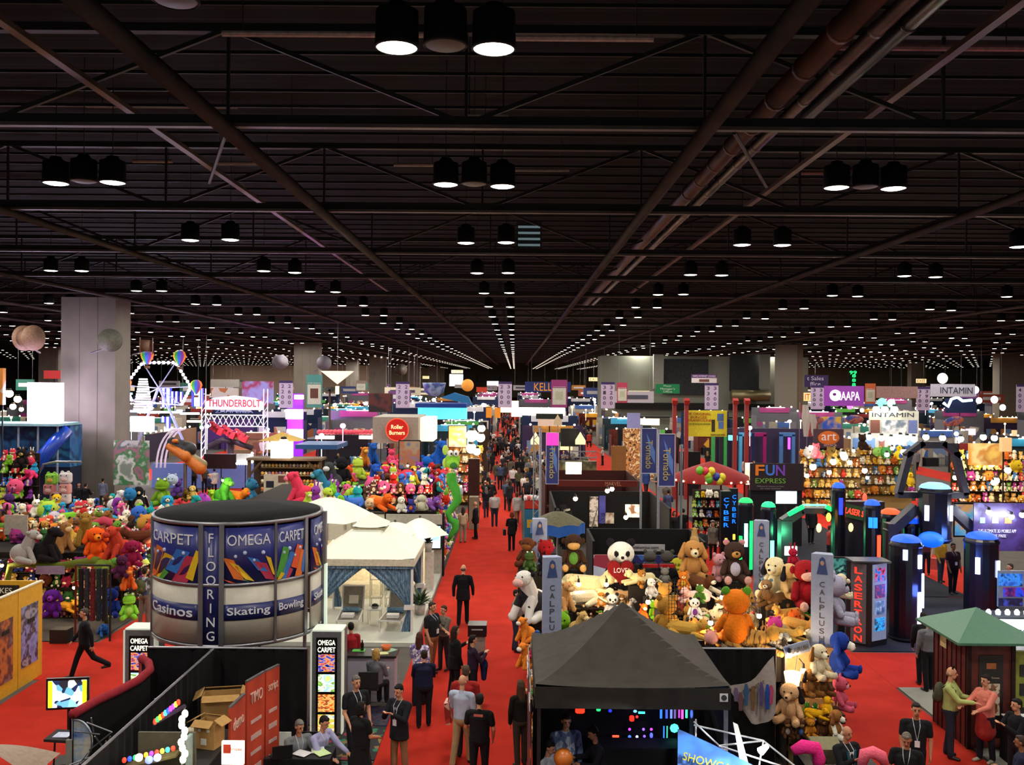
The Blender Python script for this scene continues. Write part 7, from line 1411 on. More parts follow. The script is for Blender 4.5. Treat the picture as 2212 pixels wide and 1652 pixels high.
hsign('office_sign','green hanging sign reading Floor Manager\'s Office',1416,829,1468,850,100,M('1e7a4a',emit=.08,ec='1e7a4a'),[('Floor\nManager\'s\nOffice',.5,.5,.6,.8,M('c8d8c8'))])
hsign('lounge_sign','purple and white hanging lounge sign above the aisle sign reading 3300',1494,808,1548,827,95,M('c8c0c0'),[('MAPLE INTERNET LOUNGE',.5,.22,.9,.25,M('c8b8d8'))],[('upper_band',0,0,1,.42,M('4a2a58')),('emblem',.3,.58,.7,.88,M('6a4038'))])
hsign('office_sign','purple hanging sign reading Sales Office behind the column',1738,810,1789,836,98,M('33244e'),[('t Sales\nffice',.45,.5,.7,.8,M('b8b0c8'))])
hsign('association_sign','purple glowing hanging sign with round emblem and white letters',1780,833,1866,877,76,M('7a3a8a',emit=.55,ec='8a3a9a',var=.2,scale=.4),[('IAAPA',.64,.5,.5,.42,E('ffffff',2.5))],[])
o=bpy.data.objects['association_sign'];b=B();b.tube((-.72,-.06,.86),(-.72,-.03,.86),.46,n=24);b.obj('round_emblem',E('ffffff',2.2),o);b=B();b.ell((-.8,-.08,.95),(.16,.02,.13),10,6);b.obj('emblem_mark',M('7a3a8a'),o)
hsign('fabric_banner','long wrinkled dusty-pink hanging fabric banner',1893,834,1982,860,77,M('9a7a76',rough=.9,var=.2,bump=.4))
hsign('name_banner','white hanging banner reading INTAMIN in dark letters',2010,829,2106,857,77,M('b8b8c8',rough=.7),[('INTAMIN',.58,.5,.72,.5,M('2a3446',var=0))])
hsign('name_header','white booth header reading INTAMIN under three spot lamps, wave photos below',1877,887,1984,940,62,M('c8c8b8',rough=.6),[('INTAMIN',.48,.16,.84,.18,M('2a3446',var=0))],[('photo',.03,.38,.22,.96,M('8a5a50')),('photo',.26,.38,.76,.96,PIC(['7a8a98','e8e8e8','6a7a8a','a8b0b8'],.9,kind='n',emit=.2)),('photo',.79,.38,.97,.96,M('6a7ab0'))],h=False,cat='booth sign')
for px in (1893,1911,1932):bulb(P(px,884,61.5),0,(1,.95,.85),.24,12,label='white spot lamp on top of the booth header with wave photos',group='spot lamps on the header with wave photos')
hsign('name_banner','blue hanging banner with orange letters down the main aisle',1134,824,1233,847,120,M('27346e'),[('KELLY',.45,.5,.5,.75,M('d88a1c',emit=.3,ec='d88a1c'))])
hsign('hanging_placard','small grey hanging placard lettered MOBO',1052,832,1074,843,110,M('a8a0a8'),[('MOBO',.5,.5,.8,.6,M('5a5458'))]);hsign('hanging_placard','small red hanging placard next to the MOBO one',1029,836,1052,847,108,M('b03a24',emit=.2,ec='b03a24'));hsign('lit_box_sign','white glowing rectangle sign far down the main aisle',1052,823,1077,834,150,E('ffffff',1.8));hsign('lit_screen','tall white glowing screen on the far wall',971,808,1000,834,190,E('e8f0ff',2.5));hsign('hanging_placard','grey hanging placard near the orange balloon',982,830,1004,838,130,M('8a888a'))
b=B();b.ell((0,0,0),.8,16,12);b.obj('balloon_globe',M('d88a3a',emit=.4,ec='e89a3a'),loc=P(1010,832,120),smooth=True,label='orange lit balloon globe with grey stripe high over the far booths',cat='balloon')
hsign('vertical_neon','green glowing vertical neon sign on the far wall',1833,799,1852,836,150,M('14301c'),[('99¢'.replace('¢',''),.5,.15,.8,.2,E('20ff70',3)),('8\n8\n8',.6,.6,.4,.7,E('20ff70',3))]);hsign('fabric_banner','yellow hanging banner behind the ride',455,803,470,815,160,M('a88a3a'))if False else None
hsign('mountain_sign','small green sign lettered in white behind the column',248,802,266,815,110,M('2a6a48'),[('ream',.5,.5,.8,.5,M('a8c8b0'))])
hsign('trampoline_banner','yellow banner reading THE ORIGINAL BUNGEE TRAMPOLINE between red posts',1478,886,1570,943,60.5,M('c8b818',rough=.6,emit=.08,ec='c8b818'),[('THE ORIGINAL',.32,.13,.6,.1,M('b03020')),('BUNGEE',.34,.26,.38,.1,M('b03020')),('TRAMPOLINE',.36,.38,.56,.1,M('b03020')),('THE TECHNOLOGY FRONTIER',.36,.52,.5,.06,M('3a3a20')),('TRAMPOLINE RIDES',.78,.93,.34,.07,M('3a2a20'))],[('acrobat',.64,.35,.72,.82,M('3a3020')),('acrobat',.77,.12,.92,.4,M('4a6a9a')),('acrobat',.8,.42,.92,.7,M('5a7ab8'))],h=False,cat='banner')
for i,(px,D)in enumerate([(1457,60),(1483,60),(1588,60),(1613,60)]):
    p=P(px,870,D);o=thing('red_post','tall red trampoline post, number %s from the silver flag pole'%['one','two','three','four'][i],'post',(p.x,D,0));B().box(0,0,p.z/2,.24,.24,p.z).obj('mast',M('8a1c1c',rough=.5),o);B().box(0,-.1,p.z+.1,.34,.4,.28,rx=.4).obj('cap',M('a02a24'),o)
# ---- tall flags on silver poles
for i,(px0,py0,px1,py1,pole,D,top)in enumerate([(1423,937,1457,1050,1424,34,None),(1386,925,1418,1022,1386,38,None),(1180,934,1206,1045,1168,34,'ff2a8a')]):
    lb=['tall blue banner with vertical gold Tornado lettering, nearer one','tall blue banner with vertical gold Tornado lettering, farther one','tall blue banner with glowing pink top beside the main aisle'][i]
    o=board('flag_banner',lb,'banner',px0,py0,px1,py1,D,M('2a3272',rough=.5,var=.2,scale=1.5),frame=M('b8b8c8'));h=P(px0,py0,D).z-P(px0,py1,D).z;w=P(px1,900,D).x-P(px0,900,D).x
    text('Tornado',1,M('a89a5a',emit=.1,ec='a89a5a'),o,loc=(0,-.04,h*.42),rot=(math.pi/2,math.pi/2,0),fit=(h*.62,w*.45));b=B();b.prism([(-w*.2,h*.9),(w*.4,h*.5),(w*.4,h*.2),(w*.1,h*.4)],.01,'y',-.035);b.obj('printed_swoosh',M('5a78b8'),o)
    if top:B().box(0,-.04,h*.87,w*.96,.03,h*.24).obj('lit_top',E(top,1.8),o)
    xp=P(pole,900,D).x-o.location.x;z=o.location.z
    B().tube((xp,.05,-z),(xp,.05,h+.15),.05,n=8).obj('pole',M('9a9aa4',rough=.35,metal=.4),o)
o=thing('truss_mast','silver box-truss mast standing beside the pink-topped banner','mast',(P(1160,930,36).x,36,0));zt=P(1160,920,36).z
b=B()
for sx in (-1,1):
    for sy in (-1,1):b.box(sx*.12,sy*.12,zt/2,.04,.04,zt)
for k in range(20):b.box(0,-.12,.2+k*zt/20,.34,.02,.03,ry=.8 if k %2 else -.8)
b.obj('lattice',M('8a8a8c',rough=.4,metal=.3),o)
B().tube((P(1473,900,34.5).x,34.5,0),(P(1473,900,34.5).x,34.5,P(1473,960,34.5).z),.045,n=8).obj('silver_pole',ALU,label='bare silver pole standing beside the nearer Tornado banner',cat='pole')
# ================================================================ ride area
UV='c8a0ff'
def slab(name,label,cat,px0,py0,px1,py1,D,m,d=.3,ground=False):
    a=P(px0,py0,D);c=P(px1,py1,D);z0=0 if ground else c.z;b=B();b.box(0,0,(a.z-z0)/2,c.x-a.x,d,a.z-z0)
    o=b.obj(name,m,loc=((a.x+c.x)/2,D,z0),label=label,cat=cat)
    if z0>.3:B().tube((0,d/2+.04,-z0),(0,d/2+.04,.1),.04,n=6).obj('support_pole',BLK,o)
    return o
o=slab('led_screen','blinding white LED screen in front of the column','LED screen',62,826,135,922,54,E('f4e4ff',9));
o=slab('led_screen','bright white LED screen under the striped light tower','LED screen',283,899,332,932,74,E('e8f8ff',6))
o=thing('light_tower','white striped LED light tower tapering upward inside the wheel','LED tower',P(309,886,74.5));
for i in range(13):t=i/13;B().box(0,0,.1+i*.2,1.45-.95*t,.3,.12).obj('light_bar',E('ffffff' if i>5 else 'ffd8f0',5),o)
o=thing('ferris_wheel','hexagonal lit wheel ride with rainbow balloon gondolas','ride',P(343,850,75));lc=o.location
hx=[(308,783),(379,783),(412,835),(392,875),(285,866),(270,833)]
for i in range(6):
    a_,b_=P(*hx[i],75)-lc,P(*hx[(i+1)%6],75)-lc;B().tube(a_,b_,.06,n=6).obj('rim_bar',M('b8a8c8'),o)
    if i in (0,1,2,4,5):
        for j in range(7):
            q=a_.lerp(b_,(j+.5)/7);b=B();b.ell(q,.13,8,6);b.obj('rim_bulb',E('fff0f8',8),o,smooth=True)
    B().tube(a_,P(343,838,75.2)-lc,.05,n=6).obj('spoke',M('8a88a8',rough=.4),o)
for s,(px,py)in ((-1,(300,905)),(1,(395,905))):B().tube(P(343,835,75.3)-lc,P(px,950,75.5)-lc,.12,n=6).obj('support_leg',M('8a8ab0'),o)
RB=['c03030','d8b020','3a9a50','3a60c0','7a3a90','e07a20']
for i,(px,py,r)in enumerate([(318,768,14),(388,770,14),(272,827,12),(424,833,13)]):
    rr=r*73/F;o2=thing('balloon_gondola',['rainbow balloon gondola at the wheel top beneath the rusty spool','rainbow balloon gondola at the wheel top over the yellow banner','rainbow balloon gondola low on the wheel near the column','rainbow balloon gondola low on the wheel near the lit neon columns'][i],'balloon',P(px,py,73));b=B()
    prof=[(0,-rr*1.5),(rr*.25,-rr*1.3),(rr*.8,-rr*.5),(rr,.1*rr),(rr*.8,rr*.65),(rr*.4,rr*.95),(0,rr)]
    for g in range(12):b.mat(g %6);b.lathe(prof,n=2,a0=g*30,a1=g*30+30)
    b.obj('balloon',[M(c,emit=.35,ec=c,var=0)for c in RB],o2,smooth=True);B().box(0,0,-rr*1.75,rr*.6,rr*.6,rr*.4).obj('basket',M('6a4a30'),o2)
for i,(px,y0,y1,w)in enumerate([(253,838,876,5),(263,835,880,5),(353,836,880,5),(363,838,880,7),(426,838,878,14),(253,895,912,4),(263,902,928,5),(362,900,925,5),(352,900,912,5),(372,845,872,3),(381,845,868,3),(391,846,868,3)]):
    p=P(px,y1,78);h=(y1-y0)*78/F;o2=thing('neon_column','blue-white neon column around the wheel ride','neon light',p,0,'blue-white neon columns around the wheel ride');B().box(0,.1,h/2,w*78/F*1.8,.2,h).obj('blue_case',E('2020c8',.8),o2);B().box(0,-.03,h/2,w*78/F*.8,.1,h*.95).obj('neon',E('c8e0ff',6),o2)
for i,(px,py,w)in enumerate([(345,890,95),(410,893,40),(290,888,60),(420,910,30),(260,850,50)]):
    p=P(px,py,76.5);b=B();b.box(0,0,0,w*.038,.3,.16);b.obj('neon_bar',E(['c8e8ff','d8e0ff','b0c8ff','ffb0a0','a0e8ff'][i],4),loc=p,label='horizontal %s neon bar at the foot of the wheel ride'%['long white-blue','short white','pale blue','salmon','cyan'][i],cat='neon light')
# dragon coaster, arcs, roller seats, lettered arch
o=thing('coaster_car','orange and black dragon-shaped coaster head on a curved track','ride',P(400,985,60));lc=o.location
m_,tg=union([('k',_cap(P(372,955,60)-lc,P(402,968,60)-lc,.35,.45)),('o',_cap(P(364,965,59.6)-lc,P(400,985,59.6)-lc,.2,.35)),('k',_el(P(405,970,60)-lc,(.6,.5,.5))),('o',_el(P(378,952,59.5)-lc,(.22,.2,.14))),('o',_cap(P(400,985,60)-lc,P(432,1010,60)-lc,.35,.45)),('g',_cap(P(410,982,60)-lc,P(440,1002,60)-lc,.2,.25))],.07)
mesh_obj('body',m_,[M({'k':'16141a','o':'c8701c','g':'8a7a50'}[t],rough=.5)for t in tg],o);B().tube(P(400,1000,60)-lc,P(400,1060,60)-lc,.12).obj('support',ALU,o)
for i in range(3):
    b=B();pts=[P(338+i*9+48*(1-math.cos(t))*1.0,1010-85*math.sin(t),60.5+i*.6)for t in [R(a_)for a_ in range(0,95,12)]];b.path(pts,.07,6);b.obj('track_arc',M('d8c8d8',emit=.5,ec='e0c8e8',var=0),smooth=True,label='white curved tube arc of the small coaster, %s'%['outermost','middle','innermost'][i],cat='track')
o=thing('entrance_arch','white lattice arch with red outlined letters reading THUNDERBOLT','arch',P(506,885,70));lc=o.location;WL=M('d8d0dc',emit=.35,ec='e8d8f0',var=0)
b=B();b.prism([(-2.2,0),(2.2,0),(2.25,.55),(1.6,.9),(0,1.08),(-1.6,.9),(-2.25,.55)],.15,'y');b.obj('sign_plate',WL,o)
text('THUNDERBOLT',1,M('b83040',emit=.2,ec='b83040'),o,loc=(0,-.02,.5),fit=(4.0,.55),bold=.01);text('ZAMPERLA',1,M('7a8ac0'),o,loc=(0,-.02,-.12),fit=(2.9,.22))
b=B()
for z in (-.4,-1.25):b.box(0,.1,z,4.6,.12,.08)
for k in range(10):b.tube((-2.2+.44*k,.1,-.4),(-2.2+.44*(k+1),.1,-1.25),.035,n=4);b.tube((-2.2+.44*k,.1,-1.25),(-2.2+.44*(k+1),.1,-.4),.035,n=4)
b.obj('lattice_beam',WL,o)
for s in (-1,1):
    b=B();z0=-lc.z
    for dx in (-.15,.15):b.box(s*2.35+dx,.1,(z0+1.6)/2,.07,.07,1.6-z0)
    for k in range(12):b.tube((s*2.35-.15,.1,z0+k*.5),(s*2.35+.15,.1,z0+k*.5+.5),.025,n=4)
    b.obj('lattice_post',WL,o)
o=thing('ride_train','train of red ride seats tipped forward under the lattice arch','ride',P(500,945,68));lc=o.location
for i in range(3):
    for j in range(3):
        q=P(462+i*27+j*7,922+i*8+j*5,68-j*.3)-lc;B().box(q.x,q.y,q.z,.34,.4,.5,ry=.4).obj('seat',M('a82028',rough=.4),o);B().box(q.x-.1,q.y-.1,q.z+.32,.3,.3,.18,ry=.4).obj('head_restraint',M('7a1820'),o)
b=B();b.path([P(450,965,68)-lc,P(480,950,68)-lc,P(510,955,68)-lc,P(545,968,68)-lc],.2,8);b.obj('chassis',M('3a3038'),o);b=B();b.tube(P(498,955,68.3)-lc,P(498,1010,68.3)-lc,.25);b.obj('pedestal',M('4a4048'),o)
for i,(px,y0,y1,pw)in enumerate([(646,853,862,19),(636,884,905,36),(637,927,948,34)]):
    a=P(px-pw/2,y0,88);c=P(px+pw/2,y1,88);b=B();b.box(0,0,0,c.x-a.x,.3,a.z-c.z);b.obj('led_display',E('ffd8ff',6),loc=(a+c)/2,label='%s white-violet light panel of the neon tower'%['uppermost small','middle','lowest'][i],cat='light panel')
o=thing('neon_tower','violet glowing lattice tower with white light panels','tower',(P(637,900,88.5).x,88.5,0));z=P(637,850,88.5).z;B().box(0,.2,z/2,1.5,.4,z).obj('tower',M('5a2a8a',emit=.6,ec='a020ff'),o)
for (px,py,D,e_,c)in [(637,915,86,900,(.7,.2,1)),(309,905,72,700,(.6,.7,1)),(98,880,52,500,(.85,.7,1)),(500,905,66,400,(.9,.75,1)),(420,960,70,250,(.8,.8,1))]:
    l=bpy.data.lights.new('ride_light','POINT');l.energy=e_*2;l.color=c;l.shadow_soft_size=.5;lo=bpy.data.objects.new('ride_light',l);COL.objects.link(lo);lo.location=P(px,py,D)
slab('swirl_board','white board with red and blue swirls above the lettered arch','sign board',524,823,590,872,92,PIC(['9aa0d0','9aa0d0','a03050','9aa0d0','2a3a70','9aa0d0'],.35,kind='n',seed=3));slab('grey_sign','grey sign board lettered in dark print behind the lettered arch','sign board',456,819,517,836,96,M('9a968e'));slab('booth_wall','white and orange booth panels under the grey sign board','booth panel',456,838,515,858,95,PIC(['c8c0b8','b06a40','c8c4c0','8a8880'],.8))
o=thing('pyramid_sign','inverted glowing white pyramid sign hung above a palm','hanging sign',P(729,830,80));b=B();b.add([(-1.35,-.6,1.15),(1.35,-.6,1.15),(1.35,.6,1.15),(-1.35,.6,1.15),(0,0,-.0)],[(0,1,2,3),(1,0,4),(2,1,4),(3,2,4),(0,3,4)]);b.obj('pyramid',M('d8d0b8',emit=.9,ec='fff4d8',var=0),o);B().tube((0,0,1.1),(0,0,HT-o.location.z),.02).obj('cable',ALU,o);B().box(0,-.1,-.5,.3,.1,.7).obj('lit_stem',E('fff0c8',1.5),o)
o=thing('palm_tree','dark palm tree standing behind the teal sponsor banner','palm',(P(712,880,84).x,84,0));z=P(712,845,84).z;B().tube((0,0,0),(0,0,z),.14,.09).obj('trunk',M('5a4a38'),o);b=B()
for i in range(16):
    a=i*.39;
    for j in range(4):
        r0,r1=.35*j,.35*(j+1);z0,z1=z+.35*math.sin(r0*1.6),z+.35*math.sin(r1*1.6)-.1*j;s=.14;ca,sa=math.cos(a),math.sin(a);b.add([(ca*r0-sa*s,sa*r0+ca*s,z0),(ca*r0+sa*s,sa*r0-ca*s,z0),(ca*r1+sa*s*.7,sa*r1-ca*s*.7,z1),(ca*r1-sa*s*.7,sa*r1+ca*s*.7,z1)],[(0,1,2,3)])
b.obj('fronds',M('22301e',rough=.7),o)
# playground, printed banner, stalls
o=thing('play_structure','blue indoor play structure with a big blue tube slide by the column','playground',(P(60,960,53).x,53,0));z=P(60,918,53).z
B().box(0,1,z*.75,4.6,1.5,z*.5).obj('upper_deck',PIC(['1a4a8a','2a6aa8','143a6a','3a8ab8'],.8,kind='n'),o);B().box(0,0,z+.08,4.8,2.6,.14).obj('deck_rim',M('8ab8c8'),o)
for i in range(5):B().tube((-2.2+i*1.1,-1,0),(-2.2+i*1.1,-1,z),.06).obj('post',M('8a9ab0'),o)
B().path([(1.0,-1.2,z*.45),(1.5,-1.6,z*.6),(2.1,-1.2,z*.8),(2.4,-.4,z*.95)],.38,12).obj('tube_slide',M('1440b0',rough=.25),o,smooth=True);B().box(0,1,z*.25,4.6,1.4,z*.5).obj('lower_deck',M('16203a'),o)
o=slab('dome_sign','red dome sign lettered in white above the white LED screen','sign',97,800,133,818,60,M('a82a2a',rough=.4,emit=.15,ec='a82a2a'));slab('orange_sign','orange sign panel cut by the picture border','sign',-6,795,9,874,50,PIC(['b87830','b8b0a8','b87830'],.5));
for i,(px,py)in enumerate([(20,850),(38,862),(28,878),(12,848),(46,884)]):bulb(P(px,py,66),40 if i==1 else 0,(1,.75,.45),.28-.03*i,12,label='orange-white glare lamp beyond the LED screen',group='orange-white lamps beyond the LED screen')
board('printed_banner','printed banner with snowy bear cartoon shapes and white web lettering','banner',246,951,322,1048,54,PIC(['7a8a80','c8ccc8','3a7a4a','9a6a7a','5a6a68','b0b4b4'],.9,kind='n',seed=4),[('iplayco.com',.6,.13,.45,.08,M('c8c8c8'))])
slab('marquee_box','dark red box marquee by the bulb-edged sign','marquee',442,980,510,1012,62,M('2a1418'));o=slab('bulb_sign','silver sign edged with white bulbs beside the dark red marquee','sign',512,980,545,1000,61,M('a8a8a8',emit=.3,ec='c8c8c8'))
for i in range(10):
    p=P(545 if i<4 else 512+5.5*(i-4),979+6*i if i<4 else 1001,60.7);b=B();b.ell((0,0,0),.09,8,6);b.obj('sign_bulb',E('ffffff',8),loc=p,smooth=True,label='white bulb on the edge of the silver sign',cat='bulb',group='bulbs edging the silver sign')
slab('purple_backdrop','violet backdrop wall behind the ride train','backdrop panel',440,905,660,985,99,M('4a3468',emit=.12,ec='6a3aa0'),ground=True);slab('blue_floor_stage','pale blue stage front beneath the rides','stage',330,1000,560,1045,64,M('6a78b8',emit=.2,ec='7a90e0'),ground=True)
o=thing('wooden_stall','wooden market stall with glowing paper lantern and shelves of small goods','stall',(P(620,1000,50).x,50,0));z=P(620,990,50).z;z2=P(620,1080,50).z
B().box(0,0,z,4.0,1.4,.12).obj('roof_beam',M('6a5a48'),o)
for s in (-1,1):B().box(s*1.9,-.5,z/2,.16,.16,z).obj('post',M('5a4632'),o);B().tube((s*1.9,-.5,z-.9),(s*1.2,-.5,z-.05),.06).obj('brace',M('5a4632'),o)
B().box(0,.6,z/2,3.9,.1,z).obj('back_panel',M('4a3c30'),o)
for k in range(4):
    B().box(.2,.2,z-.5-.42*k,3.2,.5,.05).obj('shelf',M('8a7250'),o)
B().box(-.2,-.3,z+.55,1.05,.7,1.0).obj('paper_lantern',M('e8d8b0',emit=1.8,ec='ffe8b8'),o);b=B();b.add([(-1.3,-1,z+1.0),(.9,-1,z+1.0),(.9,.5,z+1.0),(-1.3,.5,z+1.0),(-.2,-.3,z+1.45)],[(0,1,4),(1,2,4),(2,3,4),(3,0,4),(3,2,1,0)]);b.obj('lantern_roof',M('b89a50'),o)
bulb(P(613,958,48.5),120,(1,.8,.6),.28,14,label='glaring warm lamp above the paper lantern',group=None)
rnd=random.Random(2)
for k in range(4):
    for i in range(17):
        b=B();r=.085;b.ell((0,0,r),(r,r,r*1.05),8,6);b.obj('small_souvenir',M(rnd.choice(['e8b850','d0703a','c8c0a0','a84a60','f0d890','7a5ab0','e8e0d0']),rough=.5,emit=.12,ec='c8a060'),loc=(P(620,1000,50).x-1.35+i*.19,50.1,z-.475-.42*k),smooth=True,label='small round souvenir on the wooden stall shelves',cat='souvenir',group='souvenirs on the wooden stall shelves')
board('beetle_poster','cream poster with dark beetle-like prints beside the coral-pink bear','poster',570,1024,622,1082,47,M('c8b8a0',rough=.7,emit=.1,ec='c8b8a0'),parts=[('print',.1,.25,.42,.5,M('2a2a3a')),('print',.15,.6,.5,.95,M('1e2440')),('print',.6,.05,.9,.3,M('7a4a40')),('print',.6,.45,.75,.6,M('3a2a2a'))])
slab('blue_awning','flat blue awning with a pale patch beyond the plush row','awning',652,956,740,966,66,M('2a5a90',rough=.4),d=4);slab('dark_counter','long black counter under the coral bead row','counter',690,938,800,968,78,M('14121a'),d=1,ground=True)
for i in range(14):b=B();b.ell((0,0,0),.22,10,8);b.obj('coral_balloon',M('d84a5a',rough=.4,emit=.15,ec='e05060'),loc=P(690+8.5*i,933,76),smooth=True,label='coral balloon in the row over the black counter',cat='balloon',group='coral balloons over the black counter')
for i,(px0,px1)in enumerate([(682,722),(776,815)]):slab('strip_lamp','glowing salmon-white strip lamp %s'%['near the neon tower','near the dark flag banner'][i],'strip lamp',px0,941,px1,948,76,E('ffe0d8',4))
o=slab('kiosk_house','pale box-shaped kiosk carrying a round red sign','kiosk',818,897,912,952,60,M('a8a094',rough=.7),d=5);a_=P(912,897,60);slab('glow_painted_wall','brightly lit cream side wall of the pale box kiosk','wall panel',913,900,940,950,60,E('fff0cc',1.1),d=3)  # side wall glows: light falling on it is painted as emission
o=thing('round_sign','round red and yellow glowing sign on the pale box kiosk','sign',P(858,928,57));B().tube((0,-.05,0),(0,.1,0),.66,n=28).obj('disc',M('b02018',emit=.5,ec='c02018',var=0),o);text('Roller\nBurners',1,E('ffd890',2.2),o,loc=(0,-.07,0),fit=(.95,.6));B().tube((0,-.02,0),(0,-.0,0),.71,n=28).obj('rim',E('ff5030',1),o)
slab('banner_display','row of dark flag panels with brown ring emblem','banner',797,849,848,890,76,PIC(['1c1614','1c1614','5a2420','1c1614'],.8,kind='n',seed=1))
o=thing('funnel_sign','blue and white funnel-shaped hanging sign','hanging sign',P(938,830,84));b=B();b.lathe([(0,-1.1),(.35,-1.05),(.85,-.7),(1.05,0),(1.05,.15),(0,.15)],n=20);b.obj('funnel',PIC(['2a3a78','8a9ab8','3a4a88','6a7aa8'],.8,kind='n',emit=.2),o,smooth=True);hang(o,HT)
slab('aqua_booth','blue-roofed booth with cyan glowing interior','booth',905,878,1008,905,88,M('60c8e8',emit=1.2,ec='60d8f8',var=.3,scale=.8),d=2);slab('aqua_booth_roof','deep blue flat roof of the cyan glowing booth','roof panel',903,870,1010,879,87,M('1a3a80',emit=.15,ec='1a3a90'),d=5);o=thing('blue_fin','blue tilted roof fin above the cyan glowing booth','roof fin',P(985,868,90));b=B();b.prism([(-1.5,.4),(-.2,.9),(1.2,.5),(1.6,-.4),(.8,-.1)],1.2,'y');b.obj('fin',M('2a6a98',emit=.1,ec='2a6a98'),o)
# warm toy stand at the main aisle, tree trunk
fill_wall(968,1040,56,[.2,.8,1.4,2.0,2.6,3.2],'gold','toy in the glaring warm-lit stand beyond the green dragon','toys of the glaring warm-lit stand',size=(.45,.7),seed=31,board_c='a08050')
board('movie_poster','bright framed poster with a yellow title above the warm-lit stand','poster',969,919,1008,966,54.5,PIC(['7ab0e0','e8b850','f0d8a0','d8806a'],.8,kind='n',emit=.8,seed=6),[('THE SHOW',.5,.07,.8,.1,M('e8a030',emit=.5,ec='e8a030'))],frame=M('2a1a1a'))
for i,(px,py,r,e_)in enumerate([(1020,940,.34,200),(1038,945,.26,0),(1018,968,.3,150),(1030,975,.22,0),(1040,925,.22,80)]):bulb(P(px,py,53.5),e_,(1,.82,.55),r,14,label='glaring warm floodlight of the stand beyond the green dragon',group='floodlights of the warm-lit stand')
o=thing('tree_trunk','brown leafless tree-like pillar beside the warm-lit stand','pillar',G(1043,1042));b=B();pts=[(0,0,0),(.05,0,1),(-.05,0,2.2),(.1,0,3.4),(.25,0,4.0)];b.path(pts,[.45,.35,.3,.34,.2],10);b.obj('trunk',M('3a2a1a',rough=.9,bump=.8,scale=4),o)
slab('open_crate','dark red open crate stand beside the brown pillar','crate',1012,990,1036,1025,50,M('3a1a14'),d=.6,ground=True);slab('grey_bin','grey-brown bin standing beside the cream-topped woman','bin',1014,1072,1034,1098,47.5,M('8a806a'),d=.6,ground=True)
b=B();b.box(G(1050,985).x,84,.02,.9,10,.02);b.obj('pale_mat',M('b8b498'),label='pale runner mat at the edge of the main aisle carpet',cat='mat')
# brilliantly lit white stand at the end of the aisle
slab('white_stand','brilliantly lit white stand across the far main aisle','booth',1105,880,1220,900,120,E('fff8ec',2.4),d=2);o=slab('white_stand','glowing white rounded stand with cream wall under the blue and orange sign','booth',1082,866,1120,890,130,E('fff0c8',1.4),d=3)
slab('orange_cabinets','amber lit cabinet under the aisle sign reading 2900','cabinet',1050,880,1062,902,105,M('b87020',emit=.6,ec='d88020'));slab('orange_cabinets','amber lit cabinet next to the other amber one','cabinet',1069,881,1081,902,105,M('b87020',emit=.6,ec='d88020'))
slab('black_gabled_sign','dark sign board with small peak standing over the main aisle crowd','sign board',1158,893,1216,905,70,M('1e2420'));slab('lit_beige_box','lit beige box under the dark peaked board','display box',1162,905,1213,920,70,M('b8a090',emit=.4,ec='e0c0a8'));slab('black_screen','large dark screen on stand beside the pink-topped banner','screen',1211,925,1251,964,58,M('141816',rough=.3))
for i,(px,D)in enumerate([(1157,56),(1205,66),(1254,56)]):
    o=thing('house_lamp',['small lit house-shaped lamp by the silver mast','small grey house-shaped peak above the dark screen','small lit house-shaped lamp beside the dark screen'][i],'lamp',P(px,960 if i !=1 else 918,D));b=B();b.prism([(-.3,0),(.3,0),(.3,.25),(0,.75),(-.3,.25)],.3,'y');b.obj('house',M('c8b898',emit=.9 if i !=1 else .1,ec='ffe0b0',var=0),o);B().tube((0,.15,0),(0,.15,-o.location.z),.03).obj('pole',ALU,o)
# ---- booths in the block beyond the plush booth
BK=M('0e0c0c',rough=.8)
def open_booth(px0,px1,ytop,D0,D1,label,wall='120f10',x0=None,x1=None,h=2.44):
    x0=P(px0,1000,D0).x if x0 is None else x0;x1=P(px1,1000,D0).x if x1 is None else x1;o=thing('exhibit_booth',label,'booth',((x0+x1)/2,D0,0));w=x1-x0;d=D1-D0;m=M(wall,rough=.8,var=.15)
    B().box(0,d,h/2,w,.08,h).obj('back_wall',m,o)
    for s in (-1,1):B().box(s*w/2,d/2,h/2,.08,d,h).obj('side_wall',m,o)
    return o
o=open_booth(1190,1408,1060,37.8,43.5,'black open booth with glossy panels and shelf lights behind the patio umbrella',x0=1.7,x1=6.4)
for i,(x,z,w,h,c,e)in enumerate([(1.55,1.55,.75,.6,['c8a080','e8e0c8','8a5a3a'],1.3),(.35,1.2,.6,.5,['c8b8a0','6a4a38'],.5),(.1,1.6,.3,1.3,['2a2a70','3a3a90'],.4),(-.3,1.5,.4,1.4,['6a5a4a','c8b8a8','3a2a24'],.4)]):B().box(x,5.6,z,w,.06,h).obj('wall_panel',PIC(c,3,kind='n',emit=e,seed=i),o)
for i in range(4):B().box(-1.9+.05*i,3.0-.6*i,1.3,.5,.04,1.7,rz=.9).obj('hinged_panel',M('1e1c22',rough=.15),o)
B().box(.8,2.6,.95,1.6,.6,.06).obj('counter_top',M('3a3030',rough=.2),o);B().box(.8,2.6,.46,1.5,.5,.92).obj('counter_body',M('16120f'),o);B().tube((-.9,2.5,.3),(-.4,2.5,2.1),.02).obj('light_stand',ALU,o)
for i,(px,py,e_)in enumerate([(1312,1060,60),(1322,1056,0),(1352,1117,50),(1243,1077,0)]):bulb(P(px,py,40.5),e_,(1,.8,.55),.1,16,label='warm lamp inside the black open booth',group='lamps inside the black open booth')
rnd=random.Random(8)
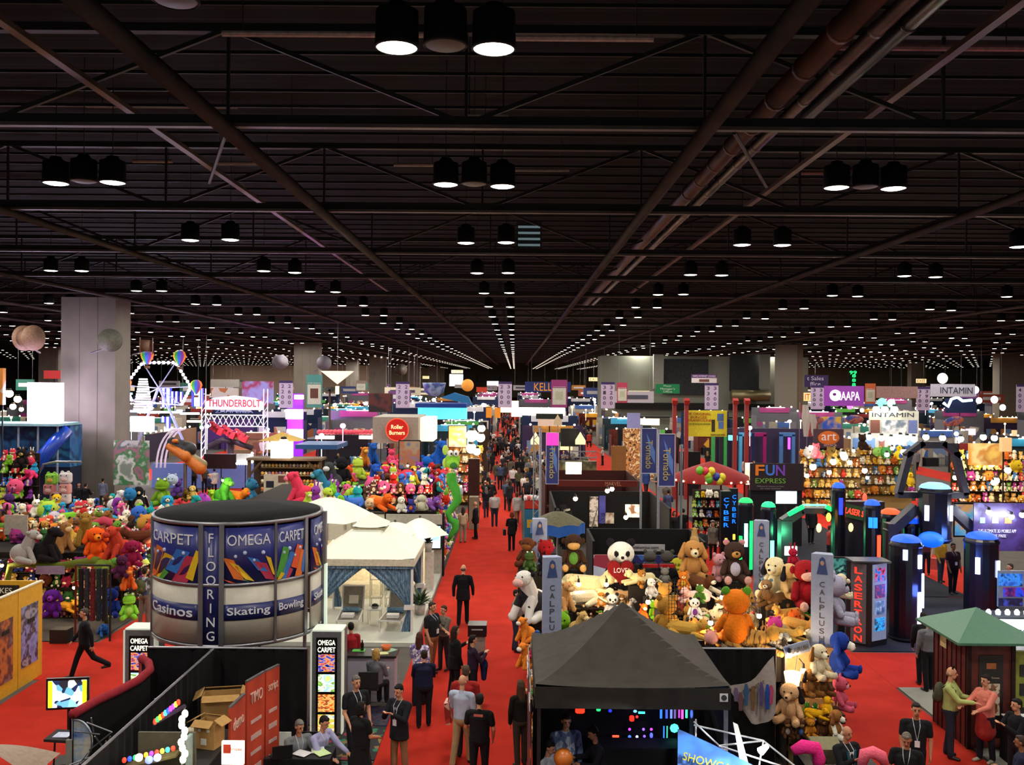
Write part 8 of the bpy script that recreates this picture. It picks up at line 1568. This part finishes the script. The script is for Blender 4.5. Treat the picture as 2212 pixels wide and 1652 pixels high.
for i in range(22):b=B();b.tube((0,0,0),(0,0,.16),.035,n=6);b.obj('trinket',M(rnd.choice(['d8584a','e0c0a0','b02030','c8a050']),rough=.4,emit=.2,ec='e08060'),loc=(4.15+.085*i,40.4,.98),label='small shiny trinket on the black booth counter',cat='trinket',group='trinkets on the black booth counter')
o=open_booth(0,0,0,46.2,52,'dark red booth with glossy cabinets and a shining white square panel behind the black one',wall='3a1410',x0=1.6,x1=6.3,h=2.6)
B().box(0,.0,1.35,4.6,.6,.08).obj('canopy_edge',M('4a1c14',rough=.3),o);B().box(.2,.1,2.5,4.0,.2,.3).obj('name_beam',M('5a1a14'),o);text('MARVEL',1,M('a86a50',emit=.15,ec='b07050'),o,loc=(1.0,-.02,2.5),fit=(.8,.2))
for i in range(7):B().ell((-1.9+.6*i,-.1,1.9),.06,8,6).obj('spot_lamp',E('ffd8a0',8),o,smooth=True)
o=slab('white_screen','shining white square panel on a khaki poster wall','screen',1222,998,1256,1024,52,E('fffce8',2.6),d=.08);slab('khaki_wall','khaki poster wall framing the shining white panel','booth wall',1202,995,1288,1030,52.5,PIC(['5a5034','6a5c3a','3a3424','7a6a44'],1,kind='n'),ground=True)
o=thing('lighting_truss','silver triangular truss section above the khaki wall','truss',P(1262,988,54));b=B();b.box(0,0,0,1.5,.06,.06);b.box(0,0,.35,1.5,.06,.06)
for k in range(5):b.tube((-.75+.3*k,0,0 if k %2 else .35),(-.45+.3*k,0,.35 if k %2 else 0),.02,n=4)
b.obj('lattice',ALU,o);B().tube((0,.05,0),(0,.05,-o.location.z),.03).obj('stand',ALU,o)
o=open_booth(0,0,0,30.0,32.6,'black-backed booth with pale name strip and blue game posters behind the giant panda',x0=2.6,x1=6.2,h=2.44)
B().box(-.3,-.03,2.25,1.6,.03,.22).obj('name_strip',M('a8a8a8'),o);text('BARRY INTERNATIONAL LIGHTS',1,M('3a3a3a'),o,loc=(-.25,-.055,2.25),fit=(1.1,.07));B().box(-.3,.02,1.1,3.0,.06,1.8).obj('poster_panel',PIC(['1a2a60','3a5a9a','c8d0e0','24285a','a03a4a','141a3a'],1.4,seed=3,emit=.15),o)
B().ell((1.0,-.06,1.65),(.42,.03,.3),14,8).obj('yellow_bubble',M('c8c030',emit=.1,ec='c8c030'),o);text('Ask about our\nnew office',1,M('3a3a20'),o,loc=(1.0,-.1,1.65),fit=(.5,.26))
umbrella('olive and grey patio umbrella with blue valance behind the aisle post',P(1205,1110,28.5).x,28.5,P(1205,1103,28.5).z,.85,.38,M('5a5640',rough=.8,var=.2),lower=M('1a5ab0',rough=.6),z0=0)
o=thing('vending_case','blue and red stand with yellow picture at the edge of the main aisle','display case',(.78,40.5,0));B().box(0,0,1.2,.62,.5,1.7).obj('cabinet',M('2a6a8a'),o);B().box(0,0,2.2,.62,.5,.35).obj('red_top',M('b03020'),o);B().box(0,-.27,1.4,.4,.03,.35).obj('yellow_print',M('c8a030'),o);B().box(0,0,.2,.6,.5,.4).obj('plinth',BLK,o)
for i in range(14):plush('ball',.22,pc(['e8e8e8','d85a5a','e8c0b0','b0d8e8'][i %4]),(.52+.13*(i %5),40.4+.15*(i//5),2.4+.0*i),0,'pale round plush piled on top of the blue and red stand',group='round plush on the blue and red stand')
for i in range(10):plush('bird',.4,pc(['c83a7a','7ac840','d8d0c8','e0a080'][i %4]),(.62+.22*(i %5),36.5+.5*(i//5),.9),0,'plush toy on the low stand below the silver mast',group='toys on the low stand by the mast')
B().box(0,0,.45,1.4,1.5,.9).obj('low_stand',M('1a1618'),loc=(1.05,36.75,0),label='low dark stand below the silver mast',cat='stand')
# ================================================================ right hand mid distance
o=board('name_sign','maroon sign with colourful FUN EXPRESS letters','sign',1620,1000,1736,1060,43,M('24141c',rough=.5),[('EXPRESS',.38,.64,.56,.18,M('6a9a3a',emit=.15,ec='6a9a3a')),('Where it comes to fun,\nwe mean business',.38,.88,.5,.13,M('8a8088'))]);w=.5*43/F
for i,(ch,c)in enumerate([('F','c86a20'),('U','3a6ab8'),('N','6a3a9a')]):text(ch,1,M(c,emit=.25,ec=c),o,loc=((1641+i*22-1678)*43/F,-.05,.95),fit=(.42,.5),bold=.02)
B().box(0,.3,-o.location.z/2,2.4,.5,o.location.z).obj('base_block',M('16121a'),o)
screen(1674,1059,1722,1089,41,['c8f0ff','e8ffff','60a0e0'],'bright pale blue screen under the maroon letter sign',1.8,stand=True)
o=board('name_sign','dark purple sign with orange oval lettered art','sign',1757,926,1822,968,56,M('3a1830',rough=.5));B().ell((0,-.04,.62),(.66,.03,.42),20,8).obj('oval',M('b85a20',emit=.15,ec='c06020'),o,smooth=True);text('art',1,M('c8b8c0',emit=.2,ec='c8c0c8'),o,loc=(0,-.09,.68),fit=(.9,.42));text('attack',1,M('b0a0a8'),o,loc=(.1,-.09,.2),fit=(.8,.16));B().box(0,.3,-o.location.z/2,1.8,.4,o.location.z).obj('base_block',M('24141c'),o)
fill_wall(1732,1862,54,[.3,.9,1.5,2.1,2.7,3.3],'gold','toy glowing in warm light beside the maroon letter sign','warm-lit toys beside the maroon letter sign',size=(.42,.66),step=.72,seed=41,board_c='a08050',sname='tall lit shelf wall of toys beside the maroon letter sign')
fill_wall(1862,1975,56,[.9,1.5,2.1,2.7,3.3],'gold','toy glowing in warm light behind the laser towers','warm-lit toys behind the laser towers',size=(.42,.66),step=.8,seed=42,board_c='a08050',sname='lit shelf wall of toys behind the laser towers')
fill_wall(2060,2215,52,[1.0,1.6,2.2,2.8,3.4],'gold','yellow-toned toy hanging by the orange banner','yellow-toned toys by the orange banner',size=(.42,.66),step=.75,seed=43,kinds=('ball','bird','bear'),board_c='4a3a20',sname='dark shelf wall of yellow toys by the orange banner')
rnd=random.Random(11)
for i in range(26):
    px=rnd.choice([rnd.uniform(1735,1960),rnd.uniform(2062,2205)]);py=rnd.uniform(965,1045);bulb(P(px,py,50.5),70 if i %4==0 else 0,(1,.85,.6),rnd.uniform(.09,.2),16,label='glaring warm bulb in front of the warm-lit toy walls',group='glaring bulbs before the warm-lit toy walls')
for k,px,py,hp,D,cols,lb in [('bear',1762,990,34,51,pc('e05a6a'),'pink-red plush figure high over the lit toy wall'),('ball',1748,990,26,52,pc('c8c8c8'),'grey plush robot shape high over the lit toy wall'),('bear',1795,1005,42,51,pc('6a5420'),'shaggy brown plush over the lit toy wall'),('bear',1862,972,36,54,pc('2a1810'),'dark brown plush silhouette under the wave photos'),('ball',1913,990,26,53,pc('4a9a4a'),'green round plush over the lit toy wall'),('ball',1895,985,20,53,pc('7ab050'),'light green plush over the lit toy wall'),
                               ('bird',1942,992,30,52,pc('e0c020',belly='3a5aa0'),'yellow and blue plush over the lit toy wall'),('ball',1955,995,34,52.5,pc('3a5a9a'),'blue round plush over the lit toy wall'),('bear',2070,1010,20,50,pc('e0b020'),'yellow plush by the dark arch gate'),('bird',1966,1050,30,50,pc('d8b420'),'yellow plush beside the slim blue tower'),('ball',2196,1020,28,48,pc('d8b820',belly='3a4a80'),'big yellow goggle-eyed plush near the picture edge')]:
    plush(k,hp*D/F/HT_[k],cols,P(px,py,D),.2,lb,hero=False)
o=board('name_row','long grey-white booth row with blue ride photos under white spot lamps','booth wall',1838,935,1982,972,60,M('9a9a94'),parts=[('photo',.03,.3,.14,.95,M('4a6a9a')),('photo',.22,.3,.36,.95,M('5a7ab0',emit=.2,ec='5a7ab0')),('photo',.42,.3,.5,.95,M('7a4a4a')),('photo',.56,.3,.8,.95,PIC(['7a9ac8','c8d8e8','4a6a90'],.9,kind='n',emit=.4)),('photo',.84,.3,.98,.95,M('6a8ab0'))])
B().box(0,.2,-o.location.z/2,4.2,.3,o.location.z).obj('lower_wall',M('4a4640'),o)
for i,px in enumerate([1878,1904,1925,1945,1959,1974,2000,2036,2075,2124,2148]):bulb(P(px,944+(i %3)*2,59),60 if i %3==0 else 0,(1,.97,.9),.2,14,label='white flood lamp over the grey-white booth row',group='white flood lamps over the booth row')
board('ride_banner','orange and gold glowing banner at the picture edge above the yellow toys','banner',2092,957,2167,1005,46,PIC(['d0682a','e8a040','f0d890','c88a40','e8c060'],.7,kind='n',emit=.6,seed=2));slab('side_sign','narrow lit orange panel beside the glowing banner','panel',2162,945,2182,975,45,M('e0b080',emit=.6,ec='f0c080'))
slab('violet_wall','dark violet booth wall with colourful arched doors beyond the trampoline posts','booth wall',1545,924,1760,990,78,M('2a1c40',rough=.6),ground=True)
for i,(a_,c)in enumerate([(1553,'3a9a4a'),(1612,'4a9ac8'),(1638,'8a1a5a'),(1700,'4a78a8'),(1570,'24242a')]):
    px=a_;p=P(px,990,77);o=thing('archway','%s archway on the dark violet wall'%['green','light blue','magenta','steel-blue','black'][i],'archway',(p.x,77,0));b=B();h=P(px,938,77).z;b.box(-.5,0,h/2,.25,.3,h);b.box(.5,0,h/2,.25,.3,h);b.box(0,0,h,1.25,.3,.3);b.obj('arch',M(c,emit=.1,ec=c),o)
slab('violet_neon','thin violet neon strip on the dark violet wall','neon light',1703,945,1706,970,76,E('c040ff',3));slab('cyan_screen','small cyan glowing screen between the trampoline posts','screen',1574,940,1592,951,70,E('60e0ff',2))
for i,(px,D)in enumerate([(1733,70),(1749,72)]):
    o=thing('flag',['drooping striped red and white flag on a pole, larger one','drooping striped red and white flag on a pole, smaller one'][i],'flag',P(px,960-i*10,D));b=B();vs=[]
    for j in range(9):
        for k in range(5):vs.append((k*.16-.2+.04*j,.06*math.sin(k*2+j),3.0-i*1.0-j*.3*(1-i*.3)))
    b.add(vs,[(j*5+k,j*5+k+1,(j+1)*5+k+1,(j+1)*5+k)for j in range(8)for k in range(4)]);b.obj('cloth',PIC(['8a2a2a','b0a8a0','8a2a2a','a89a98'],1.5,seed=1,stretch=(3,1,.3)),o,smooth=True);B().tube((-.25,0,-o.location.z),(-.2,0,3.2-i),.03).obj('pole',ALU,o)
o=thing('carousel_tent','low red tent canopy ringed by small lights beyond the Tornado banners','tent',(P(1540,1030,46).x,46.5,0));z=P(1540,1030,46).z;b=B();b.lathe([(0,z+.75),(.9,z+.45),(1.9,z+.02),(1.92,z-.25)],n=16);b.obj('canopy',M('8a1c1c',rough=.7),o,smooth=True)
for k in range(6):B().tube((1.7*math.cos(k*1.05),1.7*math.sin(k*1.05),0),(1.7*math.cos(k*1.05),1.7*math.sin(k*1.05),z),.05).obj('post',M('7a1a1a'),o)
for k in range(20):B().ell((1.95*math.cos(k*.314),1.95*math.sin(k*.314),z-.15),.05,6,5).obj('light',E('ffd8a0',6),o)
for i,(px,py,c)in enumerate([(1512,1016,'70c030'),(1524,1018,'d83a4a'),(1537,1018,'e0d030'),(1530,1027,'b0d830'),(1548,1030,'2a3a90'),(1560,1031,'d8c820'),(1555,1038,'e8e040'),(1532,1036,'60b840')]):
    b=B();b.ell((0,0,0),(.17,.17,.2),10,8);b.obj('balloon',M(c,rough=.3),loc=P(px,py,41),smooth=True,label='coloured balloon in the bunch before the red tent',cat='balloon',group='balloon bunch before the red tent')
fill_wall(1500,1566,42.5,[.05,.5,.95,1.4,1.85,2.3],'candy','small plush toy on the crowded stand beside the cyber towers','toys beside the cyber towers',size=(.3,.45),seed=44,board_c='3a2a2a')
slab('light_box','glowing poster light box beside the maroon letter sign','light box',1611,1000,1627,1046,48,PIC(['f0e8d0','e0c8a0','ffffff'],1.5,kind='n',emit=1.3),ground=False)
slab('white_marquee','glowing white lantern-topped stand with orange emblem','booth',1384,904,1424,918,70,E('ffe8b0',1.8));slab('amber_stall','amber lit stall with goods under the glowing white marquee','stall',1346,925,1412,985,72,PIC(['a86a30','6a4020','e8c890','7a3a20','c89050','3a2a20'],2.2,kind='n',emit=.25),ground=True);slab('lilac_board','plain lilac panel beside the glowing marquee','panel',1355,892,1382,930,82,M('8a8ab8',emit=.15,ec='9090c0'));slab('brown_counter','brown plywood counter behind the plush booth walkway','counter',1321,963,1352,985,66,M('8a6034'),ground=True)
slab('black_stage','black stage booth with pale lower strip between the red posts','booth',1468,975,1512,1010,62,M('101014'),ground=True)
slab('oval_sign_board','blue poster booth with white circle mark under the purple hanging sign','booth',1777,900,1815,930,84,PIC(['1a2a78','2a50b0','c8a030','16206a'],.6,kind='n',emit=.3));
for i,(px,py,D)in enumerate([(1758,907,82),(1845,906,86),(2060,910,80)]):o=thing('oval_sign',['oval dark blue sign with orange swirl by the flags','oval dark blue sign beside the white booth header','oval dark blue sign tilted beneath the white hanging banner'][i],'sign',P(px,py,D));B().ell((0,0,0),(.9,.1,.42),20,8,rot=(0,-.2 if i==2 else 0,0)).obj('oval',PIC(['1c1c58','2a3a80','a85a30','1c1c58'],1.5,kind='n',emit=.15),o,smooth=True);B().tube((0,.05,0),(0,.05,-o.location.z),.06).obj('pole',ALU,o)
o=slab('stage_screen','dark stage screen booth with glowing blue-white zigzag tubes','booth',2042,860,2108,892,92,M('1a2440',emit=.1,ec='203060'));b=B();b.path([P(q[0],q[1],91)for q in [(2038,870),(2048,878),(2055,862),(2068,858),(2080,866),(2100,864)]],.14,8);b.obj('zigzag_tube',E('c0e0ff',4),smooth=True,label='glowing blue-white zigzag tube over the stage screen',cat='neon light')
for i,(px,py,c,r)in enumerate([(2107,842,'f0e0ff',.35),(2115,865,'ffe8d8',.3),(2148,863,'ffe0c8',.35),(2166,880,'ffe8e0',.3),(1836,877,'d040e0',.3),(1862,886,'ffd8c0',.2),(1905,870,'40ff90',.45),(1925,871,'60ffa0',.4),(2036,817,'f0f8ff',.5)]):
    b=B();b.ell((0,0,0),(r,r*.6,r),10,8);b.obj('flood_lamp',E(c,8),loc=P(px,py,88),smooth=True,label=['violet-white flood lamp beside the white hanging banner','warm flood lamp below the white hanging banner','warm flood lamp near the picture border','pinkish flood lamp near the picture border','magenta lamp under the purple hanging sign','tiny warm lamp under the purple hanging sign','green glowing lamp below the dusty-pink banner','second green glowing lamp below the dusty-pink banner','icy white lamp on the far wall'][i],cat='lamp')
# ================================================================ rows of farther booths
def booth_proto(i,wall,head,h,lit,words,furn):
    o=thing('exhibit_booth',words,'booth',(0,0,0),0,words);m=M(wall,rough=.8,var=.12)
    B().box(0,2.4,h/2,5.4,.1,h).obj('back_wall',m,o);B().box(-2.7 if i %2 else 2.7,1.2,h*.4,.08,2.4,h*.8).obj('side_wall',m,o)
    B().box(0,2.3,h-.3,3.6,.08,.6).obj('header',M(head,rough=.5,emit=.12,ec=head,var=.1),o)
    for k in range(3):B().box(-1.7+1.7*k,2.32,h*.42,1.2,.04,h*.42).obj('poster',PIC([head,'c8c0b0',wall,'6a7a9a','b06a40'],1.1,emit=.12,seed=i+k),o)
    B().box(.8 if i %2 else -.9,.5,.5,2.0,.6,1.0).obj('counter',M(furn,rough=.5),o);B().box(-1.6 if i %2 else 1.5,.6,.38,1.2,.7,.76).obj('table',M('1c1a1e' if i %3 else 'c8c4bc'),o)
    if lit:B().box(0,1.9,h+.02,2.2,.1,.07).obj('light_bar',E(lit,2.5),o);B().box(1.2,2.26,h*.5,1.1,.05,.7).obj('screen',E(lit,.9),o)
    for k in range(4):B().ell((-2+1.3*k,2.0,h+.1),.09,6,5).obj('spot_lamp',E('fff0d0',12),o,smooth=True)
    return o
PR=[]
for i,a_ in enumerate([('2a2a30','8a2a2a',2.5,None,'far-off booth with black walls and a dark red header','b8b0a8'),('9a948a','3a5a9a',3.2,'d8e8ff','far-off booth with grey walls, blue header and cool light bar','5a5a60'),('3a2a4a','b07a30',3.6,'ffd8a0','far-off booth with plum walls, amber header and warm light bar','3a2a20'),('c8c0b0','2a7a6a',2.8,'fff4e0','far-off booth with cream walls and a teal header','c8c8c8'),
                        ('1e2a4a','c8c8d0',4.2,None,'far-off tall booth with navy walls and a white header','8a8a90'),('5a2018','d8a030',2.6,'ffb870','far-off booth with brick-red walls and a yellow header','5a3a20'),('141416','4a9a3a',3.0,None,'far-off booth with black walls and a green header','2a2a2c'),('6a6a72','a03a7a',4.6,'ffe8f0','far-off tall booth with slate walls and a magenta header','a8a8a8'),('8a6a48','6a4028',2.5,'ffe0a0','far-off booth with tan wood walls and a brown header','7a5a3a'),('24343a','3aa0c8',3.4,'b0f0ff','far-off booth with dark teal walls and a cyan header','20282c')]):PR.append(booth_proto(i,*a_))
for o in PR:o.location=(-60,150+10*PR.index(o),0)
rnd=random.Random(77);n=0
for k in range(-8,11):
    xc=-1.15+9.14*k+4.57;y={0:80,-1:84,1:86,-2:86,2:88}.get(k,62)
    while y<235:
        step=7.6 if y<110 else 11.5
        if abs(xc)>.58*y+4 or (118<y<140 and 20<xc<62)or (150<y<157):y+=step;continue
        if (k in (-5,-4,-3)and y<84)or (k==1 and y<66)or (k in (2,3)and y<80 and k==3):y+=step;continue
        pr=rnd.choice(PR);o=copy_tree(pr);n+=1
        o.location=(xc,y,0);
        if rnd.random()<.25:o.rotation_euler=(0,0,math.pi/2*rnd.choice([-1,1])*.999);o.location.x+=2.0*(-1 if o.rotation_euler.z>0 else 1)*-1
        y+=step
SG=[]
for i,(c,w,h)in enumerate([('a8a0a8',4,1.2),('3a4a8a',3.4,1.4),('8a3a2a',3,1),('c8c0a8',5,1.1),('2a6a5a',2.6,1.6),('6a3a7a',3,1.5),('b8782a',3.2,1.1)]):
    nm=['pale grey','blue','brick-red','cream','dark green','violet','amber'][i];lb='small %s hanging booth sign high over the far rows'%nm
    o=thing('hanging_sign',lb,'hanging sign',(0,0,0),0,lb);B().box(0,0,0,w,.3,h).obj('panel',M(c,rough=.6,emit=.1,ec=c),o);B().box(0,-.17,0,w*.7,.03,h*.35).obj('printed_block',M('d8d8d8' if i not in (0,3)else '4a4a58'),o)
    for s in (-1,1):B().tube((s*w*.4,0,h/2),(s*w*.4,0,HT-5.8),.02,n=4).obj('cable',ALU,o)
    SG.append(o)
used=set()
for i in range(58):
    y=rnd.uniform(95,240);k=rnd.randint(-9,12);x=-1.15+9.14*k+4.57+rnd.uniform(-2,2)
    if abs(x)>.55*y or (20<x<62 and y>115)or (-8<x<5 and y<150):continue
    s=rnd.randrange(len(SG));o=SG[s]if s not in used else copy_tree(SG[s]);used.add(s);o.location=(x,y,rnd.uniform(5.2,6.6))
for s in range(len(SG)):
    if s not in used:SG[s].location=(-1.15+9.14*(s-3)+4.57,180,5.8)
GLOW=['fff4e0','ffe0b0','d8e8ff','ffb0d0','a0d8ff','ffffff']
for i in range(150):
    y=rnd.uniform(60,230);k=rnd.randint(-8,11);x=-1.15+9.14*k+4.57+rnd.uniform(-2.6,2.6)
    if abs(x)>.57*y or (20<x<62 and y>115):continue
    c=rnd.choice(GLOW);r=rnd.uniform(.1,.3)*(y/100)**.5;b=B();b.ell((0,0,0),(r,r,r*.9),8,6);b.tube((0,0,0),(0,0,-rnd.uniform(1,2)),.02,n=4)
    b.obj('booth_lamp',E(c,9),loc=(x,y,rnd.uniform(2.4,4.4)),smooth=True,label='far-off glaring booth lamp among the rows',cat='lamp',group='glaring lamps among the far booth rows')
